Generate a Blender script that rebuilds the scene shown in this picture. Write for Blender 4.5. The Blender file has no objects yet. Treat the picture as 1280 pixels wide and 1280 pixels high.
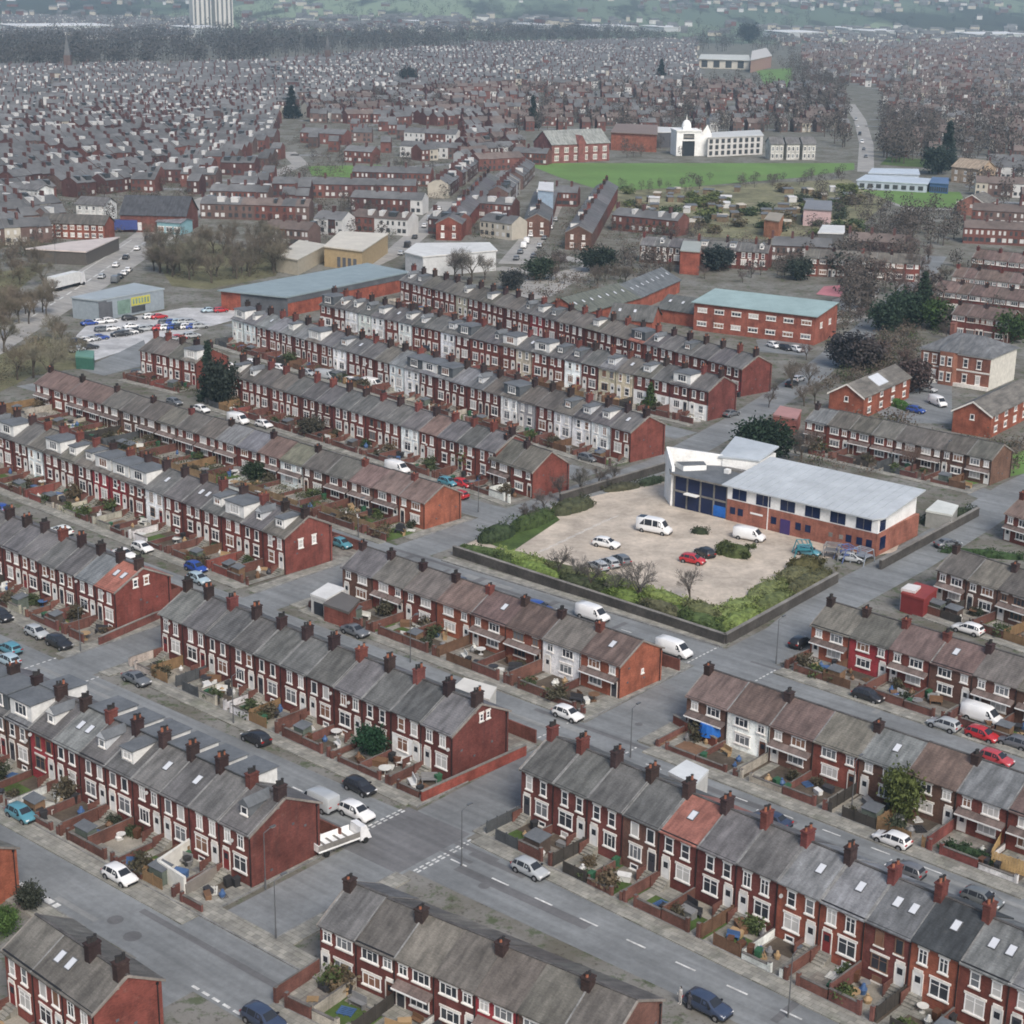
import bpy, math, random
from mathutils import Vector, Matrix, noise
R0 = random.Random(7)
PI = math.pi
SC = bpy.context.scene
COL = SC.collection
# ------------------------------------------------------------------ camera model (fitted to the terraces' own geometry)
FPX, PITCH, ROLL, CAMH = 2090.87, math.radians(17.634), math.radians(.905), 85.59
_cp, _sp = math.cos(PITCH), math.sin(PITCH)
_F = Vector((0, _cp, -_sp)); _u = Vector((0, _sp, _cp)); _r = Vector((1, 0, 0))
_R = _r * math.cos(ROLL) + _u * math.sin(ROLL)
_U = -_r * math.sin(ROLL) + _u * math.cos(ROLL)
def at(px, py, z=0.0):
    """survey point: the place at height z seen in that direction from the drone"""
    d = _F * FPX + _R * (px - 640) + _U * (640 - py)
    t = (z - CAMH) / d.z
    return Vector((d.x * t, d.y * t, z))
def W(s, t, z=0.0):
    """street grid: s along the terraces, t across them"""
    a = math.radians(-40)
    return Vector((s * math.cos(a) - t * math.sin(a), s * math.sin(a) + t * math.cos(a), z))
# ------------------------------------------------------------------ materials
MATS = {}
def newmat(name):
    m = bpy.data.materials.new(name); m.use_nodes = True
    nt = m.node_tree; b = nt.nodes['Principled BSDF']
    MATS[name] = m
    return m, nt, b
def N(nt, t, **kw):
    n = nt.nodes.new(t)
    for k, v in kw.items():
        if k in n.inputs: n.inputs[k].default_value = v
        else: setattr(n, k, v)
    return n
def mix(nt, a, b, fac, mode='MIX'):
    n = nt.nodes.new('ShaderNodeMix'); n.data_type = 'RGBA'; n.blend_type = mode
    for i, v in ((6, a), (7, b), (0, fac)):
        if isinstance(v, bpy.types.NodeSocket): nt.links.new(v, n.inputs[i])
        elif isinstance(v, (int, float)) and i: n.inputs[i].default_value = (v, v, v, 1)
        elif isinstance(v, tuple): n.inputs[i].default_value = (*v, 1) if len(v) == 3 else v
        else: n.inputs[i].default_value = v
    return n.outputs[2]
def ramp(nt, s, a, b, lo=0.0, hi=1.0):
    n = nt.nodes.new('ShaderNodeMapRange')
    n.inputs[1].default_value = a; n.inputs[2].default_value = b; n.inputs[3].default_value = lo; n.inputs[4].default_value = hi
    nt.links.new(s, n.inputs[0]); return n.outputs[0]
def nz(nt, vec, scale, detail=3, rough=.55):
    n = N(nt, 'ShaderNodeTexNoise'); n.inputs['Scale'].default_value = scale
    n.inputs['Detail'].default_value = detail; n.inputs['Roughness'].default_value = rough
    nt.links.new(vec, n.inputs['Vector']); return n.outputs['Fac']
def pos(nt): return nt.nodes.new('ShaderNodeNewGeometry').outputs['Position']
def scaled(nt, vec, sx, sy, sz):
    n = nt.nodes.new('ShaderNodeVectorMath'); n.operation = 'MULTIPLY'
    nt.links.new(vec, n.inputs[0]); n.inputs[1].default_value = (sx, sy, sz); return n.outputs[0]
def surf(name, rgb=None, rough=.85, var=.35, scales=(.35, 2.5), bump=0.0, stain=None, metal=0.0):
    """colour (own, or the object's colour when rgb is None) broken by two sizes of weathering"""
    m, nt, b = newmat(name)
    if rgb is None:
        oi = nt.nodes.new('ShaderNodeObjectInfo'); base = oi.outputs['Color']
    else:
        c = nt.nodes.new('ShaderNodeRGB'); c.outputs[0].default_value = (*rgb, 1); base = c.outputs[0]
    p = pos(nt)
    a = ramp(nt, nz(nt, p, scales[0], 4), .3, .7, 1 - var, 1 + var)
    c = mix(nt, base, a, 1.0, 'MULTIPLY')
    a2 = ramp(nt, nz(nt, p, scales[1], 3, .7), .3, .7, 1 - var * .7, 1 + var * .7)
    c = mix(nt, c, a2, 1.0, 'MULTIPLY')
    if stain:
        f = ramp(nt, nz(nt, p, scales[0] * 1.7, 5, .65), .55, .75, 0, stain[1])
        c = mix(nt, c, stain[0], f)
    nt.links.new(c, b.inputs['Base Color'])
    b.inputs['Roughness'].default_value = rough; b.inputs['Metallic'].default_value = metal
    b.inputs['Specular IOR Level'].default_value = .25
    if bump:
        bp = N(nt, 'ShaderNodeBump'); bp.inputs['Strength'].default_value = bump; bp.inputs['Distance'].default_value = .05
        nt.links.new(nz(nt, p, 14, 2), bp.inputs['Height']); nt.links.new(bp.outputs[0], b.inputs['Normal'])
    return m
def masonry():
    m, nt, b = newmat('masonry')
    oi = nt.nodes.new('ShaderNodeObjectInfo'); p = pos(nt)
    tc = nt.nodes.new('ShaderNodeTexCoord').outputs['Object']
    sep = nt.nodes.new('ShaderNodeSeparateXYZ'); nt.links.new(tc, sep.inputs[0])
    add = nt.nodes.new('ShaderNodeMath'); add.operation = 'ADD'
    nt.links.new(sep.outputs[0], add.inputs[0]); nt.links.new(sep.outputs[1], add.inputs[1])
    cmb = nt.nodes.new('ShaderNodeCombineXYZ'); nt.links.new(add.outputs[0], cmb.inputs[0]); nt.links.new(sep.outputs[2], cmb.inputs[1])
    br = nt.nodes.new('ShaderNodeTexBrick'); nt.links.new(cmb.outputs[0], br.inputs['Vector'])
    br.inputs['Scale'].default_value = 1.0; br.inputs['Brick Width'].default_value = .23; br.inputs['Row Height'].default_value = .075
    br.inputs['Mortar Size'].default_value = .008
    br.inputs['Color1'].default_value = (.75, .75, .75, 1); br.inputs['Color2'].default_value = (1.25, 1.2, 1.2, 1); br.inputs['Mortar'].default_value = (1.15, 1.3, 1.35, 1)
    c = mix(nt, oi.outputs['Color'], br.outputs['Color'], .8, 'MULTIPLY')
    a = ramp(nt, nz(nt, p, .38, 6, .68), .3, .7, .58, 1.42)
    c = mix(nt, c, a, 1.0, 'MULTIPLY')
    st = ramp(nt, nz(nt, scaled(nt, p, 1.6, 1.6, .22), 1.0, 4, .65), .5, .78, 0, .5)
    c = mix(nt, c, (.035, .028, .028), st)
    st2 = ramp(nt, nz(nt, p, 1.3, 4, .7), .6, .8, 0, .25)
    c = mix(nt, c, (.32, .24, .2), st2)
    nt.links.new(c, b.inputs['Base Color']); b.inputs['Roughness'].default_value = .9; b.inputs['Specular IOR Level'].default_value = .2
def roofing():
    m, nt, b = newmat('roofing')
    oi = nt.nodes.new('ShaderNodeObjectInfo'); p = pos(nt)
    tc = nt.nodes.new('ShaderNodeTexCoord').outputs['Object']
    va = nt.nodes.new('ShaderNodeVectorMath'); va.operation = 'ADD'
    vm = nt.nodes.new('ShaderNodeVectorMath'); vm.operation = 'SCALE'
    cmb = nt.nodes.new('ShaderNodeCombineXYZ')
    for i in range(3): nt.links.new(oi.outputs['Random'], cmb.inputs[i])
    nt.links.new(cmb.outputs[0], vm.inputs[0]); vm.inputs['Scale'].default_value = 60
    nt.links.new(tc, va.inputs[0]); nt.links.new(vm.outputs[0], va.inputs[1])
    v = va.outputs[0]
    streak = ramp(nt, nz(nt, scaled(nt, v, 1.5, .28, .28), 1.0, 4, .6), .33, .7, .68, 1.42)
    patch = ramp(nt, nz(nt, v, .55, 4, .6), .3, .7, .78, 1.25)
    fine = ramp(nt, nz(nt, scaled(nt, v, 3.5, 9, 9), 1.0, 2, .8), .25, .75, .72, 1.3)
    c = mix(nt, oi.outputs['Color'], streak, 1.0, 'MULTIPLY'); c = mix(nt, c, patch, 1.0, 'MULTIPLY'); c = mix(nt, c, fine, 1.0, 'MULTIPLY')
    lich = ramp(nt, nz(nt, p, 1.1, 5, .7), .6, .78, 0, .4)
    c = mix(nt, c, (.15, .147, .13), lich)
    rr = ramp(nt, oi.outputs['Random'], 0, 1, .82, 1.18)
    c = mix(nt, c, rr, 1.0, 'MULTIPLY')
    nt.links.new(c, b.inputs['Base Color']); b.inputs['Roughness'].default_value = .72; b.inputs['Specular IOR Level'].default_value = .35
    wv = N(nt, 'ShaderNodeTexWave'); wv.bands_direction = 'Y'; wv.inputs['Scale'].default_value = 1.1; wv.inputs['Distortion'].default_value = .4
    nt.links.new(tc, wv.inputs['Vector'])
    bp = N(nt, 'ShaderNodeBump'); bp.inputs['Strength'].default_value = .35; bp.inputs['Distance'].default_value = .03
    nt.links.new(wv.outputs['Fac'], bp.inputs['Height']); nt.links.new(bp.outputs[0], b.inputs['Normal'])
def asphalt(name, rgb, patch=.25, wear=1):
    m, nt, b = newmat(name); p = pos(nt)
    a = ramp(nt, nz(nt, p, .12, 5, .6), .3, .7, .8, 1.22); c = mix(nt, rgb, a, 1.0, 'MULTIPLY')
    a = ramp(nt, nz(nt, p, 1.3, 5, .7), .3, .7, .86, 1.14); c = mix(nt, c, a, 1.0, 'MULTIPLY')
    # patched repairs: cells of the surface laid at other times
    vo = N(nt, 'ShaderNodeTexVoronoi'); vo.distance = 'CHEBYCHEV'; vo.inputs['Scale'].default_value = .16; nt.links.new(p, vo.inputs['Vector'])
    f = ramp(nt, vo.outputs['Color'], .62, .66, 0, patch); c = mix(nt, c, (.10, .102, .105), f)
    # long tyre-polished wear along the terraces' direction
    rot = nt.nodes.new('ShaderNodeVectorRotate'); rot.rotation_type = 'Z_AXIS'; rot.inputs['Angle'].default_value = math.radians(41); nt.links.new(p, rot.inputs['Vector'])
    if wear: w = ramp(nt, nz(nt, scaled(nt, rot.outputs[0], .03, .8, 1), 1.0, 4, .6), .35, .65, .84, 1.14)
    else: w = ramp(nt, nz(nt, p, .25, 7, .7), .35, .65, .75, 1.15)
    c = mix(nt, c, w, 1.0, 'MULTIPLY')
    nt.links.new(c, b.inputs['Base Color']); b.inputs['Roughness'].default_value = .8; b.inputs['Specular IOR Level'].default_value = .3
def flags(name, rgb):
    m, nt, b = newmat(name); p = pos(nt)
    rot = nt.nodes.new('ShaderNodeVectorRotate'); rot.rotation_type = 'Z_AXIS'; rot.inputs['Angle'].default_value = math.radians(41); nt.links.new(p, rot.inputs['Vector'])
    br = nt.nodes.new('ShaderNodeTexBrick'); nt.links.new(rot.outputs[0], br.inputs['Vector'])
    br.inputs['Scale'].default_value = 1; br.inputs['Brick Width'].default_value = .9; br.inputs['Row Height'].default_value = .6; br.inputs['Mortar Size'].default_value = .02
    br.inputs['Color1'].default_value = (.8, .8, .8, 1); br.inputs['Color2'].default_value = (1.25, 1.23, 1.2, 1); br.inputs['Mortar'].default_value = (.5, .5, .45, 1)
    c = mix(nt, rgb, br.outputs['Color'], .9, 'MULTIPLY')
    a = ramp(nt, nz(nt, p, .5, 5, .7), .3, .7, .65, 1.3); c = mix(nt, c, a, 1.0, 'MULTIPLY')
    f = ramp(nt, nz(nt, p, .22, 5, .7), .55, .7, 0, .5); c = mix(nt, c, (.07, .085, .045), f)
    nt.links.new(c, b.inputs['Base Color']); b.inputs['Roughness'].default_value = .85; b.inputs['Specular IOR Level'].default_value = .25
def groundmat():
    m, nt, b = newmat('ground'); p = pos(nt)
    a = nz(nt, p, .09, 6, .65); g = nz(nt, p, .5, 5, .7)
    c = mix(nt, (.12, .112, .09), (.20, .195, .18), ramp(nt, a, .4, .6))
    c = mix(nt, c, (.05, .075, .025), ramp(nt, g, .52, .62, 0, .7))
    c = mix(nt, c, (.045, .036, .028), ramp(nt, nz(nt, p, 1.4, 4, .7), .55, .68, 0, .7))
    nt.links.new(c, b.inputs['Base Color']); b.inputs['Roughness'].default_value = .95; b.inputs['Specular IOR Level'].default_value = .15
def hillmat():
    m, nt, b = newmat('hill_fields'); p = pos(nt)
    vo = N(nt, 'ShaderNodeTexVoronoi'); vo.inputs['Scale'].default_value = .0022
    nt.links.new(scaled(nt, p, 1, .22, 1), vo.inputs['Vector'])
    sep = nt.nodes.new('ShaderNodeSeparateColor'); nt.links.new(vo.outputs['Color'], sep.inputs[0])
    c = mix(nt, (.12, .15, .11), (.21, .26, .17), ramp(nt, sep.outputs[0], .2, .8))
    c = mix(nt, c, (.34, .31, .25), ramp(nt, sep.outputs[1], .68, .70))
    c = mix(nt, c, (.06, .065, .055), ramp(nt, nz(nt, scaled(nt, p, 1, .2, 1), .0022, 5, .6), .50, .56, 0, .95))
    c = mix(nt, c, (.045, .045, .04), ramp(nt, nz(nt, scaled(nt, p, 1, .16, 1), .012, 4, .7), .54, .6, 0, .8))
    nt.links.new(c, b.inputs['Base Color']); b.inputs['Roughness'].default_value = 1; b.inputs['Specular IOR Level'].default_value = .1
def leafmat():
    m, nt, b = newmat('leaf'); oi = nt.nodes.new('ShaderNodeObjectInfo'); p = pos(nt)
    a = ramp(nt, nz(nt, p, 1.4, 3), .3, .7, .6, 1.55); c = mix(nt, oi.outputs['Color'], a, 1.0, 'MULTIPLY')
    nt.links.new(c, b.inputs['Base Color']); b.inputs['Roughness'].default_value = .8; b.inputs['Specular IOR Level'].default_value = .2
def paint(name, rough, spec, coat=0.0, dirt=.12):
    m, nt, b = newmat(name); oi = nt.nodes.new('ShaderNodeObjectInfo'); p = pos(nt)
    a = ramp(nt, nz(nt, p, 1.1, 4, .7), .3, .7, 1 - dirt, 1 + dirt * .5); c = mix(nt, oi.outputs['Color'], a, 1.0, 'MULTIPLY')
    nt.links.new(c, b.inputs['Base Color']); b.inputs['Roughness'].default_value = rough; b.inputs['Specular IOR Level'].default_value = spec
    b.inputs['Coat Weight'].default_value = coat; b.inputs['Coat Roughness'].default_value = .08
masonry(); roofing(); groundmat(); hillmat(); leafmat()
asphalt('asphalt', (.185, .195, .198), .12); asphalt('asphalt_pale', (.30, .29, .27), .06); asphalt('asphalt_dark', (.13, .13, .132), .1)
asphalt('car_park_surface', (.46, .40, .33), .06, 0); asphalt('asphalt_pale2', (.44, .44, .44), .03, 0); flags('paving', (.25, .245, .22)); flags('yard_flags', (.20, .185, .165))
paint('painted', .55, .4, 0, .18); paint('render_paint', .85, .2, 0, .22); paint('car_paint', .32, .5, .6, .08); paint('glass', .12, .6, 0, .1)
surf('stone_trim', (.70, .67, .62), .8, .2)
surf('white_paint', (.78, .78, .76), .6, .14)
surf('mortar', (.20, .20, .195), .9, .35, (.8, 4))
surf('slate_flat', (.10, .105, .115), .75, .2)
surf('felt', (.12, .13, .14), .8, .2)
surf('clay_pot', (.26, .10, .06), .8, .3); surf('soot', (.03, .028, .028), .9, .3)
surf('black_plastic', (.02, .02, .022), .45, .1); surf('rubber', (.018, .018, .018), .8, .1); surf('rim', (.3, .3, .31), .35, .1, metal=.5)
surf('grass', (.062, .098, .026), .95, .35, (.2, 2.2), stain=((.11, .1, .05), .5)); surf('grass_bright', (.115, .20, .055), .95, .16, (.03, .5), stain=((.15, .15, .08), .5))
surf('soil', (.085, .068, .052), .95, .35); surf('gravel', (.27, .25, .21), .95, .25, (.5, 5)); surf('decking', (.16, .095, .06), .85, .3)
surf('timber', None, .85, .25, (.8, 6)); surf('bark', (.075, .062, .05), .95, .3)
surf('metal_roof', None, .5, .06, (.08, .9)); surf('road_paint', (.56, .56, .54), .7, .3, (1.2, 6)); surf('steel', (.13, .135, .14), .45, .1, metal=.3)
surf('lamp_glass', (.6, .6, .58), .3, .05); surf('headlamp', (.75, .75, .75), .15, .02); surf('tail_red', (.35, .01, .01), .3, .02)
surf('twig', None, .95, .25, (.3, 2)); surf('blue_tarp', (.02, .12, .42), .5, .2); surf('allotment', (.16, .155, .09), .95, .5, (.06, .4), stain=((.30, .27, .19), .9))
surf('red_brick_far', (.14, .062, .052), .9, .3, (.05, .5)); surf('maroon_brick_far', (.095, .048, .045), .9, .3, (.05, .5)); surf('brown_brick_far', (.125, .085, .075), .9, .3, (.05, .5))
surf('slate_far', (.12, .122, .125), .8, .35, (.03, .25)); surf('tile_far', (.13, .105, .095), .8, .3, (.04, .4)); surf('white_far', (.52, .52, .51), .7, .1); surf('glass_far', (.05, .055, .06), .3, .2)
surf('cream_far', (.42, .39, .33), .8, .1); surf('pane_dark', (.03, .034, .042), .12, .1); surf('blue_pane', (.012, .02, .06), .1, .1)
def seamed():
    m = MATS['metal_roof']; nt = m.node_tree; b = nt.nodes['Principled BSDF']; p = pos(nt); src = b.inputs['Base Color'].links[0].from_socket
    st = ramp(nt, nz(nt, scaled(nt, p, .25, .25, .25), 1.0, 5, .7), .35, .7, .86, 1.08); c = mix(nt, src, st, 1.0, 'MULTIPLY'); nt.links.new(c, b.inputs['Base Color'])
seamed()
# ------------------------------------------------------------------ meshes and objects
class MB:
    def __init__(s): s.v = []; s.f = []; s.m = []
    def face(s, pts, m=0):
        i = len(s.v); s.v += [tuple(p) for p in pts]; s.f.append(tuple(range(i, i + len(pts)))); s.m.append(m)
    def box(s, x0, x1, y0, y1, z0, z1, m=0, top=None):
        i = len(s.v); s.v += [(x0, y0, z0), (x1, y0, z0), (x1, y1, z0), (x0, y1, z0), (x0, y0, z1), (x1, y0, z1), (x1, y1, z1), (x0, y1, z1)]
        for k, q in enumerate(((0, 3, 2, 1), (4, 5, 6, 7), (0, 1, 5, 4), (1, 2, 6, 5), (2, 3, 7, 6), (3, 0, 4, 7))):
            s.f.append(tuple(i + a for a in q)); s.m.append(top if (k == 1 and top is not None) else m)
    def hexa(s, p, m=0, top=None):
        """eight corners: four below (ccw), four above"""
        i = len(s.v); s.v += [tuple(a) for a in p]
        for k, q in enumerate(((0, 3, 2, 1), (4, 5, 6, 7), (0, 1, 5, 4), (1, 2, 6, 5), (2, 3, 7, 6), (3, 0, 4, 7))):
            s.f.append(tuple(i + a for a in q)); s.m.append(top if (k == 1 and top is not None) else m)
    def prism(s, poly, z0, z1, m=0, top=None):
        i = len(s.v); n = len(poly)
        s.v += [(p[0], p[1], z0) for p in poly] + [(p[0], p[1], z1) for p in poly]
        s.f.append(tuple(range(i + n, i + 2 * n))); s.m.append(m if top is None else top)
        s.f.append(tuple(range(i + n - 1, i - 1, -1))); s.m.append(m)
        for k in range(n): s.f.append((i + k, i + (k + 1) % n, i + n + (k + 1) % n, i + n + k)); s.m.append(m)
    def xprism(s, prof, x0, x1, m=0):
        """profile in (y,z), ccw seen from +x, swept along x"""
        i = len(s.v); n = len(prof)
        s.v += [(x0, p[0], p[1]) for p in prof] + [(x1, p[0], p[1]) for p in prof]
        s.f.append(tuple(range(i + n, i + 2 * n))); s.m.append(m)
        s.f.append(tuple(range(i + n - 1, i - 1, -1))); s.m.append(m)
        for k in range(n): s.f.append((i + (k + 1) % n, i + k, i + n + k, i + n + (k + 1) % n)[::-1]); s.m.append(m)
    def tube(s, a, b, r0, r1, n=6, m=0, cap=True):
        a = Vector(a); b = Vector(b); d = (b - a).normalized()
        q = d.orthogonal().normalized(); w = d.cross(q); i = len(s.v)
        for c, r in ((a, r0), (b, r1)):
            for k in range(n):
                t = 2 * PI * k / n; s.v.append(tuple(c + q * (r * math.cos(t)) + w * (r * math.sin(t))))
        for k in range(n): s.f.append((i + k, i + (k + 1) % n, i + n + (k + 1) % n, i + n + k)); s.m.append(m)
        if cap:
            s.f.append(tuple(i + n + k for k in range(n))); s.m.append(m); s.f.append(tuple(i + n - 1 - k for k in range(n))); s.m.append(m)
    def mesh(s, name, *mats):
        me = bpy.data.meshes.new(name); me.from_pydata(s.v, [], s.f)
        for x in mats: me.materials.append(MATS[x])
        if len(mats) > 1: me.polygons.foreach_set('material_index', s.m)
        me.update(); return me
CACHE = {}
def cached(key, fn):
    if key not in CACHE: CACHE[key] = fn()
    return CACHE[key]
def ob(name, me, parent=None, loc=(0, 0, 0), rz=0.0, col=None, rx=0.0):
    o = bpy.data.objects.new(name, me); COL.objects.link(o)
    o.location = loc
    if rz or rx: o.rotation_euler = (rx, 0, rz)
    if parent: o.parent = parent
    if col: o.color = (*col, 1)
    return o
def tag(o, label=None, cat=None, group=None, kind=None):
    if label: o['label'] = label
    if cat: o['category'] = cat; o['kind'] = 'thing'
    if group: o['group'] = group
    if kind: o['kind'] = kind
    return o
def struct(name, me, loc=(0, 0, 0), rz=0.0): return tag(ob(name, me, None, loc, rz), kind='structure')
ORD = ['', 'first', 'second', 'third', 'fourth', 'fifth', 'sixth', 'seventh', 'eighth', 'ninth', 'tenth', 'eleventh', 'twelfth', 'thirteenth', 'fourteenth', 'fifteenth', 'sixteenth', 'seventeenth', 'eighteenth', 'nineteenth', 'twentieth', 'twenty-first', 'twenty-second', 'twenty-third', 'twenty-fourth', 'twenty-fifth', 'twenty-sixth', 'twenty-seventh', 'twenty-eighth', 'twenty-ninth', 'thirtieth']
# ------------------------------------------------------------------ house parts
def m_wall(w, h, d, rise, hip=0):
    b = MB(); i = len(b.v)
    pr = [(0, 0), (d, 0), (d, h), (d / 2, h + rise - .05), (0, h)]
    b.xprism(pr, 0, w); return b.mesh('wall', 'masonry')
def m_roof(w, h, d, rise, e0, e1, streak):
    b = MB(); ov = .32; th = .13; sl = rise / (d / 2)
    x0, x1 = -e0, w + e1
    zt = h + rise + .1; ze = h - ov * sl + .1
    b.xprism([(-ov, ze - th), (d / 2, zt - th), (d / 2, zt), (-ov, ze)], x0, x1, 0)
    b.xprism([(d / 2, zt - th), (d + ov, ze - th), (d + ov, ze), (d / 2, zt)], x0, x1, 0)
    b.box(x0, x1, d / 2 - .13, d / 2 + .13, zt - .06, zt + .06, 3)
    if streak:   # mortared party line running down the slope
        for sx, wd in ((0, .16), (w - .16, .13)):
            if sx and streak < 2: continue
            b.hexa([(sx, -.3, ze + .005), (sx + wd, -.3, ze + .005), (sx + wd, d / 2 - .2, zt - .1 * sl), (sx, d / 2 - .2, zt - .1 * sl), (sx, -.3, ze + .035), (sx + wd, -.3, ze + .035), (sx + wd, d / 2 - .2, zt - .1 * sl + .03), (sx, d / 2 - .2, zt - .1 * sl + .03)], 1)
    if e0: b.xprism([(-ov, ze - th - .1), (d / 2, zt - th - .1), (d / 2, zt + .02), (-ov, ze + .02)], x0 - .05, x0 + .08, 2); b.xprism([(d / 2, zt - th - .1), (d + ov, ze - th - .1), (d + ov, ze + .02), (d / 2, zt + .02)], x0 - .05, x0 + .08, 2)
    if e1: b.xprism([(-ov, ze - th - .1), (d / 2, zt - th - .1), (d / 2, zt + .02), (-ov, ze + .02)], x1 - .08, x1 + .05, 2); b.xprism([(d / 2, zt - th - .1), (d + ov, ze - th - .1), (d + ov, ze + .02), (d / 2, zt + .02)], x1 - .08, x1 + .05, 2)
    return b.mesh('roof', 'roofing', 'mortar', 'verge', 'ridge_tile')
surf('yellow_panel', (.45, .42, .08), .6, .1); surf('green_panel', (.16, .24, .20), .6, .3, (.3, .8)); surf('pink_tarmac', (.42, .17, .19), .9, .1); surf('pale_field_mat', (.45, .43, .36), .95, .1); surf('ridge_tile', (.085, .08, .078), .85, .35, (.8, 4)); surf('dull_grass', (.13, .125, .07), .95, .35, (.1, 1.0), stain=((.17, .14, .10), .6)); asphalt('asphalt_worn', (.225, .23, .225), .05); surf('coping', (.13, .12, .11), .9, .3, (.8, 4)); surf('dish_grey', (.3, .3, .3), .6, .1); surf('street_far', (.21, .215, .215), .9, .2, (.05, .4)); surf('verge', (.22, .2, .18), .8, .3)
def m_chimney(kind):
    """stack straddling the ridge; origin on the ridge"""
    b = MB(); rr = random.Random(kind)
    if kind < 4:
        wx, wy, hh = .36, .58 + .08 * (kind % 2), 1.1 + .12 * (kind % 3)
    else: wx, wy, hh = .42, .45, .95
    b.box(-wx, wx, -wy, wy, -.9, hh, 0)
    b.box(-wx - .08, wx + .08, -wy - .08, wy + .08, hh, hh + .14, 0)
    b.box(-wx - .04, wx + .04, -wy - .04, wy + .04, hh - .32, hh - .22, 0)
    b.box(-wx - .14, wx + .14, -wy - .28, -wy + .002, -.95 - 0 * wy, -.9 + .5 * wy * .6, 1)
    npots = (4, 3, 4, 2, 2, 3)[kind]
    for k in range(npots):
        y = -wy + .25 + (2 * wy - .5) * k / max(1, npots - 1); r = .13 + .03 * rr.random(); t = .3 + .25 * rr.random()
        b.tube((0, y, hh + .1), (0, y, hh + .14 + t), r, r * .85, 8, 2 if rr.random() < .4 else 3)
        b.tube((0, y, hh + .14 + t), (0, y, hh + .2 + t), r * 1.1, r * 1.1, 8, 3)
    return b.mesh('chimney', 'masonry', 'mortar', 'clay_pot', 'soot')
def m_win(w, h, k):
    """frame; k: 0 sash, 1 two-light, 2 three-light casement, 3 plain, 4 bay"""
    b = MB(); f = .11; y0, y1 = -.06, .03
    hw = w / 2
    b.box(-hw, -hw + f, y0, y1, 0, h, 0); b.box(hw - f, hw, y0, y1, 0, h, 0)
    b.box(-hw + f, hw - f, y0, y1, h - f, h, 0); b.box(-hw + f, hw - f, y0, y1, 0, f, 0)
    if k == 0: b.box(-hw + f, hw - f, y0 + .01, y1, h * .5 - .035, h * .5 + .035, 0)
    if k == 1: b.box(-.05, .05, y0 + .01, y1, f, h - f, 0); b.box(-hw + f, -.05, y0 + .015, y1, h * .68, h * .68 + .05, 0); b.box(.05, hw - f, y0 + .015, y1, h * .68, h * .68 + .05, 0)
    if k == 2:
        for x in (-w / 6, w / 6): b.box(x - .04, x + .04, y0 + .01, y1, f, h - f, 0)
        b.box(-w / 6 + .04, w / 6 - .04, y0 + .015, y1, h * .68, h * .68 + .05, 0)
    b.box(-hw - .1, hw + .1, -.14, .02, -.14, -.002, 1)
    if k != 3: b.box(-hw - .12, hw + .12, -.075, .02, h + .002, h + .22, 1)
    return b.mesh('window', 'painted', 'stone_trim')
def m_pane(w, h):
    b = MB(); b.box(-w / 2 + .06, w / 2 - .06, -.035, .01, .06, h - .06); return b.mesh('pane', 'glass')
def m_door(w, h):
    b = MB(); b.box(-w / 2, w / 2, -.05, .02, 0, h, 0); b.box(-w / 2 - .1, -w / 2 - .002, -.08, .02, 0, h + .1, 1); b.box(w / 2 + .002, w / 2 + .1, -.08, .02, 0, h + .1, 1)
    b.box(-w / 2 - .002, w / 2 + .002, -.08, .02, h + .002, h + .4, 1); b.box(-w * .3, w * .3, -.065, 0, h * .55, h * .85, 2)
    return b.mesh('door', 'painted', 'stone_trim', 'pane_dark')
def m_steps(n):
    b = MB()
    for k in range(n): b.box(-.6, .6, -.35 * (n - k) - .1, -.002, k * .2 + .01, (k + 1) * .2, 0)
    b.box(-.72, -.602, -.35 * n - .1, -.01, 0, n * .2 + .5, 1)
    return b.mesh('steps', 'paving', 'brick_low')
surf('brick_low', (.13, .06, .048), .9, .35, (.6, 4))
def m_dish():
    b = MB(); b.tube((0, -.02, 0), (0, -.3, .1), .03, .03, 5, 1); b.tube((.0, -.3, .1), (.1, -.36, .13), .08, .22, 10, 0); return b.mesh('satellite_dish', 'dish_grey', 'steel')
def m_vent():
    b = MB(); b.box(-.01, .05, -.15, .15, 0, .22); return b.mesh('air_vent', 'slate_flat')
def m_gutter(w):
    b = MB(); b.box(0, w, -.14, -.0, -.07, .05); return b.mesh('gutter', 'black_plastic')
def m_pipe(h):
    b = MB(); b.tube((0, -.07, 0), (0, -.07, h), .055, .055, 6); b.box(-.1, .1, -.14, .0, h - .2, h); return b.mesh('downpipe', 'black_plastic')
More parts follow.
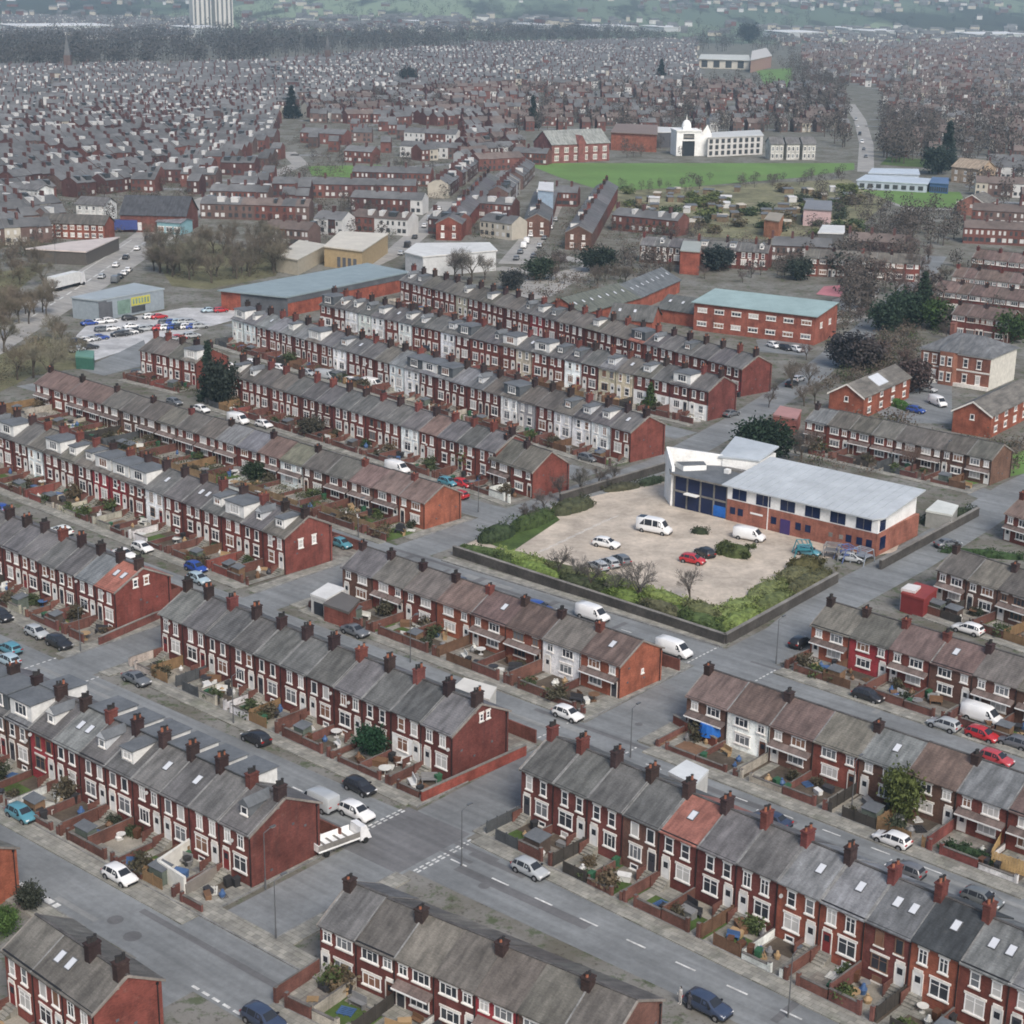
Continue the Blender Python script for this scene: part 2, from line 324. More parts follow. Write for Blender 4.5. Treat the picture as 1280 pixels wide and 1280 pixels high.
def m_dormer(w, dp, hh, sl, kind):
    """front face at y=0 on the roof plane, running back dp; origin on the roof surface at the front foot"""
    b = MB(); hw = w / 2
    b.hexa([(-hw, 0, -.05), (hw, 0, -.05), (hw, dp, dp * sl - .3), (-hw, dp, dp * sl - .3), (-hw, 0, hh), (hw, 0, hh), (hw, dp, hh + .1), (-hw, dp, hh + .1)], 0)
    if kind == 1:   # small gabled roof
        e = .15; b.xprism([(0, 0)] * 0 or [(-e, hh), (dp + .2, hh + .02), (dp + .2, hh + .12), (-e, hh + .1)], -hw - e, hw + e, 1)
        i = len(b.v); z = hh + .1
        b.v += [(-hw - e, -e, z), (hw + e, -e, z), (0, -e, z + .75), (-hw - e, dp + .6, z), (hw + e, dp + .6, z), (0, dp + 1.3, z + .75)]
        for q, m in (((0, 1, 2), 0), ((1, 4, 5, 2), 1), ((0, 2, 5, 3), 1), ((3, 5, 4), 1), ((0, 3, 4, 1), 1)): b.f.append(tuple(i + a for a in q)); b.m.append(m)
    else: b.hexa([(-hw - .12, -.2, hh + .002), (hw + .12, -.2, hh + .002), (hw + .12, dp + .3, hh + .1), (-hw - .12, dp + .3, hh + .1), (-hw - .12, -.2, hh + .14), (hw + .12, -.2, hh + .14), (hw + .12, dp + .3, hh + .24), (-hw - .12, dp + .3, hh + .24)], 1)
    return b.mesh('dormer', 'render_paint', 'felt')
def m_skylight():
    b = MB(); b.box(-.4, .4, -.6, .6, 0, .09, 0); b.box(-.32, .32, -.52, .52, .092, .1, 1); return b.mesh('skylight', 'steel', 'sky_pane')
surf('sky_pane', (.55, .57, .6), .15, .05)
WHITEF = (.86, .85, .83)
def window(parent, x, y, z, w, h, k, rz=0.0, pane=None, frame=WHITEF, rng=R0):
    o = ob('window', cached(('win', w, h, k), lambda: m_win(w, h, k)), parent, (x, y, z), rz, frame)
    if pane is None:
        q = rng.random(); pane = (.04, .045, .055) if q < .38 else ((.16, .17, .18) if q < .62 else ((.52, .51, .49) if q < .9 else (.22, .12, .08)))
    ob('pane', cached(('pane', w, h), lambda: m_pane(w, h)), o, (0, 0, 0), 0, pane)
    return o
SOOTY = (.042, .027, .026)
MAROON, RED, ORANGE, BROWN, PINKRED = (.132, .045, .038), (.165, .052, .041), (.235, .078, .049), (.125, .068, .052), (.25, .035, .042)
WHITE, CREAM, GREYR = (.84, .84, .82), (.55, .48, .36), (.36, .36, .36)
SLATE, SLATEB, TILE, TILEG, REDTILE, OCHRE, DARKR = (.106, .103, .102), (.145, .15, .155), (.125, .090, .079), (.112, .104, .092), (.25, .105, .08), (.135, .128, .095), (.042, .046, .05)
def tint(c, rng, a=.12):
    k = 1 + rng.uniform(-a, a); return tuple(max(0, v * k * (1 + rng.uniform(-a, a) * .3)) for v in c)
COLN = {MAROON: 'dark red brick', RED: 'red brick', ORANGE: 'orange brick', BROWN: 'brown brick', PINKRED: 'bright red', WHITE: 'white painted', CREAM: 'cream rendered', GREYR: 'grey rendered'}
ROOFN = {SLATE: 'grey slate', SLATEB: 'pale slate', TILE: 'brown tile', TILEG: 'grey tile', REDTILE: 'salmon red', OCHRE: 'mossy grey', DARKR: 'charcoal'}
HOUSES = {}; HCOUNT = [0]
def end_window(wall, w, yy, z, ww, hh, k=0, **kw): return window(wall, w, yy, z, ww, hh, k, PI / 2, **kw)
def house(frame, i, w, h, d, rise, style, wallc, roofc, phrase, ordn, last, first, rng, dormer=None, sky=0, chim=True, far=0, endwin=None, mirror=False, nchim=0, lower=None, rdorm=False):
    p0, u, ang = frame
    root = bpy.data.objects.new('terraced_house', None); COL.objects.link(root)
    root.location = (p0.x + u.x * i * w, p0.y + u.y * i * w, 0); root.rotation_euler = (0, 0, ang); root.empty_display_size = .3
    lab = COLN[wallc] + ' house, ' + ROOFN[roofc] + ' roof, ' + ordn + ' from right in ' + phrase
    if len(lab.split()) > 16: lab = COLN[wallc] + ' house, ' + ordn + ' from right in ' + phrase
    tag(root, lab, 'house', 'houses in ' + phrase)
    dz = rng.choice((0, 0, 0, .06, -.05, .1)) if not far else 0; W1, W2 = rng.choice((.9, .95, 1.05)), rng.choice((1.45, 1.55, 1.6)); GW = rng.choice(((1.75, 1.6, 1), (1.6, 1.55, 2), (1.9, 1.7, 1), (1.3, 1.6, 0), (1.75, 1.6, 1))); uk = rng.choice((0, 0, 3, 1))
    wall = ob('wall', cached(('wall', w, h, d, rise), lambda: m_wall(w, h, d, rise)), root, (0, 0, 0), 0, tint(wallc, rng))
    e0, e1 = (.12 if first else 0), (.12 if last else 0)
    sk = 2 if (roofc in (SLATE, SLATEB) and rng.random() < .75) else (1 if rng.random() < .5 else 0)
    roof = ob('roof', cached(('roof', w, h, d, rise, e0, e1, sk), lambda: m_roof(w, h, d, rise, e0, e1, sk)), root, (0, 0, dz), 0, tint(roofc, rng, .1))
    zr = h + rise + .1; sl = rise / (d / 2)
    if chim:
        kk = rng.randrange(4) if style == 'T' else 4 + rng.randrange(2)
        cy = d / 2 - (.25 if style == 'T' else .6)
        ob('chimney', cached(('chim', kk), lambda: m_chimney(kk)), roof, (.02 if not first else .42, cy, zr - (0 if style == 'T' else .35)), 0, tint(SOOTY if rng.random() < .7 else MAROON, rng, .2))
        if last and style == 'T' and nchim: ob('chimney', CACHE[('chim', kk)], roof, (w - .42, cy, zr), 0, tint(SOOTY, rng))
    ob('gutter', cached(('gut', w), lambda: m_gutter(w)), root, (0, -.02, h - .0), 0)
    if not far: ob('downpipe', cached(('pipe', h), lambda: m_pipe(h)), root, (w - .1, 0, 0), 0)
    fx = (lambda x: w - x) if mirror else (lambda x: x)
    fr = WHITEF if rng.random() < .93 else (.2, .12, .08)
    if style == 'T':
        dcol = rng.choice(((.7, .7, .68), (.7, .7, .68), (.72, .72, .7), (.05, .05, .06), (.2, .03, .03), (.62, .62, .6)))
        ob('door', cached(('door', .9, 2.1), lambda: m_door(.9, 2.1)), wall, (fx(.19 * w), 0, .8), 0, dcol)
        window(wall, fx(.64 * w), 0, 1.35, *GW, frame=fr, rng=rng)
        window(wall, fx(.25 * w), 0, h - .5 - W2, W1, W2, uk, frame=fr, rng=rng); window(wall, fx(.68 * w), 0, h - .5 - W2, W1, W2, uk, frame=fr, rng=rng)
        if not far and rng.random() < .28: ob('satellite_dish', cached('dish', m_dish), wall, (fx(rng.choice((.45, .9)) * w), -.02, h - rng.uniform(.6, 2.4)), 0)
        if not far: ob('steps', cached('steps4', lambda: m_steps(4)), root, (fx(.19 * w), 0, 0))
        if not far and rng.random() < .5: window(wall, fx(.66 * w), 0, .15, 1.0, .6, 3, frame=fr, rng=rng)
    elif style == 'S':   # tall three-windowed villas
        ob('door', cached(('door', .9, 2.1), lambda: m_door(.9, 2.1)), wall, (fx(.2 * w), 0, .6), 0, rng.choice(((.7, .7, .68), (.05, .05, .06))))
        window(wall, fx(.64 * w), 0, 1.0, 1.9, 1.8, 1, frame=fr, rng=rng)
        window(wall, fx(.24 * w), 0, h - 2.2, 1.0, 1.7, 0, frame=fr, rng=rng); window(wall, fx(.68 * w), 0, h - 2.2, 1.2, 1.7, 0, frame=fr, rng=rng)
    else:
        ob('door', cached(('door', .85, 2.0), lambda: m_door(.85, 2.0)), wall, (fx(.14 * w), 0, .15), 0, rng.choice(((.7, .7, .68), (.65, .65, .63), (.05, .05, .06), (.12, .05, .03))))
        window(wall, fx(.62 * w), 0, .85, 2.1, 1.2, 2, frame=fr, rng=rng)
        window(wall, fx(.66 * w), 0, h - 1.55, 1.9, 1.15, 2, frame=fr, rng=rng); window(wall, fx(.2 * w), 0, h - 1.5, 1.0, 1.05, 1, frame=fr, rng=rng)
        if not far:
            def canopy():
                b = MB(); b.hexa([(0, -.9, 2.3), (w * .92, -.9, 2.3), (w * .92, .0, 2.55), (0, .0, 2.55), (0, -.9, 2.4), (w * .92, -.9, 2.4), (w * .92, .0, 2.85), (0, .0, 2.85)], 0)
                b.box(.02, w * .92 - .02, -.94, -.902, 2.26, 2.42, 1); return b.mesh('canopy', 'roofing', 'white_paint')
            if rng.random() < .55: ob('canopy', cached(('canopy', w), canopy), root, (.04 * w, 0, 0), 0, (.13, .1, .09))
    if lower:
        def lw():
            b = MB(); b.box(.03, w - .03, -.035, .02, .02, 3.2); return b.mesh('ground_floor_render', 'render_paint')
        # painted ground storey behind the joinery
        ob('ground_floor_render', cached(('lw', w), lw), root, (0, .012, 0), 0, lower)
    if rdorm:
        ww, y0, hh = w - 1.1, 1.0, (d / 2 - 1.0) * sl + .1
        ob('dormer', cached(('rd', w), lambda: m_dormer(ww, d / 2 - y0, hh, sl, 0)), roof, (w / 2, d - y0, h + .1 + y0 * sl), PI, (.66, .66, .64))
    if last and not far:
        for k in range(3): ob('air_vent', cached('vent', m_vent), wall, (w, rng.uniform(1, d - 1), rng.uniform(.6, h - .8)))
        ob('downpipe', cached(('pipe', h), lambda: m_pipe(h)), wall, (w + .06, d - .5, 0), PI / 2)
    if last and endwin:
        for (yy, z, ww, hh, k) in endwin: end_window(wall, w, yy, z, ww, hh, k, rng=rng)
    def roofz(y): return h + .1 + y * sl
    if dormer:
        if dormer == 'box': ww, y0, hh = 2.0, 1.15, 1.45
        elif dormer == 'small': ww, y0, hh = 1.35, 1.3, 1.15
        else: ww, y0, hh = w - .5, .55, 1.95
        dp = (d / 2 - y0) * .98 if dormer != 'small' else 2.0
        hh = min(hh, (d / 2 - y0) * sl - .05) if dormer != 'small' else hh
        kd = 1 if dormer == 'small' else 0
        dc = rng.choice(((.66, .66, .64), (.66, .66, .64), (.5, .52, .54), (.12, .13, .14)) if dormer != 'big' else ((.68, .68, .66), (.68, .68, .66), (.09, .1, .11)))
        do = ob('dormer', cached(('dorm', ww, round(dp, 2), round(hh, 2), sl, kd), lambda: m_dormer(ww, dp, hh, sl, kd)), roof, (fx(w * .5), y0, roofz(y0)), 0, dc)
        if dormer == 'small': window(do, 0, 0, .2, .95, .85, 3, rng=rng)
        else:
            wv = ww - .7; window(do, 0, 0, .35, round(min(wv, 2.2), 2), round(hh - .55, 2), 2 if ww > 2.5 else 1, rng=rng)
    for k in range(sky):
        yy = d * .27; xx = w * (.35 + .35 * k) if sky > 1 else w * rng.uniform(.35, .65)
        ob('skylight', cached('skyl', m_skylight), roof, (xx, yy, roofz(yy) + .01), 0, None, math.atan(sl))
    return root
def frame_of(L, R, h):
    a, b = at(*L, h), at(*R, h); d = b - a; d.z = 0
    return a, d.normalized(), math.atan2(d.y, d.x), d.length
def terrace(key, phrase, L, R, n, h, d, rise, style, walls=(RED, MAROON), roofs=(SLATE,), over={}, dorm=0, dkinds=('box',), sky=0, far=0, endwin=None, rng=None, mirror='alt', chim=1, last=True, first=True, flip=False):
    rng = rng or random.Random(key)
    p0, u, ang, ln = frame_of(L, R, h)
    p0 = Vector((p0.x, p0.y, 0)); w = round(ln / n, 3); v = Vector((-u.y, u.x, 0))
    wc, rc = rng.choice(walls), rng.choice(roofs)
    for i in range(n):
        if rng.random() < .45: wc = rng.choice(walls)
        if rng.random() < .35: rc = rng.choice(roofs)
        o = over.get(i, over.get(i - n, {}))
        kw = dict(dormer=(rng.choice(dkinds) if rng.random() < dorm else None), sky=(rng.choice((1, 1, 2)) if rng.random() < sky else 0))
        kw.update({k: v2 for k, v2 in o.items() if k not in ('wall', 'roof', 'chimney')})
        if kw['dormer']: kw['sky'] = 0
        house((p0, u, ang), i, w, h, d, rise, style, o.get('wall', wc), o.get('roof', rc), phrase, ORD[n - i], i == n - 1 and last, i == 0 and first, rng, far=far, endwin=endwin,
              mirror=(i % 2 == 1) if mirror == 'alt' else False, chim=o.get('chimney', True if style == 'T' and not far else i % chim == 0), nchim=1, **kw)
    HCOUNT[0] += n
    HOUSES[key] = (p0, u, v, ang, w, n, d, h, phrase)
    return HOUSES[key]
HAZE, EXPO = 1.2e-4, 0.9
# ------------------------------------------------------------------ flat sheets, roads, kerbs
SH = [0]
def sheet(name, pts, z, mat, px=True):
    SH[0] += 1; z += .0023 * (SH[0] % 7)
    b = MB(); b.face([(*(at(*p)[:2] if px else p[:2]), z) for p in pts][::1])
    me = b.mesh(name, mat)
    if me.polygons[0].normal.z < 0: me.flip_normals()
    return struct(name, me)
def strip(b, pts, off, width, z0, z1, m=0):
    """ribbon offset sideways from a polyline; a slab when z0 < z1"""
    P = [Vector((p.x, p.y)) for p in pts]; Ls, Rs = [], []
    for i, p in enumerate(P):
        d = (P[min(i + 1, len(P) - 1)] - P[max(i - 1, 0)]).normalized(); n = Vector((-d.y, d.x))
        Ls.append(p + n * (off + width / 2)); Rs.append(p + n * (off - width / 2))
    for i in range(len(P) - 1):
        if z1 > z0: b.hexa([(*Rs[i], z0), (*Rs[i + 1], z0), (*Ls[i + 1], z0), (*Ls[i], z0), (*Rs[i], z1), (*Rs[i + 1], z1), (*Ls[i + 1], z1), (*Ls[i], z1)], m)
        else: b.face([(*Rs[i], z0), (*Rs[i + 1], z0), (*Ls[i + 1], z0), (*Ls[i], z0)], m)
RD_LIST = []
def road(pts, width, z=.012, mat='asphalt', name='road'):
    RD_LIST.append(([(p.x, p.y) for p in pts], width / 2)); b = MB(); strip(b, pts, 0, width, z, z); return struct(name, b.mesh(name, mat))
PV = [0]
def pavement(pts, off, width=1.9, h=.12):
    PV[0] += 1; h += .004 * (PV[0] % 17)
    b = MB(); strip(b, pts, off, width, 0, h, 0)
    strip(b, pts, off - (width / 2 + .08) * (1 if off > 0 else -1), .15, 0, h + .014, 1)
    return struct('pavement', b.mesh('pavement', 'paving', 'mortar'))
def dashes(pts, ln, gap, wd, z=.05, off=0, name='road_marking'):
    b = MB(); P = [Vector((p.x, p.y)) for p in pts]
    for a, c in zip(P, P[1:]):
        L = (c - a).length; d = (c - a) / L; n = Vector((-d.y, d.x)); s = 0
        while s < L:
            e = min(s + ln, L); q0 = a + d * s + n * off; q1 = a + d * e + n * off
            b.face([(*(q0 - n * wd / 2), z), (*(q1 - n * wd / 2), z), (*(q1 + n * wd / 2), z), (*(q0 + n * wd / 2), z)]); s += ln + gap
    return struct(name, b.mesh(name, 'road_paint'))
# ------------------------------------------------------------------ plants
def leafcloud(name, n, shape, size, rng, mat='leaf', seeds=None):
    """many small leaf-sprig faces through the volume, gathered in clumps"""
    b = MB(); cl = [shape(rng) for _ in range(seeds or max(6, n // 22))]
    for _ in range(n):
        c, r = rng.choice(cl); v = Vector((rng.gauss(0, 1), rng.gauss(0, 1), rng.gauss(0, .8))) * r * .5 + c
        if v.z < .02: v.z = rng.uniform(.02, .3)
        a = Vector((rng.uniform(-1, 1), rng.uniform(-1, 1), rng.uniform(-.6, 1))).normalized(); q = a.orthogonal().normalized(); w = a.cross(q)
        t = rng.uniform(0, 6.3); q, w = q * math.cos(t) + w * math.sin(t), w * math.cos(t) - q * math.sin(t); s = size * rng.uniform(.5, 1.3)
        b.face([v - q * s, v - w * s * .5, v + q * s, v + w * s * .6])
    return b.mesh(name, mat)
def ell(rx, ry, rz, zc, r):
    def f(rng):
        while 1:
            p = Vector((rng.uniform(-1, 1), rng.uniform(-1, 1), rng.uniform(-1, 1)))
            if .35 < p.length < 1: return Vector((p.x * rx, p.y * ry, p.z * rz + zc)), r
    return f
def cone(r, h, z0, cr):
    def f(rng):
        t = rng.random() ** 1.4; a = rng.uniform(0, 6.3); rr = r * (1 - t) * rng.uniform(.5, 1.05); return Vector((rr * math.cos(a), rr * math.sin(a), z0 + h * t)), cr * (1 - t * .6)
    return f
def m_bare(seed, H=9.0, lv=5):
    """bare winter crown: trunk mesh and twig mesh"""
    rng = random.Random(seed); T, C = MB(), MB()
    def grow(p, d, L, r, k):
        e = p + d * L; (T if k <= 1 else C).tube(p, e, r, r * .62, 5 if k < 2 else 3, 0, False)
        if k >= lv: return
        for j in range(rng.choice((3, 3, 4)) if k else 5):
            a = rng.uniform(0, 6.3); q = d.orthogonal().normalized(); w = d.cross(q); sp = rng.uniform(.35, .85)
            nd = (d + (q * math.cos(a) + w * math.sin(a)) * sp + Vector((0, 0, .12))).normalized()
            grow(p + d * L * (rng.uniform(.45, 1) if j else 1), nd, L * rng.uniform(.58, .84), max(r * .56, .011), k + 1)
    grow(Vector((0, 0, 0)), Vector((rng.uniform(-.05, .05), rng.uniform(-.05, .05), 1)).normalized(), H * .24, H * .02, 0)
    return T.mesh('trunk', 'bark'), C.mesh('crown', 'twig')
BARE = [m_bare(s, 9, 6) for s in (1, 5, 9)]
LAB_N = {}
def bare_tree(px, py, h, label, col=(.12, .095, .075), group=None, k=None):
    p = at(px, py); t, c = BARE[(k if k is not None else R0.randrange(3))]
    o = tag(ob('bare_tree', None, None, p, R0.uniform(0, 6.3)), label, 'tree', group); o.scale = (h / 9 * R0.uniform(.9, 1.15),) * 2 + (h / 9,)
    ob('trunk', t, o, col=(.1, .08, .06)); ob('crown', c, o, col=tint(col, R0, .15)); return o
EV = [leafcloud('crown', 2600, cone(2.6, 8.6, .9, 1.1), .34, random.Random(3)), leafcloud('crown', 2600, cone(2.0, 9.4, .6, .9), .3, random.Random(4))]
RD = [leafcloud('crown', 2400, ell(2.6, 2.6, 2.6, 3.2, 1.2), .3, random.Random(5)), leafcloud('crown', 2400, ell(2.9, 2.4, 2.1, 2.9, 1.1), .3, random.Random(6))]
BU = [leafcloud('foliage', 420, ell(.75, .6, .6, .65, .42), .15, random.Random(11 + k)) for k in range(4)]
def m_trunk(h, r):
    b = MB(); b.tube((0, 0, -.1), (0, 0, h), r, r * .6, 7); b.tube((0, 0, h * .5), (.7, .3, h * 1.25), r * .45, r * .2, 5); b.tube((0, 0, h * .6), (-.6, -.2, h * 1.3), r * .4, r * .2, 5); return b.mesh('trunk', 'bark')
TR = m_trunk(2.6, .22)
def evergreen(px, py, h, label, kind='cone', col=(.022, .042, .022), wd=1.0, name='evergreen_tree', group=None, k=None):
    p = at(px, py); src = EV if kind == 'cone' else RD; base = 9.6 if kind == 'cone' else 6.2
    o = tag(ob(name, None, None, p, R0.uniform(0, 6.3)), label, 'tree', group); o.scale = (h / base * wd, h / base * wd, h / base)
    ob('trunk', TR, o); ob('crown', src[k if k is not None else R0.randrange(2)], o, col=tint(col, R0, .15)); return o
def hedge(a, b, wd, ht, label, col=(.05, .085, .025), n=None, name='hedge', cat='hedge', bumps=1.0):
    L = (b - a).length; ang = math.atan2(b.y - a.y, b.x - a.x); rng = random.Random(int(L * 100))
    def shp(r): x = r.uniform(0, L); return Vector((x, r.uniform(-wd / 2, wd / 2) * .8, ht * r.uniform(.2, .85) * (1 - .35 * bumps * (.5 + .5 * math.sin(x * 1.7 + math.sin(x * .6) * 2))))), .55
    me = leafcloud('hedge', int(n or L * wd * ht * 34), shp, .17, rng, seeds=int(L * 5))
    b = MB(); b.v = [tuple(v.co) for v in me.vertices]; b.f = [tuple(p.vertices) for p in me.polygons]; b.m = [0] * len(b.f); K = max(6, int(L / .6)); i0 = len(b.v)
    for k in range(K + 1):   # dense inner growth under the leaves
        x = L * k / K; e = math.sin(PI * min(1, max(0, k / K))) ** .35 if 0 < k < K else .15
        for j in range(9):
            t = PI * j / 8; b.v.append((x, -math.cos(t) * wd * .5 * e * (.85 + .2 * rng.random()), .02 + math.sin(t) ** .6 * ht * .86 * e * (1 - .25 * bumps * rng.random()) if 0 < j < 8 else 0))
    for k in range(K):
        for j in range(8): a0 = i0 + k * 9 + j; b.f.append((a0, a0 + 1, a0 + 10, a0 + 9)); b.m.append(0)
    me = b.mesh('hedge', 'leaf')
    o = ob(name, me, None, (a.x, a.y, 0), ang, col); return tag(o, label, cat)
# ------------------------------------------------------------------ gardens
def m_garden(nm):
    b = MB()
    if nm == 'storage_box': b.box(-.6, .6, -.3, .3, 0, .5); b.hexa([(-.64, -.34, .49), (.64, -.34, .49), (.64, .34, .49), (-.64, .34, .49), (-.64, -.34, .56), (.64, -.34, .56), (.6, .3, .68), (-.6, .3, .68)])
    if nm == 'garden_bench': b.box(-.7, .7, -.22, .22, .4, .46); b.box(-.7, .7, .2, .26, .3, .95); [b.box(x - .04, x + .04, -.2, .22, 0, .42) for x in (-.6, .6)]
    if nm == 'plant_pot': b.tube((0, 0, 0), (0, 0, .4), .2, .3, 10); b.tube((0, 0, .3), (.04, 0, .8), .26, .1, 7)
    if nm == 'wooden_pallet': [b.box(-.6, .6, y, y + .12, .1, .14) for y in (-.5, -.3, -.1, .1, .3)]; [b.box(x - .05, x + .05, -.5, .42, 0, .105) for x in (-.5, 0, .5)]
    if nm == 'garden_table': b.tube((0, 0, .68), (0, 0, .73), .55, .55, 14); b.tube((0, 0, .02), (0, 0, .7), .05, .05, 6); b.tube((0, 0, 0), (0, 0, .05), .28, .28, 10)
    if nm == 'rubbish_bag': b.tube((0, 0, 0), (0, 0, .3), .26, .34, 9); b.tube((0, 0, .29), (0, 0, .56), .34, .12, 9); b.tube((0, 0, .55), (.03, 0, .68), .06, .12, 6)
    return b.mesh(nm, 'painted')
GR = MB_G = None
def gardens(key, depth, pave=1.9, dens=1.0, only=None, fence=.25, green=.35):
    p0, u, v, ang, w, n, d, h, phrase = HOUSES[key]; rng = random.Random(key + 'g'); gb = MB(); gm = ('grass', 'soil', 'gravel', 'yard_flags', 'paving', 'decking')
    M = lambda x, y: (p0.x + u.x * x + v.x * y, p0.y + u.y * x + v.y * y)
    brickc = (.125, .058, .047)
    for i in range(n):
        if only and i not in only: continue
        x0 = i * w; q = rng.random(); g = 0 if q < green * .6 else (1 if q < green + .15 else (2 if q < .65 else (3 if q < .93 else 5)))
        P = lambda x, y: (*M(x0 + x, -y), .03)
        gb.face([P(0, .02), P(0, depth), P(w, depth), P(w, .02)][::-1], g)
        xd = (w - .19 * w) if i % 2 else .19 * w
        z = .045; gb.face([(*M(x0 + xd - .6, -depth), z), (*M(x0 + xd + .6, -depth), z), (*M(x0 + xd + .6, -.02), z), (*M(x0 + xd - .6, -.02), z)], 4)
        gb.face([(*M(x0 + .3, -2.2), .038), (*M(x0 + w - .3, -2.2), .038), (*M(x0 + w - .3, -.05), .038), (*M(x0 + .3, -.05), .038)], rng.choice((2, 3, 4, 1)))
        on = ORD[n - i]; hs = 'house ' + on + ' from right in ' + phrase
        # boundary: front wall with a gate gap, side wall
        b = MB(); wh = rng.choice((.75, .9, 1.1, 1.3)); ty = rng.random(); pr = rng.random() < .5
        gx0, gx1 = xd - .65, xd + .65
        if ty < 1 - fence:
            for xa, xb in ((.1, gx0), (gx1, w - .1)):
                if xb - xa > .2:
                    b.box(xa, xb, -depth - .11, -depth + .11, 0, wh, 0); b.box(xa - .02, xb + .02, -depth - .15, -depth + .15, wh, wh + .08, 1)
            for xx in (gx0, gx1): b.box(xx - .17, xx + .17, -depth - .18, -depth + .18, 0, wh + .35, 0, 1)
            b.box(-.1, .1, -depth + .2, -.25, 0, wh * rng.uniform(.8, 1.4), 0, 1)
            mcol = brickc if rng.random() < .78 else rng.choice(((.55, .55, .53), (.35, .32, .27), (.18, .06, .05)))
            o = ob('garden_wall', b.mesh('garden_wall', 'masonry', 'coping'), None, (*M(x0, 0), 0), ang, tint(mcol, rng))
            tag(o, 'low garden wall before ' + hs, 'wall', 'front garden walls')
        else:
            fc = rng.choice(((.12, .07, .045), (.05, .045, .04), (.2, .13, .07), (.07, .075, .08)))
            for xa, xb in ((.1, gx0), (gx1, w - .1)):
                if xb - xa > .2:
                    b.box(xa, xb, -depth - .03, -depth + .03, .05, 1.35)
                    for k in range(int((xb - xa) / 1.5) + 1): b.box(xa + k * 1.5 - .05, xa + k * 1.5 + .05, -depth - .07, -depth + .07, 0, 1.5)
            b.box(-.03, .03, -depth + .1, -.25, .05, 1.5)
            for k in range(4): b.box(-.07, .07, -depth + .2 + k * 1.5, -depth + .3 + k * 1.5, 0, 1.62)
            tag(ob('garden_fence', b.mesh('garden_fence', 'timber'), None, (*M(x0, 0), 0), ang, fc), 'timber fence before ' + hs, 'fence', 'front garden fences')
        for t in range(rng.choice((0, 1, 1, 2, 2)) if rng.random() < dens else 0):
            bx, by = (w - xd) + rng.uniform(-1.2, 1.2), -rng.uniform(depth - 1.2, depth - .6) + (rng.random() < .4) * (depth - 2)
            bc = rng.choice(((.03, .03, .032), (.03, .03, .032), (.03, .10, .05), (.10, .045, .025)))
            o = bin_at(*M(x0 + bx, by), ang + rng.uniform(-.4, .4), bc)
            tag(o, ('black', 'black', 'green', 'brown')[[(.03, .03, .032), (.03, .03, .032), (.03, .10, .05), (.10, .045, .025)].index(bc)] + ' wheelie bin by ' + hs, 'bin', 'wheelie bins')
        for t in range(rng.choice((1, 1, 2)) if rng.random() < .55 * dens else 0):
            bx = rng.uniform(.5, w - .5); by = -rng.choice((rng.uniform(.7, 1.2), rng.uniform(depth - 1.1, depth - .5), rng.uniform(1, depth - .6)))
            if abs(bx - xd) < .9: bx = w - xd
            o = ob('shrub', BU[rng.randrange(4)], None, (*M(x0 + bx, by), 0), rng.uniform(0, 6), rng.choice(((.05, .065, .03), (.06, .055, .035), (.035, .042, .025), (.10, .078, .05), (.07, .06, .04), (.06, .08, .03))))
            s = rng.uniform(.8, 1.9); o.scale = (s, s, s * rng.uniform(.7, 1.2)); tag(o, 'small shrub in garden of ' + hs, 'shrub', 'front garden shrubs')
        q = rng.random()
        if q < .22 * dens:
            b = MB(); sw, sd = rng.uniform(1.4, 2.2), rng.uniform(1.1, 1.7)
            b.box(0, sw, 0, sd, 0, 1.7, 0); b.hexa([(-.1, -.1, 1.701), (sw + .1, -.1, 1.701), (sw + .1, sd + .1, 1.95), (-.1, sd + .1, 1.95), (-.1, -.1, 1.78), (sw + .1, -.1, 1.78), (sw + .1, sd + .1, 2.03), (-.1, sd + .1, 2.03)], 1)
            tag(ob('garden_shed', b.mesh('garden_shed', 'timber', 'felt'), None, (*M(x0 + (w - sw - .4 if xd < w / 2 else .4), -depth + .5), 0), ang, rng.choice(((.16, .1, .06), (.08, .06, .05), (.1, .12, .1)))), 'small shed in garden of ' + hs, 'shed', 'front garden sheds')
        for t in range(rng.choice((1, 2, 3, 4, 5)) if rng.random() < .95 * dens else 0):
            nm, cat = rng.choice((('storage_box', 'box'), ('garden_bench', 'bench'), ('plant_pot', 'pot'), ('wooden_pallet', 'pallet'), ('garden_table', 'table'), ('rubbish_bag', 'bag')))
            cn, cc = rng.choice((('white', (.62, .62, .6)), ('white', (.6, .6, .56)), ('brown', (.16, .09, .05)), ('grey', (.2, .2, .2)), ('dark', (.04, .04, .045)), ('tan', (.35, .24, .13)), ('blue', (.06, .12, .25))))
            bx, by = (rng.uniform(1.7, w - .5) if xd < w / 2 else rng.uniform(.5, w - 1.7)), -rng.uniform(.8, depth - .8)
            o = ob(nm, cached(nm, lambda: m_garden(nm)), None, (*M(x0 + bx, by), .03), ang + rng.uniform(-.8, .8), cc); s = rng.uniform(.85, 1.4); o.scale = (s, s, s)
            tag(o, cn + ' ' + nm.replace('_', ' ') + ' by ' + hs, cat, 'things in front gardens')
    struct('garden_ground', gb.mesh('garden_ground', *gm))
    a, c = M(-.3, 0), M(n * w + .3, 0)
    pts = [Vector((*M(0, -depth - .25 - pave / 2), 0)), Vector((*M(n * w, -depth - .25 - pave / 2), 0))]
    pavement(pts, -.001, pave)
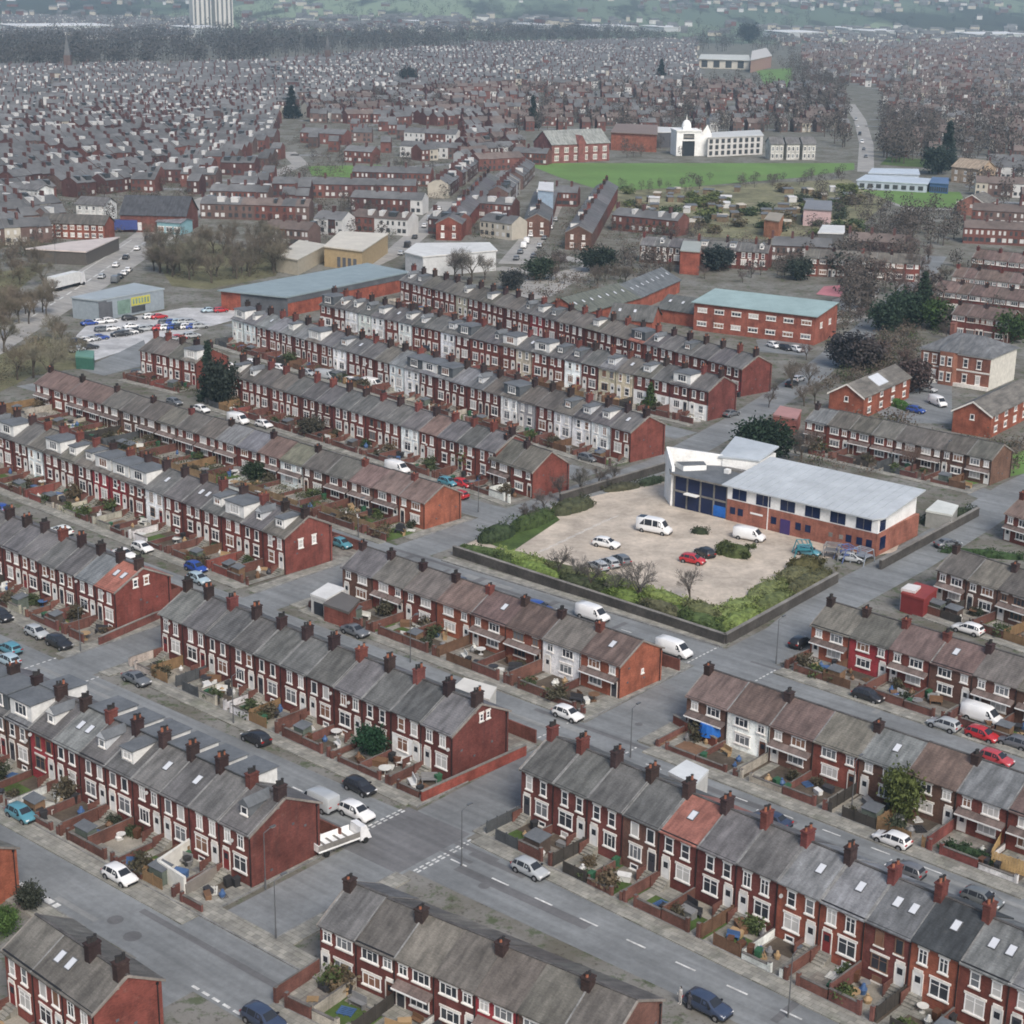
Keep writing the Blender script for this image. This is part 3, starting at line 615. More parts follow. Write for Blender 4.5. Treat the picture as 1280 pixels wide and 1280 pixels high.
def m_bin():
    b = MB(); b.hexa([(-.25, -.28, .08), (.25, -.28, .08), (.25, .22, .08), (-.25, .22, .08), (-.29, -.36, 1.0), (.29, -.36, 1.0), (.29, .36, 1.0), (-.29, .36, 1.0)])
    b.hexa([(-.31, -.38, 1.002), (.31, -.38, 1.002), (.31, .4, 1.002), (-.31, .4, 1.002), (-.29, -.36, 1.06), (.29, -.36, 1.06), (.29, .38, 1.12), (-.29, .38, 1.12)])
    b.tube((-.3, .3, .12), (.3, .3, .12), .12, .12, 8); b.box(-.25, .25, .4, .45, .98, 1.04); return b.mesh('wheelie_bin', 'painted')
def bin_at(x, y, rz, c): return ob('wheelie_bin', cached('bin', m_bin), None, (x, y, .03), rz, c)
# ------------------------------------------------------------------ vehicles (x forward)
def loft(st):
    """stations: x, hw, zlow, zbelt, topHalf, ztop -> body mesh rings"""
    b = MB(); n = 10; i0 = 0
    for (x, hw, zl, zb, th, zt) in st:
        ring = [(hw * .9, zl), (hw, zl + .12), (hw + .015, (zl + zb) / 2 + .05), (hw - .03, zb), (th, zt - .03), (th - .09, zt)]
        ring = ring + [(-y, z) for y, z in ring[::-1]]
        b.v += [(x, y, z) for y, z in ring]
    n = 12
    for k in range(len(st) - 1):
        for j in range(n): b.f.append((k * n + j, k * n + (j + 1) % n, (k + 1) * n + (j + 1) % n, (k + 1) * n + j)); b.m.append(0)
    b.f.append(tuple(range(n - 1, -1, -1))); b.m.append(0); b.f.append(tuple((len(st) - 1) * n + j for j in range(n))); b.m.append(0)
    return b
CARS = {
 'hatch': ([(-1.98, .78, .38, .7, .7, .74), (-1.9, .83, .3, .88, .66, .98), (-1.62, .85, .26, .92, .6, 1.36), (-1.2, .86, .26, .92, .6, 1.47), (-.2, .87, .26, .92, .61, 1.5), (.35, .87, .26, .92, .6, 1.42), (1.05, .86, .26, .9, .68, .97), (1.6, .84, .26, .8, .68, .86), (1.92, .78, .28, .66, .62, .72), (2.0, .68, .36, .56, .56, .6)], 1, 2, 5, 6, (-1.25, 1.28)),
 'saloon': ([(-2.25, .74, .4, .7, .66, .76), (-2.15, .83, .3, .86, .68, .92), (-1.55, .86, .26, .92, .66, 1.0), (-1.0, .87, .26, .92, .6, 1.36), (-.4, .88, .26, .92, .61, 1.43), (.25, .88, .26, .92, .6, 1.38), (.95, .87, .26, .9, .68, .96), (1.7, .85, .26, .82, .68, .87), (2.12, .78, .28, .66, .62, .72), (2.22, .68, .36, .56, .56, .6)], 2, 3, 5, 6, (-1.4, 1.4)),
 'estate': ([(-2.2, .78, .4, .7, .7, .76), (-2.12, .84, .3, .9, .66, 1.02), (-1.85, .87, .28, .98, .62, 1.42), (-1.3, .89, .28, .98, .63, 1.56), (-.2, .9, .28, .98, .64, 1.6), (.4, .9, .28, .98, .62, 1.5), (1.1, .89, .28, .98, .7, 1.05), (1.75, .87, .28, .9, .7, .95), (2.1, .8, .3, .74, .64, .8), (2.2, .7, .38, .6, .56, .64)], 1, 2, 5, 6, (-1.35, 1.38)),
 'van': ([(-2.6, .9, .4, 1.1, .8, 1.95), (-2.55, .95, .32, 1.1, .82, 2.05), (-1.5, .97, .3, 1.1, .84, 2.1), (-.2, .97, .3, 1.1, .84, 2.1), (.7, .97, .3, 1.1, .82, 2.05), (1.1, .96, .3, 1.1, .78, 1.92), (1.85, .94, .3, 1.06, .78, 1.18), (2.35, .9, .3, .92, .74, 1.0), (2.55, .8, .34, .7, .66, .78)], None, None, 5, 6, (-1.6, 1.6)),
 'minibus': ([(-2.95, .92, .42, 1.2, .84, 2.3), (-2.9, .98, .34, 1.2, .86, 2.45), (-1.5, 1.0, .32, 1.2, .87, 2.5), (0, 1.0, .32, 1.2, .87, 2.5), (1.0, 1.0, .32, 1.2, .85, 2.45), (1.5, .99, .32, 1.2, .8, 2.25), (2.2, .97, .32, 1.15, .8, 1.3), (2.75, .92, .32, .95, .76, 1.08), (2.95, .82, .36, .75, .68, .82)], 1, 1, 5, 6, (-1.85, 1.85))}
def m_body(k):
    st = CARS[k][0]; b = loft(st)
    ax = CARS[k][5]
    for x in ax:
        for s in (-1, 1): b.tube((x, s * .8, .31), (x, s * (st[4][1] + .022), .31), .39, .39, 14, 1)
    b.box(st[0][0] - .04, st[0][0] + .12, -.7, .7, .3, .52, 1); b.box(st[-1][0] - .12, st[-1][0] + .04, -.62, .62, .3, .5, 1)
    for s in (-1, 1): b.box(st[5][0] + .25, st[5][0] + .45, s * (.92) - .1, s * .92 + .1, st[4][3] + .02, st[4][3] + .16, 1)
    me = b.mesh('body', 'car_paint', 'black_plastic'); me.polygons.foreach_set('use_smooth', [m == 0 for m in b.m]); return me
def m_glass(k):
    st, r0, r1, w0, w1, ax = CARS[k]; b = MB()
    def P(i, s, t):   # on the side between belt and top
        x, hw, zl, zb, th, zt = st[i]; return Vector((x, s * ((hw - .03) * (1 - t) + th * t + .012), zb * (1 - t) + (zt - .03) * t + .005))
    a, c = (r0 + 1, w0) if r0 else (4, w0)
    for s in (-1, 1):
        if k in ('van',): q = [P(4, s, .15).lerp(P(5, s, .15), .3), P(6, s, .3).lerp(P(5, s, .3), .45), P(5, s, .85), P(4, s, .85).lerp(P(5, s, .85), .3)]; b.face(q if s < 0 else q[::-1]); continue
        for i in range(a, c):
            q = [P(i, s, .1).lerp(P(i + 1, s, .1), .06), P(i + 1, s, .1).lerp(P(i, s, .1), .06), P(i + 1, s, .9).lerp(P(i, s, .9), .06), P(i, s, .9).lerp(P(i + 1, s, .9), .06)]; b.face(q if s < 0 else q[::-1])
        if k != 'minibus': q = [P(w0, s, .1), P(w1, s, .1).lerp(P(w0, s, .1), .3), P(w0, s, .9)]; b.face(q if s < 0 else q[::-1])
        if r0: q = [P(r0 + 1, s, .1), P(r0 + 1, s, .9), P(r0, s, .1).lerp(P(r0 + 1, s, .1), .4)]; b.face(q if s > 0 else q[::-1])
    x, hw, zl, zb, th, zt = st[w0]; x2, h2, _, zb2, t2, z2 = st[w1]
    v0, v1 = Vector((x, th - .1, zt)), Vector((x2, t2 - .06, z2)); up = Vector((.012, 0, .016))
    f = lambda p, s: Vector((p.x, p.y * s, p.z)) + up
    A, B = v0.lerp(v1, .06), v0.lerp(v1, .94); b.face([f(A, 1), f(A, -1), f(B, -1), f(B, 1)][::-1])
    if k != 'van':
        x, hw, zl, zb, th, zt = st[r0]; x2, h2, _, zb2, t2, z2 = st[r0 + 1]
        A, B = Vector((x, th - .06, zt)).lerp(Vector((x2, t2 - .1, z2)), .1), Vector((x, th - .06, zt)).lerp(Vector((x2, t2 - .1, z2)), .92); up = Vector((-.014, 0, .014))
        b.face([f(A, 1), f(A, -1), f(B, -1), f(B, 1)][::-1])
    return b.mesh('windows', 'pane_dark')
def m_wheel():
    b = MB(); b.tube((0, -.1, 0), (0, .1, 0), .31, .31, 16, 0); b.tube((0, -.112, 0), (0, .112, 0), .19, .19, 12, 1); return b.mesh('wheel', 'rubber', 'rim')
def m_light(mat): b = MB(); b.box(-.05, .05, -.17, .17, -.07, .07); return b.mesh('light', mat)
def car(kind, x, y, rz, col, label, group=None, far=False, z=.012):
    st, _, _, _, _, ax = CARS[kind]
    nm = {'hatch': 'parked_car', 'saloon': 'parked_car', 'estate': 'parked_car', 'van': 'parked_van', 'minibus': 'minibus'}[kind]
    o = tag(ob(nm, None, None, (x, y, z), rz), label, 'van' if kind == 'van' else ('minibus' if kind == 'minibus' else 'car'), group); o.empty_display_size = .3
    ob('body', cached(('cb', kind), lambda: m_body(kind)), o, col=col); ob('windows', cached(('cg', kind), lambda: m_glass(kind)), o)
    hw = st[4][1]
    for a in ax:
        for s in (-1, 1): ob('wheel', cached('wheel', m_wheel), o, (a, s * (hw - .07), .31))
    if not far:
        for s in (-1, 1):
            ob('headlight', cached('hl', lambda: m_light('headlamp')), o, (st[-2][0] + .02, s * .58, .64)); ob('tail_light', cached('tl', lambda: m_light('tail_red')), o, (st[0][0] - .0, s * .62, .8 if kind not in ('van', 'minibus') else 1.0))
    return o
CW, CS, CK, CR, CB, CG, CT, CD, CBB = (.75, .75, .74), (.38, .4, .41), (.02, .02, .022), (.42, .02, .025), (.02, .06, .28), (.12, .13, .14), (.08, .24, .30), (.035, .05, .09), (.35, .45, .5)
def carpx(kind, px, py, col, label, heading=-42, **kw):
    p = at(px, py, .5); car(kind, p.x, p.y, math.radians(heading), col, label, **kw)
def lamp(px, py, label, ang=50, h=6.2):
    p = at(px, py); o = tag(ob('street_lamp', None, None, p, math.radians(ang)), label, 'street lamp', 'street lamps along the terraces')
    def pole():
        b = MB(); b.tube((0, 0, 0), (0, 0, 1.2), .1, .09, 8); b.tube((0, 0, 1.2), (0, 0, h), .06, .045, 8); b.tube((0, 0, h), (.9, 0, h + .25), .04, .035, 6); return b.mesh('pole', 'steel')
    def head():
        b = MB(); b.box(-.05, .6, -.14, .14, 0, .13, 0); b.box(.05, .55, -.11, .11, -.04, -.002, 1); return b.mesh('lamp_head', 'steel', 'lamp_glass')
    ob('pole', cached(('pole', h), pole), o); ob('lamp_head', cached('lhead', head), o, (.9, 0, h + .2)); return o

def kerbcars(pts, off, s0, s1, n, where, heading=None, seed=1):
    rng = random.Random(seed); a, c = pts; d = (c - a).normalized(); nv = Vector((-d.y, d.x, 0)); k = 0
    for i in range(n):
        s = s0 + (s1 - s0) * (i + rng.uniform(.1, .9)) / n; p = a + d * s + nv * off; k += 1
        cn, cc = rng.choice((('white', CW), ('silver', CS), ('black', CK), ('dark grey', CG), ('grey', CG), ('white', CW), ('blue', CB), ('red', CR), ('navy', CD)))
        kd = rng.choice(('hatch', 'hatch', 'saloon', 'estate', 'van' if cn == 'white' else 'hatch'))
        car(kd, p.x, p.y, math.atan2(d.y, d.x) + (PI if rng.random() < .5 else 0), tint(cc, rng), ORD[k] + ' car from left ' + where + ', ' + cn, far=p.y > 330)
# ================================================================== TERRAIN
def hill(x, y):
    r = math.hypot(x, y)
    t = max(0, min(1, (r - 2900) / 4200)); t = t * t * (3 - 2 * t)
    return t * (150 + 70 * noise.noise(Vector((x * .0005, y * .00035, 3.1))) + 25 * noise.noise(Vector((x * .0016, y * .0013, 7))))
b = MB(); xs = [-6800 + 13600 * i / 80 for i in range(81)]; ys = [-300, 0, 400, 1000, 1800, 2600] + [2600 + 10200 * (i / 80) ** 1.2 for i in range(1, 81)]
for j, y in enumerate(ys):
    for x in xs: b.v.append((x, y, hill(x, y)))
nx = len(xs)
for j in range(len(ys) - 1):
    for i in range(nx - 1): b.f.append((j * nx + i, j * nx + i + 1, (j + 1) * nx + i + 1, (j + 1) * nx + i)); b.m.append(1 if ys[j] > 2500 else 0)
g = b.mesh('ground', 'ground', 'hill_fields'); g.polygons.foreach_set('use_smooth', [True] * len(g.polygons)); struct('ground', g)
# ================================================================== STREETS
S2 = [W(-330, 113), W(-60, 112.6), W(20, 112)]
S1 = [W(-260, 84.8), W(-20, 84.5), W(30, 84.5)]
S3 = [W(-330, 146), W(-20, 143.5), W(30, 143)]
S5 = [W(-330, 180), W(-172, 176.5), W(-109, 175.5), W(-20, 173)]
S6 = [W(-310, 205), W(-171, 203.5)]
S7 = [W(-300, 246), W(-267, 240), W(-177, 232)]
S8 = [W(-330, 280), W(-180, 268)]
X1 = [W(-171.5, 84.5), W(-171.5, 215), at(830, 580), at(930, 524), at(1010, 472), at(1100, 398), at(1150, 350), at(1170, 320)]
X2 = [W(-107, 55), W(-108.5, 190), at(1040, 752), at(1130, 704), at(1215, 652), at(1275, 612), at(1330, 585)]
X3 = [at(1258, 628), at(1200, 607), at(1135, 592), at(1060, 577), at(985, 562)]
for k, (p, wd) in enumerate(((S1, 8.6), (S2, 8.6), (S3, 7.4), (S5, 7.6), (S6, 7), (S7, 7), (S8, 7))): road(p, wd, .012)
road(X1, 7.2, .018); road(X2, 8.0, .018, 'asphalt'); road(X3, 5.5, .022)
MAIN = [at(-60, 455), at(30, 400), at(100, 358), at(150, 325), at(185, 300), at(205, 285), at(232, 262), at(262, 250)]
road(MAIN, 15, .02, 'asphalt_pale')
for p, wd in (([at(640, 330), at(672, 290), at(690, 255)], 9), ([at(440, 340), at(500, 312), at(530, 285), at(560, 252)], 8), ([at(620, 335), at(720, 345), at(745, 330), at(690, 320)], 8), ([at(360, 190), at(375, 205), at(350, 215), at(255, 250)], 8), ([at(1062, 130), at(1075, 150), at(1083, 180), at(1082, 215)], 8), ([at(1068, 235), at(1140, 262), at(1190, 262)], 4)): road(p, wd, .03, 'asphalt_pale')
# dark re-laid surfaces, manholes
for n, pts in (('junction', [W(-113, 107), W(-113, 118), W(-104, 118), W(-104, 107)]),): sheet('road_patch', pts, .021, 'asphalt_dark', False)
b = MB(); prng = random.Random(44)
for k in range(70):   # trench scars and patched tarmac along and across the streets
    tc = prng.choice((84.6, 112.8, 144.5, 176)); s0 = prng.uniform(-230, -35)
    if prng.random() < .65: ln_, wd_ = prng.uniform(4, 22), prng.uniform(.5, 1.3)
    else: ln_, wd_ = prng.uniform(.7, 1.4), prng.uniform(3, 6)
    t0 = tc + prng.uniform(-3.3, 3.3 - wd_) if wd_ < 2 else tc - wd_ / 2; z = .03 + .0015 * (k % 9)
    b.face([W(s0, t0, z), W(s0 + ln_, t0, z), W(s0 + ln_, t0 + wd_, z), W(s0, t0 + wd_, z)], k % 3)
struct('tarmac_patches', b.mesh('tarmac_patches', 'asphalt_dark', 'asphalt_worn', 'asphalt_dark'))
b = MB()
for s, t, r in ((-118, 83, .8), (-114.5, 82.3, .9), (-96, 111, .6), (-150, 115, .5), (-137, 144, .5), (-106, 130, .5), (-107, 152, .5), (-80, 143, .5)):
    c = W(s, t); b.face([(c.x + r * math.cos(a * PI / 6), c.y + r * math.sin(a * PI / 6), .0235) for a in range(12)])
struct('manhole_covers', b.mesh('manhole_covers', 'asphalt_dark'))
# pavements beside cross streets
for p, off in (([W(-171.5, 118), W(-171.5, 139)], 4.7), ([W(-171.5, 118), W(-171.5, 139)], -4.7), ([W(-171.5, 151), W(-171.5, 171)], 4.7), ([W(-171.5, 151), W(-171.5, 171)], -4.7), ([W(-171.5, 184), W(-171.5, 199)], 4.7),
               ([W(-108.2, 90), W(-108.3, 107)], 5.1), ([W(-108.2, 118.5), W(-108.3, 139)], 5.1), ([W(-108.3, 148), W(-108.4, 171)], 5.1), ([W(-108.2, 90), W(-108.3, 107)], -5.1), ([W(-108.2, 118.5), W(-108.3, 139)], -5.1), ([W(-108.3, 148), W(-108.4, 169)], -5.1), ([W(-108.3, 180), W(-108.4, 198)], -5.1)): pavement(p, off, 2.0)
for a, c, off, p in ((-260, -40, 5.4, S1), (-230, -119, -5.4, S1)):
    pavement([W(a, 84.6), W(c, 84.5)], off, 2.2)
pavement([W(-165, 175.8), W(-113, 175.4)], 5.0, 1.8); pavement([W(-165, 175.8), W(-113, 175.4)], -5.0, 1.8)
pavement([W(-166, 112.9), W(-113, 112.7)], -5.4, 2.0)
for p in ([W(-260, 113), W(-177, 113)], [W(-165, 113), W(-114, 112.8)], [W(-102, 112.7), W(-20, 112.2)]): dashes(p, 2.2, 3.4, .22)
dashes([W(-100, 143.8), W(-30, 143.5)], 2.2, 3.6, .2); dashes([W(-162, 175.8), W(-116, 175.4)], 1.8, 4, .18)
for s, t0, t1 in ((-113.2, 108.5, 117.5), (-103.2, 108.5, 117.5)):   # give-way double dashes
    for o in (0, .45): dashes([W(s + o, t0), W(s + o, t1)], .55, .35, .24, .027)
for s, t0, t1 in ((-176, 108.8, 117.2), (-166.8, 108.8, 117.2)): dashes([W(s, t0), W(s, t1)], .5, .4, .25, .027)
for q in ((S3, -113.6, 140, 147.4), (S3, -103.4, 140, 147.2), (S5, -113.6, 172, 179.3), (S5, -103.6, 171, 178)): dashes([W(q[1], q[2]), W(q[1], q[3])], .5, .4, .22, .027)
dashes([W(-104, 80.8), W(-92, 80.7)], .9, .5, .3); dashes([W(-150, 80.8), W(-124, 80.8)], 1.6, .35, .8, .027)
dashes([at(40, 396), at(100, 358), at(185, 300)], 5, 3, .5, .04); dashes([at(40, 396), at(100, 358), at(185, 300)], 60, 1, .3, .04, 5.5)
# ================================================================== TERRACES
T = dict(h=5.9, d=9.2, rise=2.3, style='T'); K = dict(h=4.6, d=8.4, rise=2.15, style='K')
def ix(L, R, n, px): return int((px - L[0]) / (R[0] - L[0]) * n)
terrace('A', 'dormered lower-left terrace', (-50, 867), (313, 1044), 11, **T, walls=(MAROON,), roofs=(SLATE,), dorm=0, sky=.3,
        over={0: dict(wall=ORANGE, dormer='big'), 1: dict(wall=BROWN, dormer='big'), 2: dict(wall=BROWN, dormer='big', roof=SLATEB, rdorm=True), 3: dict(wall=PINKRED, dormer='small', roof=SLATE), 4: dict(sky=2, roof=SLATEB, rdorm=True), 5: dict(dormer='small', rdorm=True), 6: dict(dormer='box', rdorm=True), 7: dict(sky=1, rdorm=True), 8: dict(sky=1, rdorm=True), 9: dict(sky=0, rdorm=True), 10: dict(dormer='small')})
terrace('B', 'salmon-ended terrace at left', (-60, 656), (144, 740), 9, **T, walls=(MAROON, MAROON, RED), roofs=(SLATE,), over={-1: dict(roof=REDTILE, sky=2, wall=RED), -2: dict(roof=SLATEB)},
        endwin=[(3.3, 5.75, .75, 1.1, 0), (5.1, 5.75, .8, 1.1, 0)])
terrace('C', 'ten-chimney central slate terrace', (200, 767), (566, 919), 11, **T, walls=(MAROON,), roofs=(SLATE,), over={-2: dict(lower=WHITE)}, endwin=[(4.6, 6.1, .6, .9, 0), (5.7, 6.1, .6, .9, 0)])
terrace('D', 'long lower-right slate terrace', (652, 960), (1330, 1257), 13, **T, walls=(RED, MAROON), roofs=(SLATE, SLATE, SLATEB), sky=.35, over={0: dict(roof=SLATE, sky=0, wall=MAROON), 1: dict(sky=0, wall=MAROON), 2: dict(sky=0, wall=MAROON, roof=SLATE), 3: dict(wall=BROWN, sky=0), 4: dict(roof=REDTILE, sky=1, wall=MAROON), 5: dict(sky=0), 9: dict(sky=2), 7: dict(wall=ORANGE), 8: dict(wall=ORANGE), 10: dict(wall=ORANGE, roof=DARKR, sky=1)})
Lr, Rr = (-40, 530), (356, 672)
terrace('E', 'dormered terrace beside allotment gardens', Lr, Rr, 18, **T, walls=(MAROON, RED), roofs=(SLATE, SLATEB, TILEG), dorm=.5, dkinds=('box', 'small', 'big'), sky=.3,
        over={0: {}, 4: dict(wall=WHITE), 5: dict(dormer='big'), 8: dict(wall=PINKRED), 9: dict(wall=PINKRED, dormer='big'), 10: dict(wall=RED, dormer='big'), 11: dict(wall=WHITE, dormer=None), -1: dict(dormer='box', roof=TILEG, wall=RED), -2: dict(dormer='small')},
        endwin=[(3.0, 3.6, .9, 1.3, 0), (5.6, 3.7, .8, 1.3, 0)])
terrace('F', 'terrace before the car park', (428, 708), (776, 832), 8, **K, walls=(ORANGE, RED), roofs=(TILE, TILEG), chim=1, over={0: dict(wall=BROWN, roof=SLATE), 1: dict(roof=TILEG), 2: dict(roof=TILEG), 3: dict(roof=TILE), 4: dict(wall=ORANGE, roof=TILE, sky=1), -2: dict(wall=WHITE, roof=TILEG), -1: dict(wall=ORANGE, roof=TILE, sky=1)}, endwin=[(4.4, 2.3, .5, .6, 3)])
terrace('G', 'long terrace behind allotment gardens', (44, 479), (531, 629), 19, **K, walls=(BROWN, RED, RED), roofs=(TILEG, OCHRE), chim=2, over={0: dict(roof=TILE, wall=RED), 1: dict(roof=TILE), 2: dict(roof=REDTILE if 0 else TILE), 3: dict(roof=TILE), 10: dict(roof=SLATEB), 11: dict(roof=SLATEB), 12: dict(roof=TILE), 13: dict(roof=OCHRE, wall=WHITE), -3: dict(roof=TILE, wall=BROWN), -2: dict(roof=TILE, wall=RED), -1: dict(roof=TILE, wall=ORANGE)})
terrace('I1', 'short terrace by the store', (175, 437), (245, 453), 4, **T, walls=(RED,), roofs=(TILEG,), over={-1: dict(dormer='big')})
terrace('I2', 'plain-roofed terrace behind dark trees', (282, 467), (620, 566), 16, **T, walls=(MAROON, RED), roofs=(SLATE, SLATE, TILEG), dorm=.05, dkinds=('small',), over={0: dict(dormer='box'), 1: dict(dormer='small'), 11: dict(wall=WHITE, roof=SLATE), 12: dict(roof=TILE)})
terrace('I3', 'short block beside the bend', (612, 572), (666, 590), 2, h=4.8, d=8.6, rise=2.9, style='K', walls=(BROWN,), roofs=(TILEG,), over={-1: dict(wall=RED)})
Lr, Rr = (290, 398), (789, 540)
terrace('J', 'second dormered terrace from the back', Lr, Rr, 26, **T, walls=(MAROON, RED, MAROON, MAROON, WHITE), roofs=(SLATE, TILEG, SLATEB), dorm=.5, dkinds=('small', 'box', 'box', 'big'), sky=.2,
        over={0: dict(wall=WHITE, dormer='big'), 1: dict(dormer='small'), 20: dict(wall=GREYR, dormer=None), 22: dict(wall=WHITE, dormer='box'), 23: dict(wall=WHITE, dormer='box'), 24: dict(wall=WHITE, dormer='box'), 25: dict(wall=RED, dormer=None, sky=1)})
Lr, Rr = (400, 380), (886, 489)
terrace('K', 'white-fronted terrace near the back', Lr, Rr, 25, h=6.3, d=9.4, rise=2.3, style='T', walls=(MAROON, RED, MAROON, WHITE), roofs=(SLATE, TILEG, SLATEB), dorm=.6, dkinds=('box', 'small', 'big'), sky=.2,
        over={0: dict(lower=WHITE), 1: dict(dormer='small'), 2: dict(wall=WHITE, dormer='small'), 3: dict(wall=WHITE, dormer='small'), 4: dict(wall=WHITE, dormer='box'), 6: dict(wall=WHITE, dormer='box'), 14: dict(wall=CREAM, dormer=None), 17: dict(wall=WHITE, dormer='box'), 19: dict(wall=CREAM, dormer='box'), 20: dict(wall=CREAM, dormer=None), 21: dict(lower=WHITE, dormer='box'), 22: dict(lower=WHITE), 23: dict(lower=WHITE, dormer='big'), 24: dict(lower=WHITE, dormer=None)})
terrace('L', 'rearmost terrace with pink corner shop', (500, 350), (928, 461), 25, h=6.2, d=9.2, rise=2.3, style='T', walls=(MAROON, RED), roofs=(SLATE, TILEG), dorm=.4, dkinds=('box', 'small'),
        over={5: dict(wall=CREAM), 11: dict(wall=PINKRED), 18: dict(roof=REDTILE, dormer='big'), 19: dict(dormer='small'), 24: dict(lower=PINKRED, dormer=None), 23: dict(lower=None)})
terrace('N', 'brown-roofed terrace right of crossroads', (859, 869), (1330, 1035), 8, **K, walls=(BROWN, RED), roofs=(TILE, TILEG), chim=2, over={0: dict(roof=TILE, wall=BROWN), 1: dict(wall=WHITE, roof=TILE), 2: dict(roof=TILE, wall=BROWN), 3: dict(roof=TILEG), 4: dict(roof=SLATEB, sky=1), 5: dict(roof=TILE), 6: dict(roof=SLATEB)})
terrace('O', 'terrace facing the parked red cars', (1015, 780), (1330, 878), 6, **K, walls=(BROWN, RED), roofs=(TILEG, TILE), chim=1, over={0: dict(roof=TILEG, wall=ORANGE), 1: dict(wall=PINKRED, roof=TILEG), 2: dict(roof=TILE, wall=RED), 3: dict(roof=TILE, sky=1)})
terrace('P', 'terrace at far right edge', (1172, 712), (1330, 762), 4, **K, walls=(BROWN,), roofs=(TILEG, SLATEB), chim=2, mirror='no')
terrace('Q', 'corner block at right edge', (1257, 641), (1330, 663), 2, **K, walls=(RED,), roofs=(TILE,), chim=2)
terrace('R', 'low terrace behind white-roofed school', (1007, 525), (1240, 575), 8, h=4.8, d=8, rise=2.0, style='K', walls=(BROWN, RED), roofs=(TILEG,), chim=9, over={0: dict(roof=SLATEB)})
terrace('Y', 'bottom-centre terrace', (400, 1155), (760, 1312), 7, h=4.9, d=8.4, rise=2.2, style='K', walls=(BROWN, MAROON), roofs=(SLATE, TILEG), chim=2, over={4: dict(wall=PINKRED)})
terrace('Z', 'short bottom-left block', (5, 1186), (117, 1266), 3, h=5.9, d=6.6, rise=1.9, style='T', walls=(RED,), roofs=(TILEG,), over={1: dict(sky=2, chimney=False), 0: dict(chimney=False), 2: dict(chimney=True)})
terrace('Z2', 'block cut by left edge', (-190, 1052), (-62, 1104), 3, h=5.0, d=8, rise=2, style='K', walls=(ORANGE,), roofs=(TILEG,), chim=5)
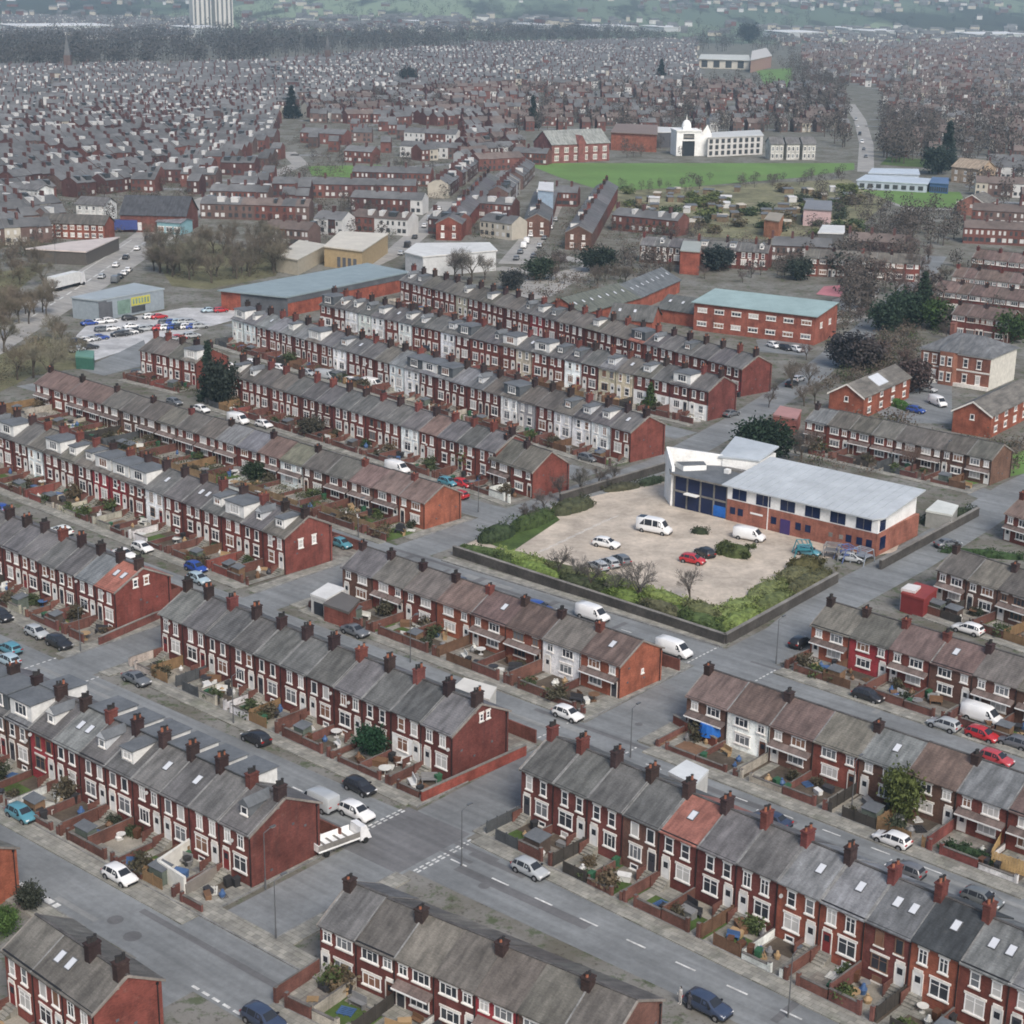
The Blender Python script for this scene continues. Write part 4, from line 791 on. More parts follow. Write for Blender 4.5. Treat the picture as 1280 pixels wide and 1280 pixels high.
# middle distance rows
FAR_ROWS = []; print('near houses', HCOUNT)
MF = dict(h=5.6, d=8.6, rise=2.2, far=1)
for key, ph, L, R, n, st, wl, rf, dm in sorted((
    ('M1', 'row below the allotments', (800, 306), (960, 316), 9, 'T', (MAROON, BROWN), (SLATE,), .6),
    ('M1b', 'row beyond the bare trees', (1005, 322), (1150, 330), 8, 'K', (BROWN, RED), (TILEG,), 0),
    ('M2', 'red block beneath the green field', (765, 268), (848, 276), 5, 'T', (PINKRED, RED, RED), (SLATE,), .5),
    ('M6', 'row below the small green', (340, 229), (520, 232), 11, 'K', (RED, MAROON), (SLATE,), 0),
    ('M7', 'row two below the small green', (250, 254), (386, 258), 8, 'T', (RED, BROWN), (SLATE, TILEG), .4),
    ('M8', 'row beside the side street', (438, 246), (528, 250), 6, 'T', (RED, WHITE, MAROON), (SLATE,), 0),
    ('M9', 'row above the white sheds', (440, 270), (510, 275), 5, 'T', (WHITE, RED), (TILEG,), .3),
    ('M11', 'row right of the side street', (535, 272), (572, 276), 3, 'T', (RED, MAROON), (SLATE,), .6),
    ('M12', 'row left of parked-car street', (600, 275), (640, 280), 3, 'T', (MAROON, CREAM), (SLATE,), .6),
    ('M13', 'row at head of parked-car street', (694, 240), (722, 241), 3, 'T', (PINKRED,), (SLATE,), 0),
    ('M24', 'row above the wood', (330, 284), (386, 288), 6, 'T', (RED, BROWN), (TILEG,), .3),
    ('M25', 'turquoise-trimmed row left of sheds', (392, 272), (428, 275), 4, 'T', (WHITE, MAROON), (SLATE,), 0),
    ('M26', 'long slate row beside small green', (440, 214), (538, 217), 9, 'K', (MAROON, RED), (SLATE,), 0),
    ('M27', 'row right of second side street', (575, 252), (640, 256), 6, 'T', (MAROON, RED), (SLATE,), .4),
    ('M28', 'row left below the small green', (262, 238), (335, 240), 7, 'K', (BROWN, RED), (SLATE,), .3),
    ('M29', 'row below pink house', (965, 306), (1040, 309), 6, 'K', (RED, BROWN), (SLATE,), 0),
    ('M30', 'row by the bare trees right', (1060, 300), (1130, 304), 5, 'K', (BROWN,), (TILEG,), 0),
    ('M31', 'row above brown-roofed block', (1215, 262), (1290, 266), 5, 'K', (RED, BROWN), (TILE,), 0),
    ('M14', 'estate row above the small green', (375, 165), (430, 168), 4, 'K', (RED,), (SLATEB,), 0),
    ('M15', 'second estate row above the green', (505, 165), (570, 168), 5, 'K', (WHITE, RED), (SLATEB,), 0),
    ('M16', 'third estate row above the green', (430, 188), (465, 190), 3, 'K', (RED,), (SLATEB,), 0),
    ('M17', 'fourth estate row above the green', (500, 182), (575, 185), 5, 'K', (WHITE, BROWN), (SLATEB,), 0),
    ('M18', 'row beside the far red school', (640, 190), (684, 192), 5, 'K', (RED,), (SLATE,), 0),
    ('M19', 'upper purple-roofed row at right', (1215, 322), (1290, 330), 5, 'K', (MAROON, BROWN), (TILE,), 0),
    ('M20', 'second purple-roofed row at right', (1190, 345), (1290, 356), 7, 'K', (BROWN, RED), (TILE,), 0),
    ('M21', 'third purple-roofed row at right', (1165, 362), (1290, 378), 8, 'K', (MAROON, BROWN), (TILE,), 0),
    ('M22', 'row behind the hipped villa', (1190, 392), (1262, 402), 4, 'K', (MAROON, RED), (TILE,), 0),
    ('M23', 'long brown-roofed block at right', (1205, 284), (1290, 288), 6, 'K', (ORANGE,), (TILEG,), 0)), key=lambda q: -q[2][1]):
    if HCOUNT[0] + n <= 270 and key not in ('M14', 'M15', 'M16', 'M17', 'M18', 'M26', 'M6', 'M13'): terrace(key, ph, L, R, n, style=st, walls=wl, roofs=rf, dorm=dm, dkinds=('small', 'box'), chim=2, **MF)
    else: FAR_ROWS.append((L, R, n, wl, rf, dm))
# two terraces running away up the hill street
def away(key, ph, G0, G1, n, w=8.4):
    a, c = at(*G0), at(*G1); d = c - a; ang = math.atan2(d.y, d.x); L = d.length
    return a, ang, L
for key, ph, G0, G1, n in (('M3', 'row climbing beside parked-car street', (706, 312), (745, 250), 9), ('M4', 'row climbing from the side street', (545, 300), (598, 240), 9), ('M5', 'row left of the climbing street', (655, 296), (668, 258), 6)):
    a, c = at(*G0), at(*G1); d = c - a; u = -(d.normalized()); L = d.length
    rng = random.Random(key); w = L / n; ang = math.atan2(u.y, u.x)
    p0 = c   # left-facing facade: start far, run toward the camera
    for i in range(n):
        house((Vector((c.x, c.y, 0)), u, ang), i, round(w, 3), 5.8, 8.8, 2.3, 'T', rng.choice((RED, MAROON, BROWN)), SLATE, ph, ORD[n - i], i == n - 1, i == 0, rng, far=1, dormer=rng.choice((None, 'box')),
              endwin=[(2.3, 3.6, .9, 1.3, 0), (6.2, 3.6, .9, 1.3, 0), (2.3, .9, 1.2, 1.4, 1), (6.2, .9, 1.2, 1.4, 1)])
for k, dp, pv in (('A', 6.2, 2.4), ('B', 5.4, 2.2), ('C', 5.2, 2.0), ('D', 5.4, 2.0), ('E', 7, 2.0), ('F', 6.5, 1.8), ('G', 8.5, 1.4), ('I1', 5, 1.6), ('I2', 5.5, 1.8), ('J', 5, 1.8), ('K', 4.5, 1.6), ('L', 4.5, 1.5), ('N', 6, 2.2), ('O', 6, 2.2), ('P', 6, 1.8), ('R', 6, 1.5), ('Y', 6, 2)):
    gardens(k, dp, pv, dens={'J': .7, 'K': .5, 'L': .3, 'R': .7}.get(k, 1.15))
gardens('Z', 4, 1.5, .6); gardens('I3', 5, 1.5, .8)
# yards behind the terraces: paved ground, rear walls
for k, dp in (('A', 3), ('B', 5), ('C', 5), ('D', 5), ('E', 6), ('F', 4), ('N', 4), ('O', 4)):
    p0, u, v, ang, w, n, d, h, ph = HOUSES[k]; q = lambda x, y: (p0.x + u.x * x + v.x * y, p0.y + u.y * x + v.y * y)
    sheet('yard', [q(0, d + .02), q(n * w, d + .02), q(n * w, d + dp), q(0, d + dp)], .02, 'yard_flags', False)
    for i in range(n):
        b = MB(); b.box(.1, w - .1, d + dp - .1, d + dp + .1, 0, 1.7, 0); b.box(-.08, .08, d + .05, d + dp - .15, 0, 1.7, 0)
        tag(ob('yard_wall', b.mesh('yard_wall', 'masonry'), None, (*q(i * w, 0), 0), ang, tint((.16, .065, .05), R0)), 'rear yard wall of house ' + ORD[n - i] + ' from right in ' + ph, 'wall', 'rear yard walls')
# garden walls along the gable ends by the cross streets
def wall(name, a, c, ht, th, mat, col, label, cap=True, cat='wall'):
    L = (c - a).length; ang = math.atan2(c.y - a.y, c.x - a.x); b = MB(); b.box(0, L, -th / 2, th / 2, 0, ht, 0)
    if cap: b.box(-.03, L + .03, -th / 2 - .05, th / 2 + .05, ht, ht + .1, 1)
    return tag(ob(name, b.mesh(name, mat, 'stone_grey'), None, (a.x, a.y, 0), ang, col), label, cat)
surf('stone_grey', (.19, .18, .165), .9, .3); surf('dark_stone', (.065, .06, .055), .95, .35)
wall('brick_wall', at(527, 1003), at(657, 944), 1.3, .25, 'masonry', (.22, .06, .045), 'red brick wall beside gable of ten-chimney terrace')
wall('brick_wall', at(124, 807), at(213, 768), 1.2, .25, 'masonry', (.15, .06, .05), 'dark brick wall beside salmon-roofed gable')
wall('brick_wall', at(842, 905), at(895, 935), 1.2, .25, 'masonry', (.2, .07, .05), 'brick wall around corner garden of brown-roofed terrace')
# ================================================================== INDIVIDUAL BUILDINGS
FOOT = []
def base(name, L, R, h, label, cat):
    p0, u, ang, ln = frame_of(L, R, h)
    for k in range(5): FOOT.append((p0.x + u.x * ln * k / 4 - u.y * 6, p0.y + u.y * ln * k / 4 + u.x * 6, 9))
    o = tag(ob(name, None, None, (p0.x, p0.y, 0), ang), label, cat); return o, ln
def part(name, parent, fn, *mats, col=None, loc=(0, 0, 0), rz=0):
    b = MB(); fn(b); return ob(name, b.mesh(name, *mats), parent, loc, rz, col)
def winrow(parent, xs, y, z, w, h, k, rz=0, pane=None, frame=WHITEF, x_is_y=False):
    for x in xs: window(parent, *((y, x) if x_is_y else (x, y)), z, w, h, k, rz, pane, frame)
# --- school with the white roof
s, ln = base('school_building', (910, 607), (1105, 652), 6.0, 'long school with pale metal roof and brick ground floor beside car park', 'school')
D = 14.2
wl = part('wall', s, lambda b: b.box(0, ln - .9, 0, D, 0, 3.75), 'masonry', col=(.26, .105, .075))
part('upper_wall', s, lambda b: b.hexa([(0, 0, 3.752), (ln - .9, 0, 3.752), (ln - 1.6, D, 3.752), (0, D, 3.752), (0, 0, 5.9), (ln - .9, 0, 5.9), (ln - 1.6, D, 7.35), (0, D, 7.35)]), 'white_paint')
def f(b):
    zr = lambda y, o=0: 6.0 + (y + .7) * .105 + o
    for t0, t1 in ((0, .22),):
        b.hexa([(-.8, -.7, zr(-.7)), (ln - 1.6, -.7, zr(-.7)), (ln - .4, D + .5, zr(D + .5)), (-.8, D + .5, zr(D + .5)), (-.8, -.7, zr(-.7, .22)), (ln - 1.6, -.7, zr(-.7, .22)), (ln - .4, D + .5, zr(D + .5, .22)), (-.8, D + .5, zr(D + .5, .22))])
    b.hexa([(ln - 1.6, -.7, zr(-.7)), (ln - .2, .7, zr(.7)), (ln - .4 + .01, D + .5, zr(D + .5)), (ln - .4, D + .5, zr(D + .5)), (ln - 1.6, -.7, zr(-.7, .219)), (ln - .2, .7, zr(.7, .219)), (ln - .4 + .01, D + .5, zr(D + .5, .219)), (ln - .4, D + .5, zr(D + .5, .219))])
part('roof', s, f, 'metal_roof', col=(.45, .48, .50))
part('roof_seams', s, lambda b: [b.hexa([(x, -.65, 6.23), (x + .06, -.65, 6.23), (x + .06, D + .45, 7.83), (x, D + .45, 7.83), (x, -.65, 6.29), (x + .06, -.65, 6.29), (x + .06, D + .45, 7.88), (x, D + .45, 7.88)]) for x in [.6 + 1.5 * k for k in range(18)]], 'metal_roof', col=(.36, .40, .43))
part('roof_extension', s, lambda b: b.hexa([(-7.6, 8.6, 7.6), (-.9, 11.2, 7.6), (-1.6, 18.6, 8.5), (-11, 19.2, 8.5), (-7.6, 8.6, 7.85), (-.9, 11.2, 7.85), (-1.6, 18.6, 8.75), (-11, 19.2, 8.75)]), 'metal_roof', col=(.42, .46, .49))
part('rear_block', s, lambda b: b.prism([(-7, 9), (-1, 11.4), (-1.8, 18), (-10.4, 18.6)], 0, 7.58), 'white_paint')
for k in range(6): part('window', wl, lambda b: (b.box(1.0 + k * 4.6, 3.7 + k * 4.6, -.07, .02, 3.95, 5.85, 0), b.box(2.3 + k * 4.6, 2.38 + k * 4.6, -.09, -.071, 3.95, 5.85, 1)), 'blue_pane', 'stone_grey')
for x in (.7, 2.2, 8.6, 13.2, 15.0, 22.4, 24.3, 26.0): part('window', wl, lambda b: b.box(x, x + 1.0, -.06, .02, 1.3, 2.5), 'blue_pane')
part('door', wl, lambda b: b.box(10.4, 12.2, -.08, .02, 0, 2.5), 'painted', col=(.05, .03, .13))
part('window', wl, lambda b: b.box(ln - .92, ln - .84, 1.0, 2.8, .8, 2.9), 'blue_pane'); part('window', wl, lambda b: b.box(ln - .93, ln - .84, .6, 2.4, 3.95, 5.7), 'blue_pane')
part('sign_panel', wl, lambda b: b.box(4.6, 7.0, -.06, .02, 2.1, 2.4), 'white_paint')
for x in (19.3, 21.2): part('vent_panel', wl, lambda b: b.box(x, x + .7, -.05, .02, 1.5, 2.2), 'stone_grey')
part('downpipe', wl, lambda b: b.box(7.9, 8.02, -.12, -.0, 0, 5.9), 'white_paint')
gb = part('glazed_entrance', s, lambda b: b.box(-10.9, -.01, .3, 9, 0, 5.7), 'blue_pane')
part('flat_roof', gb, lambda b: (b.prism([(-11.4, -.5), (-.02, -.5), (-.02, 9.9), (-6.9, 9.4), (-14.7, 4.0)], 5.8, 6.1, 0, 1), b.box(-4.4, -3.5, 5.5, 6.4, 6.102, 6.8, 2), b.prism([(-12.8, 3.2), (-10.2, 1.8), (-7.6, 5.0), (-9.4, 6.8)], 6.104, 7.0, 2, 1), b.box(-5.5, -.9, 7.5, 8.2, 6.103, 6.5, 0)), 'stone_grey', 'felt', 'white_paint')
part('mullions', gb, lambda b: [b.box(x - .13, x + .13, .16, .298, 0, 5.8, 0) for x in (-10.8, -8.2, -5.5, -2.8, -.2)] + [b.box(-10.9, -.05, .18, .297, 2.8, 3.1, 0)], 'stone_grey')
part('blue_panel', gb, lambda b: b.box(-2.7, -.3, .1, .28, .2, 2.0), 'blue_tarp'); part('entrance_canopy', gb, lambda b: b.box(-8.2, -5.6, -.9, .15, 2.9, 3.1), 'white_paint')
def thick(b, a, c, t, z0, z1, m=0):
    a, c = Vector(a), Vector(c); n = (c - a).normalized(); n = Vector((-n.y, n.x)) * t
    b.hexa([(*a, 0), (*c, 0), (*(c + n), 0), (*(a + n), 0), (*a, z0), (*c, z1), (*(c + n), z1), (*(a + n), z0)], m)
part('pylon_wall', s, lambda b: (thick(b, (-15.4, 4.0), (-11.45, .2), .5, 9.0, 6.9), thick(b, (-7.2, 9.9), (-15.4, 4.3), .5, 7.9, 9.0)), 'white_paint')
# --- red brick centre with pale green roof
def gablebox(name, L, R, h, d, rise, label, cat, wcol, rcol, rmat='roofing', wins=None, ridge=.5, wmat='masonry', e=.4, rooms=2, wpane=None):
    o, ln = base(name, L, R, h, label, cat)
    yr = d * ridge
    w = part('wall', o, lambda b: b.xprism([(0, 0), (d, 0), (d, h), (yr, h + rise - .03), (0, h)], 0, ln), wmat, col=wcol)
    sl = rise / yr
    def f(b):
        b.xprism([(-e, h - e * sl + .02), (yr, h + rise + .02), (yr, h + rise + .22), (-e, h - e * sl + .22)], -e, ln + e)
        if ridge < 1: s2 = rise / (d - yr); b.xprism([(yr, h + rise + .02), (d + e, h - e * s2 + .02), (d + e, h - e * s2 + .22), (yr, h + rise + .22)], -e, ln + e)
    part('roof', o, f, rmat, col=rcol)
    if wins:
        n, ww, wh, zs, k = wins
        for z in zs:
            for i in range(n): window(w, (i + .5) * ln / n, 0, z, ww, wh, k, pane=wpane)
    return o, w, ln
PG = (.29, .385, .38)
o, w, ln = gablebox('brick_centre', (868, 378), (1020, 396), 7.2, 15, 1.4, 'red brick two-storey centre with pale green metal roof', 'building', (.25, .085, .06), PG, 'metal_roof', (7, 2.6, 1.0, (1.4, 4.9), 2), .93, e=.6)
for y in (4, 10): window(w, ln, y, 3.8, 1.4, 1.2, 1, PI / 2)
for L, R, h, d, rise, lab, c in (((728, 392), (800, 372), 3.6, 13, 3.2, 'low brick wing with rows of rooflights, left of green-roofed centre', (.12, .13, .11)),
                                 ((800, 372), (850, 350), 3.6, 12, 3.0, 'low slate-roofed wing behind green-roofed centre', (.11, .12, .125)),
                                 ((762, 398), (815, 402), 3.4, 10, 3.0, 'small gabled brick wing in front of rooflight wing', (.10, .10, .095)),
                                 ((822, 385), (868, 392), 3.6, 11, 2.8, 'brick link block joined to green-roofed centre', (.11, .115, .11))):
    o, w, ln = gablebox('brick_wing', L, R, h, d, rise, lab, 'building', (.28, .09, .06), c)
    for i in range(max(2, int(ln / 4))): ob('skylight', cached('skyl', m_skylight), o, (2 + i * 4, d * .27, h + rise * .54 + .24), 0, None, math.atan(rise / d * 2))
# --- Victorian villa with hipped roof
o, ln = base('villa', (1152, 435), (1239, 448), 7.4, 'large hipped-roof villa with banded brick front and white side', 'house')
d = 15
w = part('wall', o, lambda b: b.box(0, ln, 0, d, 0, 7.4), 'masonry', col=(.20, .085, .06))
part('side_render', o, lambda b: b.box(ln, ln + .06, .02, d - .02, 0, 7.38), 'render_paint', col=(.60, .58, .52))
part('string_course', w, lambda b: (b.box(-.05, ln - .02, -.1, .01, 3.6, 3.95), b.box(-.05, ln - .02, -.12, .01, 7.05, 7.38), b.box(-.2, ln, -.6, -.005, 0, .8)), 'stone_trim')
def f(b):
    e = .5; z = 7.42; x0, x1, y0, y1 = -e, ln + e, -e, d + e; zz = 10.6
    b.face([(x0, y0, z), (x1, y0, z), (x1 - 5.5, d / 2, zz), (x0 + 5.5, d / 2, zz)]); b.face([(x1, y1, z), (x0, y1, z), (x0 + 5.5, d / 2, zz), (x1 - 5.5, d / 2, zz)])
    b.face([(x1, y0, z), (x1, y1, z), (x1 - 5.5, d / 2, zz)]); b.face([(x0, y1, z), (x0, y0, z), (x0 + 5.5, d / 2, zz)]); b.face([(x0, y0, z), (x0, y1, z), (x1, y1, z), (x1, y0, z)])
    b.face([(4.2, -.9, 7.6), (9, -.9, 7.6), (6.6, 6.5, 10.5)]); b.face([(9, -.9, 7.6), (9.6, 3, 8.6), (6.6, 6.5, 10.5)]); b.face([(3.6, 3, 8.6), (4.2, -.9, 7.6), (6.6, 6.5, 10.5)])
part('roof', o, f, 'roofing', col=SLATEB)
part('bay', w, lambda b: b.prism([(4.4, -.002), (5.0, -1.0), (8.2, -1.0), (8.8, -.002)], 0, 7.55), 'masonry', col=(.22, .1, .07))
for z in (1.0, 4.5):
    for x in (1.2, 3.2, 10.3, 13.3): window(w, x * ln / 15.8, 0, z, 1.1, 1.9, 0)
    for x in (5.7, 7.4): window(w, x, -1.0, z, 1.0, 1.9, 0)
    ob  # noqa
part('chimney', o, lambda b: (b.box(2.6, 3.6, 9, 10.6, 8, 12), b.box(2.5, 3.7, 8.9, 10.7, 12, 12.2)), 'masonry', col=(.2, .09, .07))
# --- houses running away from the camera, gable toward us
def gable_on(name, A, B, h, length, rise, label, n, wcol, rcol, solar=False):
    """A, B: the two eave corners of the gable wall"""
    a, c = at(*A, h), at(*B, h); u = (c - a); wd = u.length; [FOOT.append((a.x - u.y * k * .8, a.y + u.x * k * .8, 9)) for k in range(5)]; ang = math.atan2(u.y, u.x)
    o = tag(ob(name, None, None, (a.x, a.y, 0), ang), label, 'house')
    w = part('wall', o, lambda b: (b.box(0, wd, 0, length, 0, h), b.face([(0, 0, h), (wd, 0, h), (wd / 2, 0, h + rise)]), b.face([(wd, length, h), (0, length, h), (wd / 2, length, h + rise)])), 'masonry', col=wcol)
    def f(b):
        for sx in (0, 1):
            x0, x1 = (-.35, wd / 2) if sx == 0 else (wd + .35, wd / 2); z0 = h - .35 * rise / (wd / 2)
            b.hexa([(x0, -.35, z0 + .03), (x1, -.35, h + rise + .03), (x1, length + .3, h + rise + .03), (x0, length + .3, z0 + .03), (x0, -.35, z0 + .2), (x1, -.35, h + rise + .2), (x1, length + .3, h + rise + .2), (x0, length + .3, z0 + .2)])
    part('roof', o, f, 'roofing', col=rcol)
    part('bargeboard', o, lambda b: (b.hexa([(-.35, -.42, h - .45), (wd / 2, -.42, h + rise - .1), (wd / 2, -.36, h + rise - .1), (-.35, -.36, h - .45), (-.35, -.42, h - .1), (wd / 2, -.42, h + rise + .24), (wd / 2, -.36, h + rise + .24), (-.35, -.36, h - .1)]), b.hexa([(wd / 2, -.42, h + rise - .1), (wd + .35, -.42, h - .45), (wd + .35, -.36, h - .45), (wd / 2, -.36, h + rise - .1), (wd / 2, -.42, h + rise + .24), (wd + .35, -.42, h - .1), (wd + .35, -.36, h - .1), (wd / 2, -.36, h + rise + .24)])), 'stone_trim')
    window(w, wd / 2, 0, 3.2, .9, 1.1, 3)
    for i in range(n):
        for z in (.9, 3.2): window(w, wd, (i + .5) * length / n, z, 1.5, 1.1, 1, PI / 2)
    if solar:
        def g(b):
            xa, xb = wd * .56, wd * .9; za = h + rise * (1 - .56) * 2 + .03; zb = h + rise * (1 - .9) * 2 + .03
            b.hexa([(xa, 9, za), (xb, 9, zb), (xb, 14, zb), (xa, 14, za), (xa, 9, za + .32), (xb, 9, zb + .32), (xb, 14, zb + .32), (xa, 14, za + .32)])
        part('solar_panel', o, g, 'sky_pane')
    return o
gable_on('semi_detached_house', (1037, 490), (1080, 497), 4.6, 24, 2.2, 'gable-fronted brick block with pale solar panels by the dark bare trees', 4, ORANGE, TILEG, True)
gable_on('semi_detached_house', (1192, 512), (1240, 520), 4.6, 26, 2.2, 'gable-fronted brick block right of parking court, long dark roof', 5, ORANGE, TILEG)
gable_on('semi_detached_house', (1197, 252), (1232, 255), 5, 14, 3.0, 'pinkish gable-ended house above the brown-roofed block', 3, (.26, .12, .09), TILEG)
def facwins(o, P, i, j, c, fn, mat='glass_far', y0=-.15, y1=-.01):
    a = (P[i] - c) * .97; d = (P[j] - c) * .97 - a; L = Vector((d.x, d.y)).length
    for x0, x1, z0, z1 in fn(L): part('window', o, lambda b: b.box(x0, x1, y0, y1, z0, z1), mat, loc=(a.x, a.y, 0), rz=math.atan2(d.y, d.x))
# --- flat buildings with a surveyed roof outline
def flat(name, pts, h, label, cat, wcol, rcol, wmat='masonry', rmat='metal_roof', t=.35, over=.5, tilt=0):
    P = [at(*p, h) for p in pts]; c = sum(P, Vector()) / len(P); [FOOT.append((q.x * .7 + c.x * .3, q.y * .7 + c.y * .3, 8)) for q in P + [c]]; o = tag(ob(name, None, None, (c.x, c.y, 0)), label, cat)
    Q = [(p.x - c.x, p.y - c.y) for p in P]; A = sum(Q[i][0] * Q[(i + 1) % len(Q)][1] - Q[(i + 1) % len(Q)][0] * Q[i][1] for i in range(len(Q)))
    if A < 0: Q = Q[::-1]
    w = part('wall', o, lambda b: b.prism([(x * .97, y * .97) for x, y in Q], 0, h), wmat, col=wcol)
    part('roof', o, lambda b: b.prism([(x, y) for x, y in Q], h + .002, h + t), rmat, col=rcol); return o, w, P, c
BL = (.24, .295, .31)
o, w, P, c = flat('health_centre', [(272, 364), (358, 373), (513, 341), (459, 330)], 5, 'long low brick building with tapering blue-grey roof by the store car park', 'building', (.25, .075, .05), BL)
def facade(o, P, i, j, c, fn, *mats, col=None, name='facade_panels', inset=.97):
    a = (P[i] - c) * inset; d = (P[j] - c) * inset - a; L = Vector((d.x, d.y)).length; return part(name, o, lambda b: fn(b, L), *mats, col=col, loc=(a.x, a.y, 0), rz=math.atan2(d.y, d.x))
facade(o, P, 0, 1, c, lambda b, L: (b.box(L * .3, L, -.1, -.01, .2, 4.8, 0)), 'slate_flat'); facade(o, P, 1, 2, c, lambda b, L: (b.box(0, L, -.12, -.01, 3.5, 4.9, 0)), 'slate_flat')
o, w, P, c = flat('discount_store', [(88, 373), (122, 377), (206, 362), (168, 355)], 5.2, 'grey-blue store with yellow wall panel at the car park', 'store', (.26, .30, .33), (.32, .36, .38), 'painted')
facade(o, P, 1, 2, c, lambda b, L: (b.box(0, L * .12, -.1, -.01, 0, 5, 2), b.box(L * .12, L * .2, -.12, -.01, 0, 4.6, 2), b.box(L * .28, L * .47, -.12, -.01, .8, 4.4, 1), b.box(L * .49, L * .78, -.12, -.01, 2.4, 4.6, 0), b.box(L * .49, L * .7, -.11, -.01, .6, 2.2, 3), [b.box(L * (.51 + .045 * k), L * (.535 + .045 * k), -.15, -.121, 2.8, 4.2, 1) for k in range(6)]), 'yellow_panel', 'green_panel', 'slate_flat', 'glass_far')
o, w, P, c = flat('white_warehouse', [(344, 321), (372, 326), (409, 307), (374, 301)], 4.5, 'smaller cream-roofed shed beside the bare wood', 'warehouse', (.42, .38, .3), (.50, .47, .40), 'painted')
o, w, P, c = flat('white_warehouse', [(404, 309), (453, 315), (486, 293), (425, 290)], 6, 'larger cream-roofed shed with tan walls', 'warehouse', (.40, .30, .17), (.56, .52, .44), 'painted')
facwins(o, P, 0, 1, c, lambda L: [(L * (.35 + .14 * k), L * (.43 + .14 * k), .4, 3.5) for k in range(4)], 'slate_flat')
o, w, P, c = flat('white_warehouse', [(505, 316), (528, 322), (622, 314), (612, 304), (520, 305)], 6, 'wide white shed behind leafless trees near town centre', 'warehouse', (.55, .56, .56), (.60, .60, .58), 'painted')
o, w, P, c = flat('long_low_shed', [(32, 312), (108, 316), (150, 297), (90, 303)], 4, 'long low pink-white roofed shed beside the main road', 'shed', (.10, .09, .08), (.55, .48, .44), 'painted')
# public hall with dark roof, turquoise shop, blue container
gablebox('brick_hall', (150, 268), (232, 270), 6, 17, 5.5, 'brick hall with huge dark pitched roof at road head', 'hall', (.14, .06, .05), (.05, .052, .058))
gablebox('corner_shop', (196, 277), (226, 279), 4, 8, 1, 'turquoise-fronted shop before the dark-roofed hall', 'shop', (.22, .38, .42), (.16, .16, .17), wmat='painted', wins=(3, 2.4, 1.6, (.8,), 1))
gablebox('white_terrace_block', (95, 255), (130, 257), 5.5, 9, 2.2, 'white-fronted block left of the dark-roofed hall', 'house', (.55, .55, .53), SLATE, wins=(4, 1.2, 1.4, (.8, 3.6), 0))
gablebox('tile_roofed_block', (50, 278), (130, 281), 5.2, 9, 2.4, 'long brick block above the pink-roofed shed', 'house', (.2, .07, .05), TILEG, wins=(9, 1.4, 1.2, (.8, 3.3), 1))
gablebox('white_gabled_house', (24, 236), (46, 238), 8, 9, 1.5, 'tall white house at the left edge of the far streets', 'house', (.6, .6, .58), SLATE, wins=(2, 1.2, 1.4, (1, 4), 0), wpane=(.2, .2, .2))
o = tag(ob('shipping_container', None, None, at(154, 290), .2), 'blue box trailer parked by the turquoise shop', 'trailer')
part('box', o, lambda b: (b.box(-5, 5, -1.3, 1.3, .9, 4.2)), 'painted', col=(.04, .06, .2)); part('cab', o, lambda b: b.box(5.1, 7.2, -1.2, 1.2, .7, 3.4), 'painted', col=(.6, .6, .6))
for x in (-4.5, -3.3, 4, 7.3): part('wheel', o, lambda b: b.tube((x, -1.45, .5), (x, 1.45, .5), .5, .5, 10), 'rubber')
o = tag(ob('lorry', None, None, at(84, 360, 0), math.radians(68)), 'white articulated lorry on the main road', 'lorry')
part('box', o, lambda b: (b.box(-7, 4.6, -1.3, 1.3, 1.1, 4.2, 0)), 'painted', col=(.62, .63, .62)); part('cab', o, lambda b: b.hexa([(4.9, -1.25, .6), (7.2, -1.25, .6), (7.2, 1.25, .6), (4.9, 1.25, .6), (4.9, -1.25, 3.7), (6.8, -1.2, 3.6), (6.8, 1.2, 3.6), (4.9, 1.25, 3.7)]), 'painted', col=(.6, .6, .6))
for x in (-5.5, -4.3, 3.3, 6.2): part('wheel', o, lambda b: b.tube((x, -1.3, .5), (x, 1.3, .5), .5, .5, 12), 'rubber')
part('chassis', o, lambda b: b.box(-6.9, 6.8, -1.0, 1.0, .6, 1.09), 'black_plastic')
# --- red school, domed white mill and long white range across the green
o, w, ln = gablebox('red_school', (690, 181), (762, 178), 9, 17, 6, 'red brick school with pale roof and central gable behind green field', 'school', (.20, .085, .075), (.24, .25, .235), wins=(6, 2.4, 2.2, (1.2, 5), 1), wpane=(.3, .3, .28))
part('central_gable', w, lambda b: b.xprism([(-.8, 0), (6, 0), (6, 9), (-.8, 9)], ln * .44, ln * .56), 'masonry', col=(.2, .08, .07))
part('gable_top', w, lambda b: (b.face([(ln * .42, -.9, 8.9), (ln * .58, -.9, 8.9), (ln * .5, -.9, 13)]), b.face([(ln * .58, -.9, 8.9), (ln * .58, 7, 12), (ln * .5, 7, 13)]), b.face([(ln * .58, -.9, 8.9), (ln * .5, 7, 13), (ln * .5, -.9, 13)]), b.face([(ln * .42, -.9, 8.9), (ln * .5, -.9, 13), (ln * .5, 7, 13)])), 'masonry', col=(.2, .08, .07))
o, w, P, c = flat('brick_mill', [(763, 166), (822, 169), (822, 157), (770, 155)], 9, 'brown flat-roofed mill left of the domed building', 'mill', (.24, .09, .06), (.2, .14, .11))
o, w, P, c = flat('white_range', [(812, 166), (850, 166), (852, 160), (815, 159)], 8, 'low white flat roof left of the dome', 'building', (.08, .08, .09), (.6, .6, .58), 'painted')
o = tag(ob('domed_building', None, None, at(860, 195), .15), 'white arched building with small dome and spike', 'building'); o.scale = (.8, .8, .8)
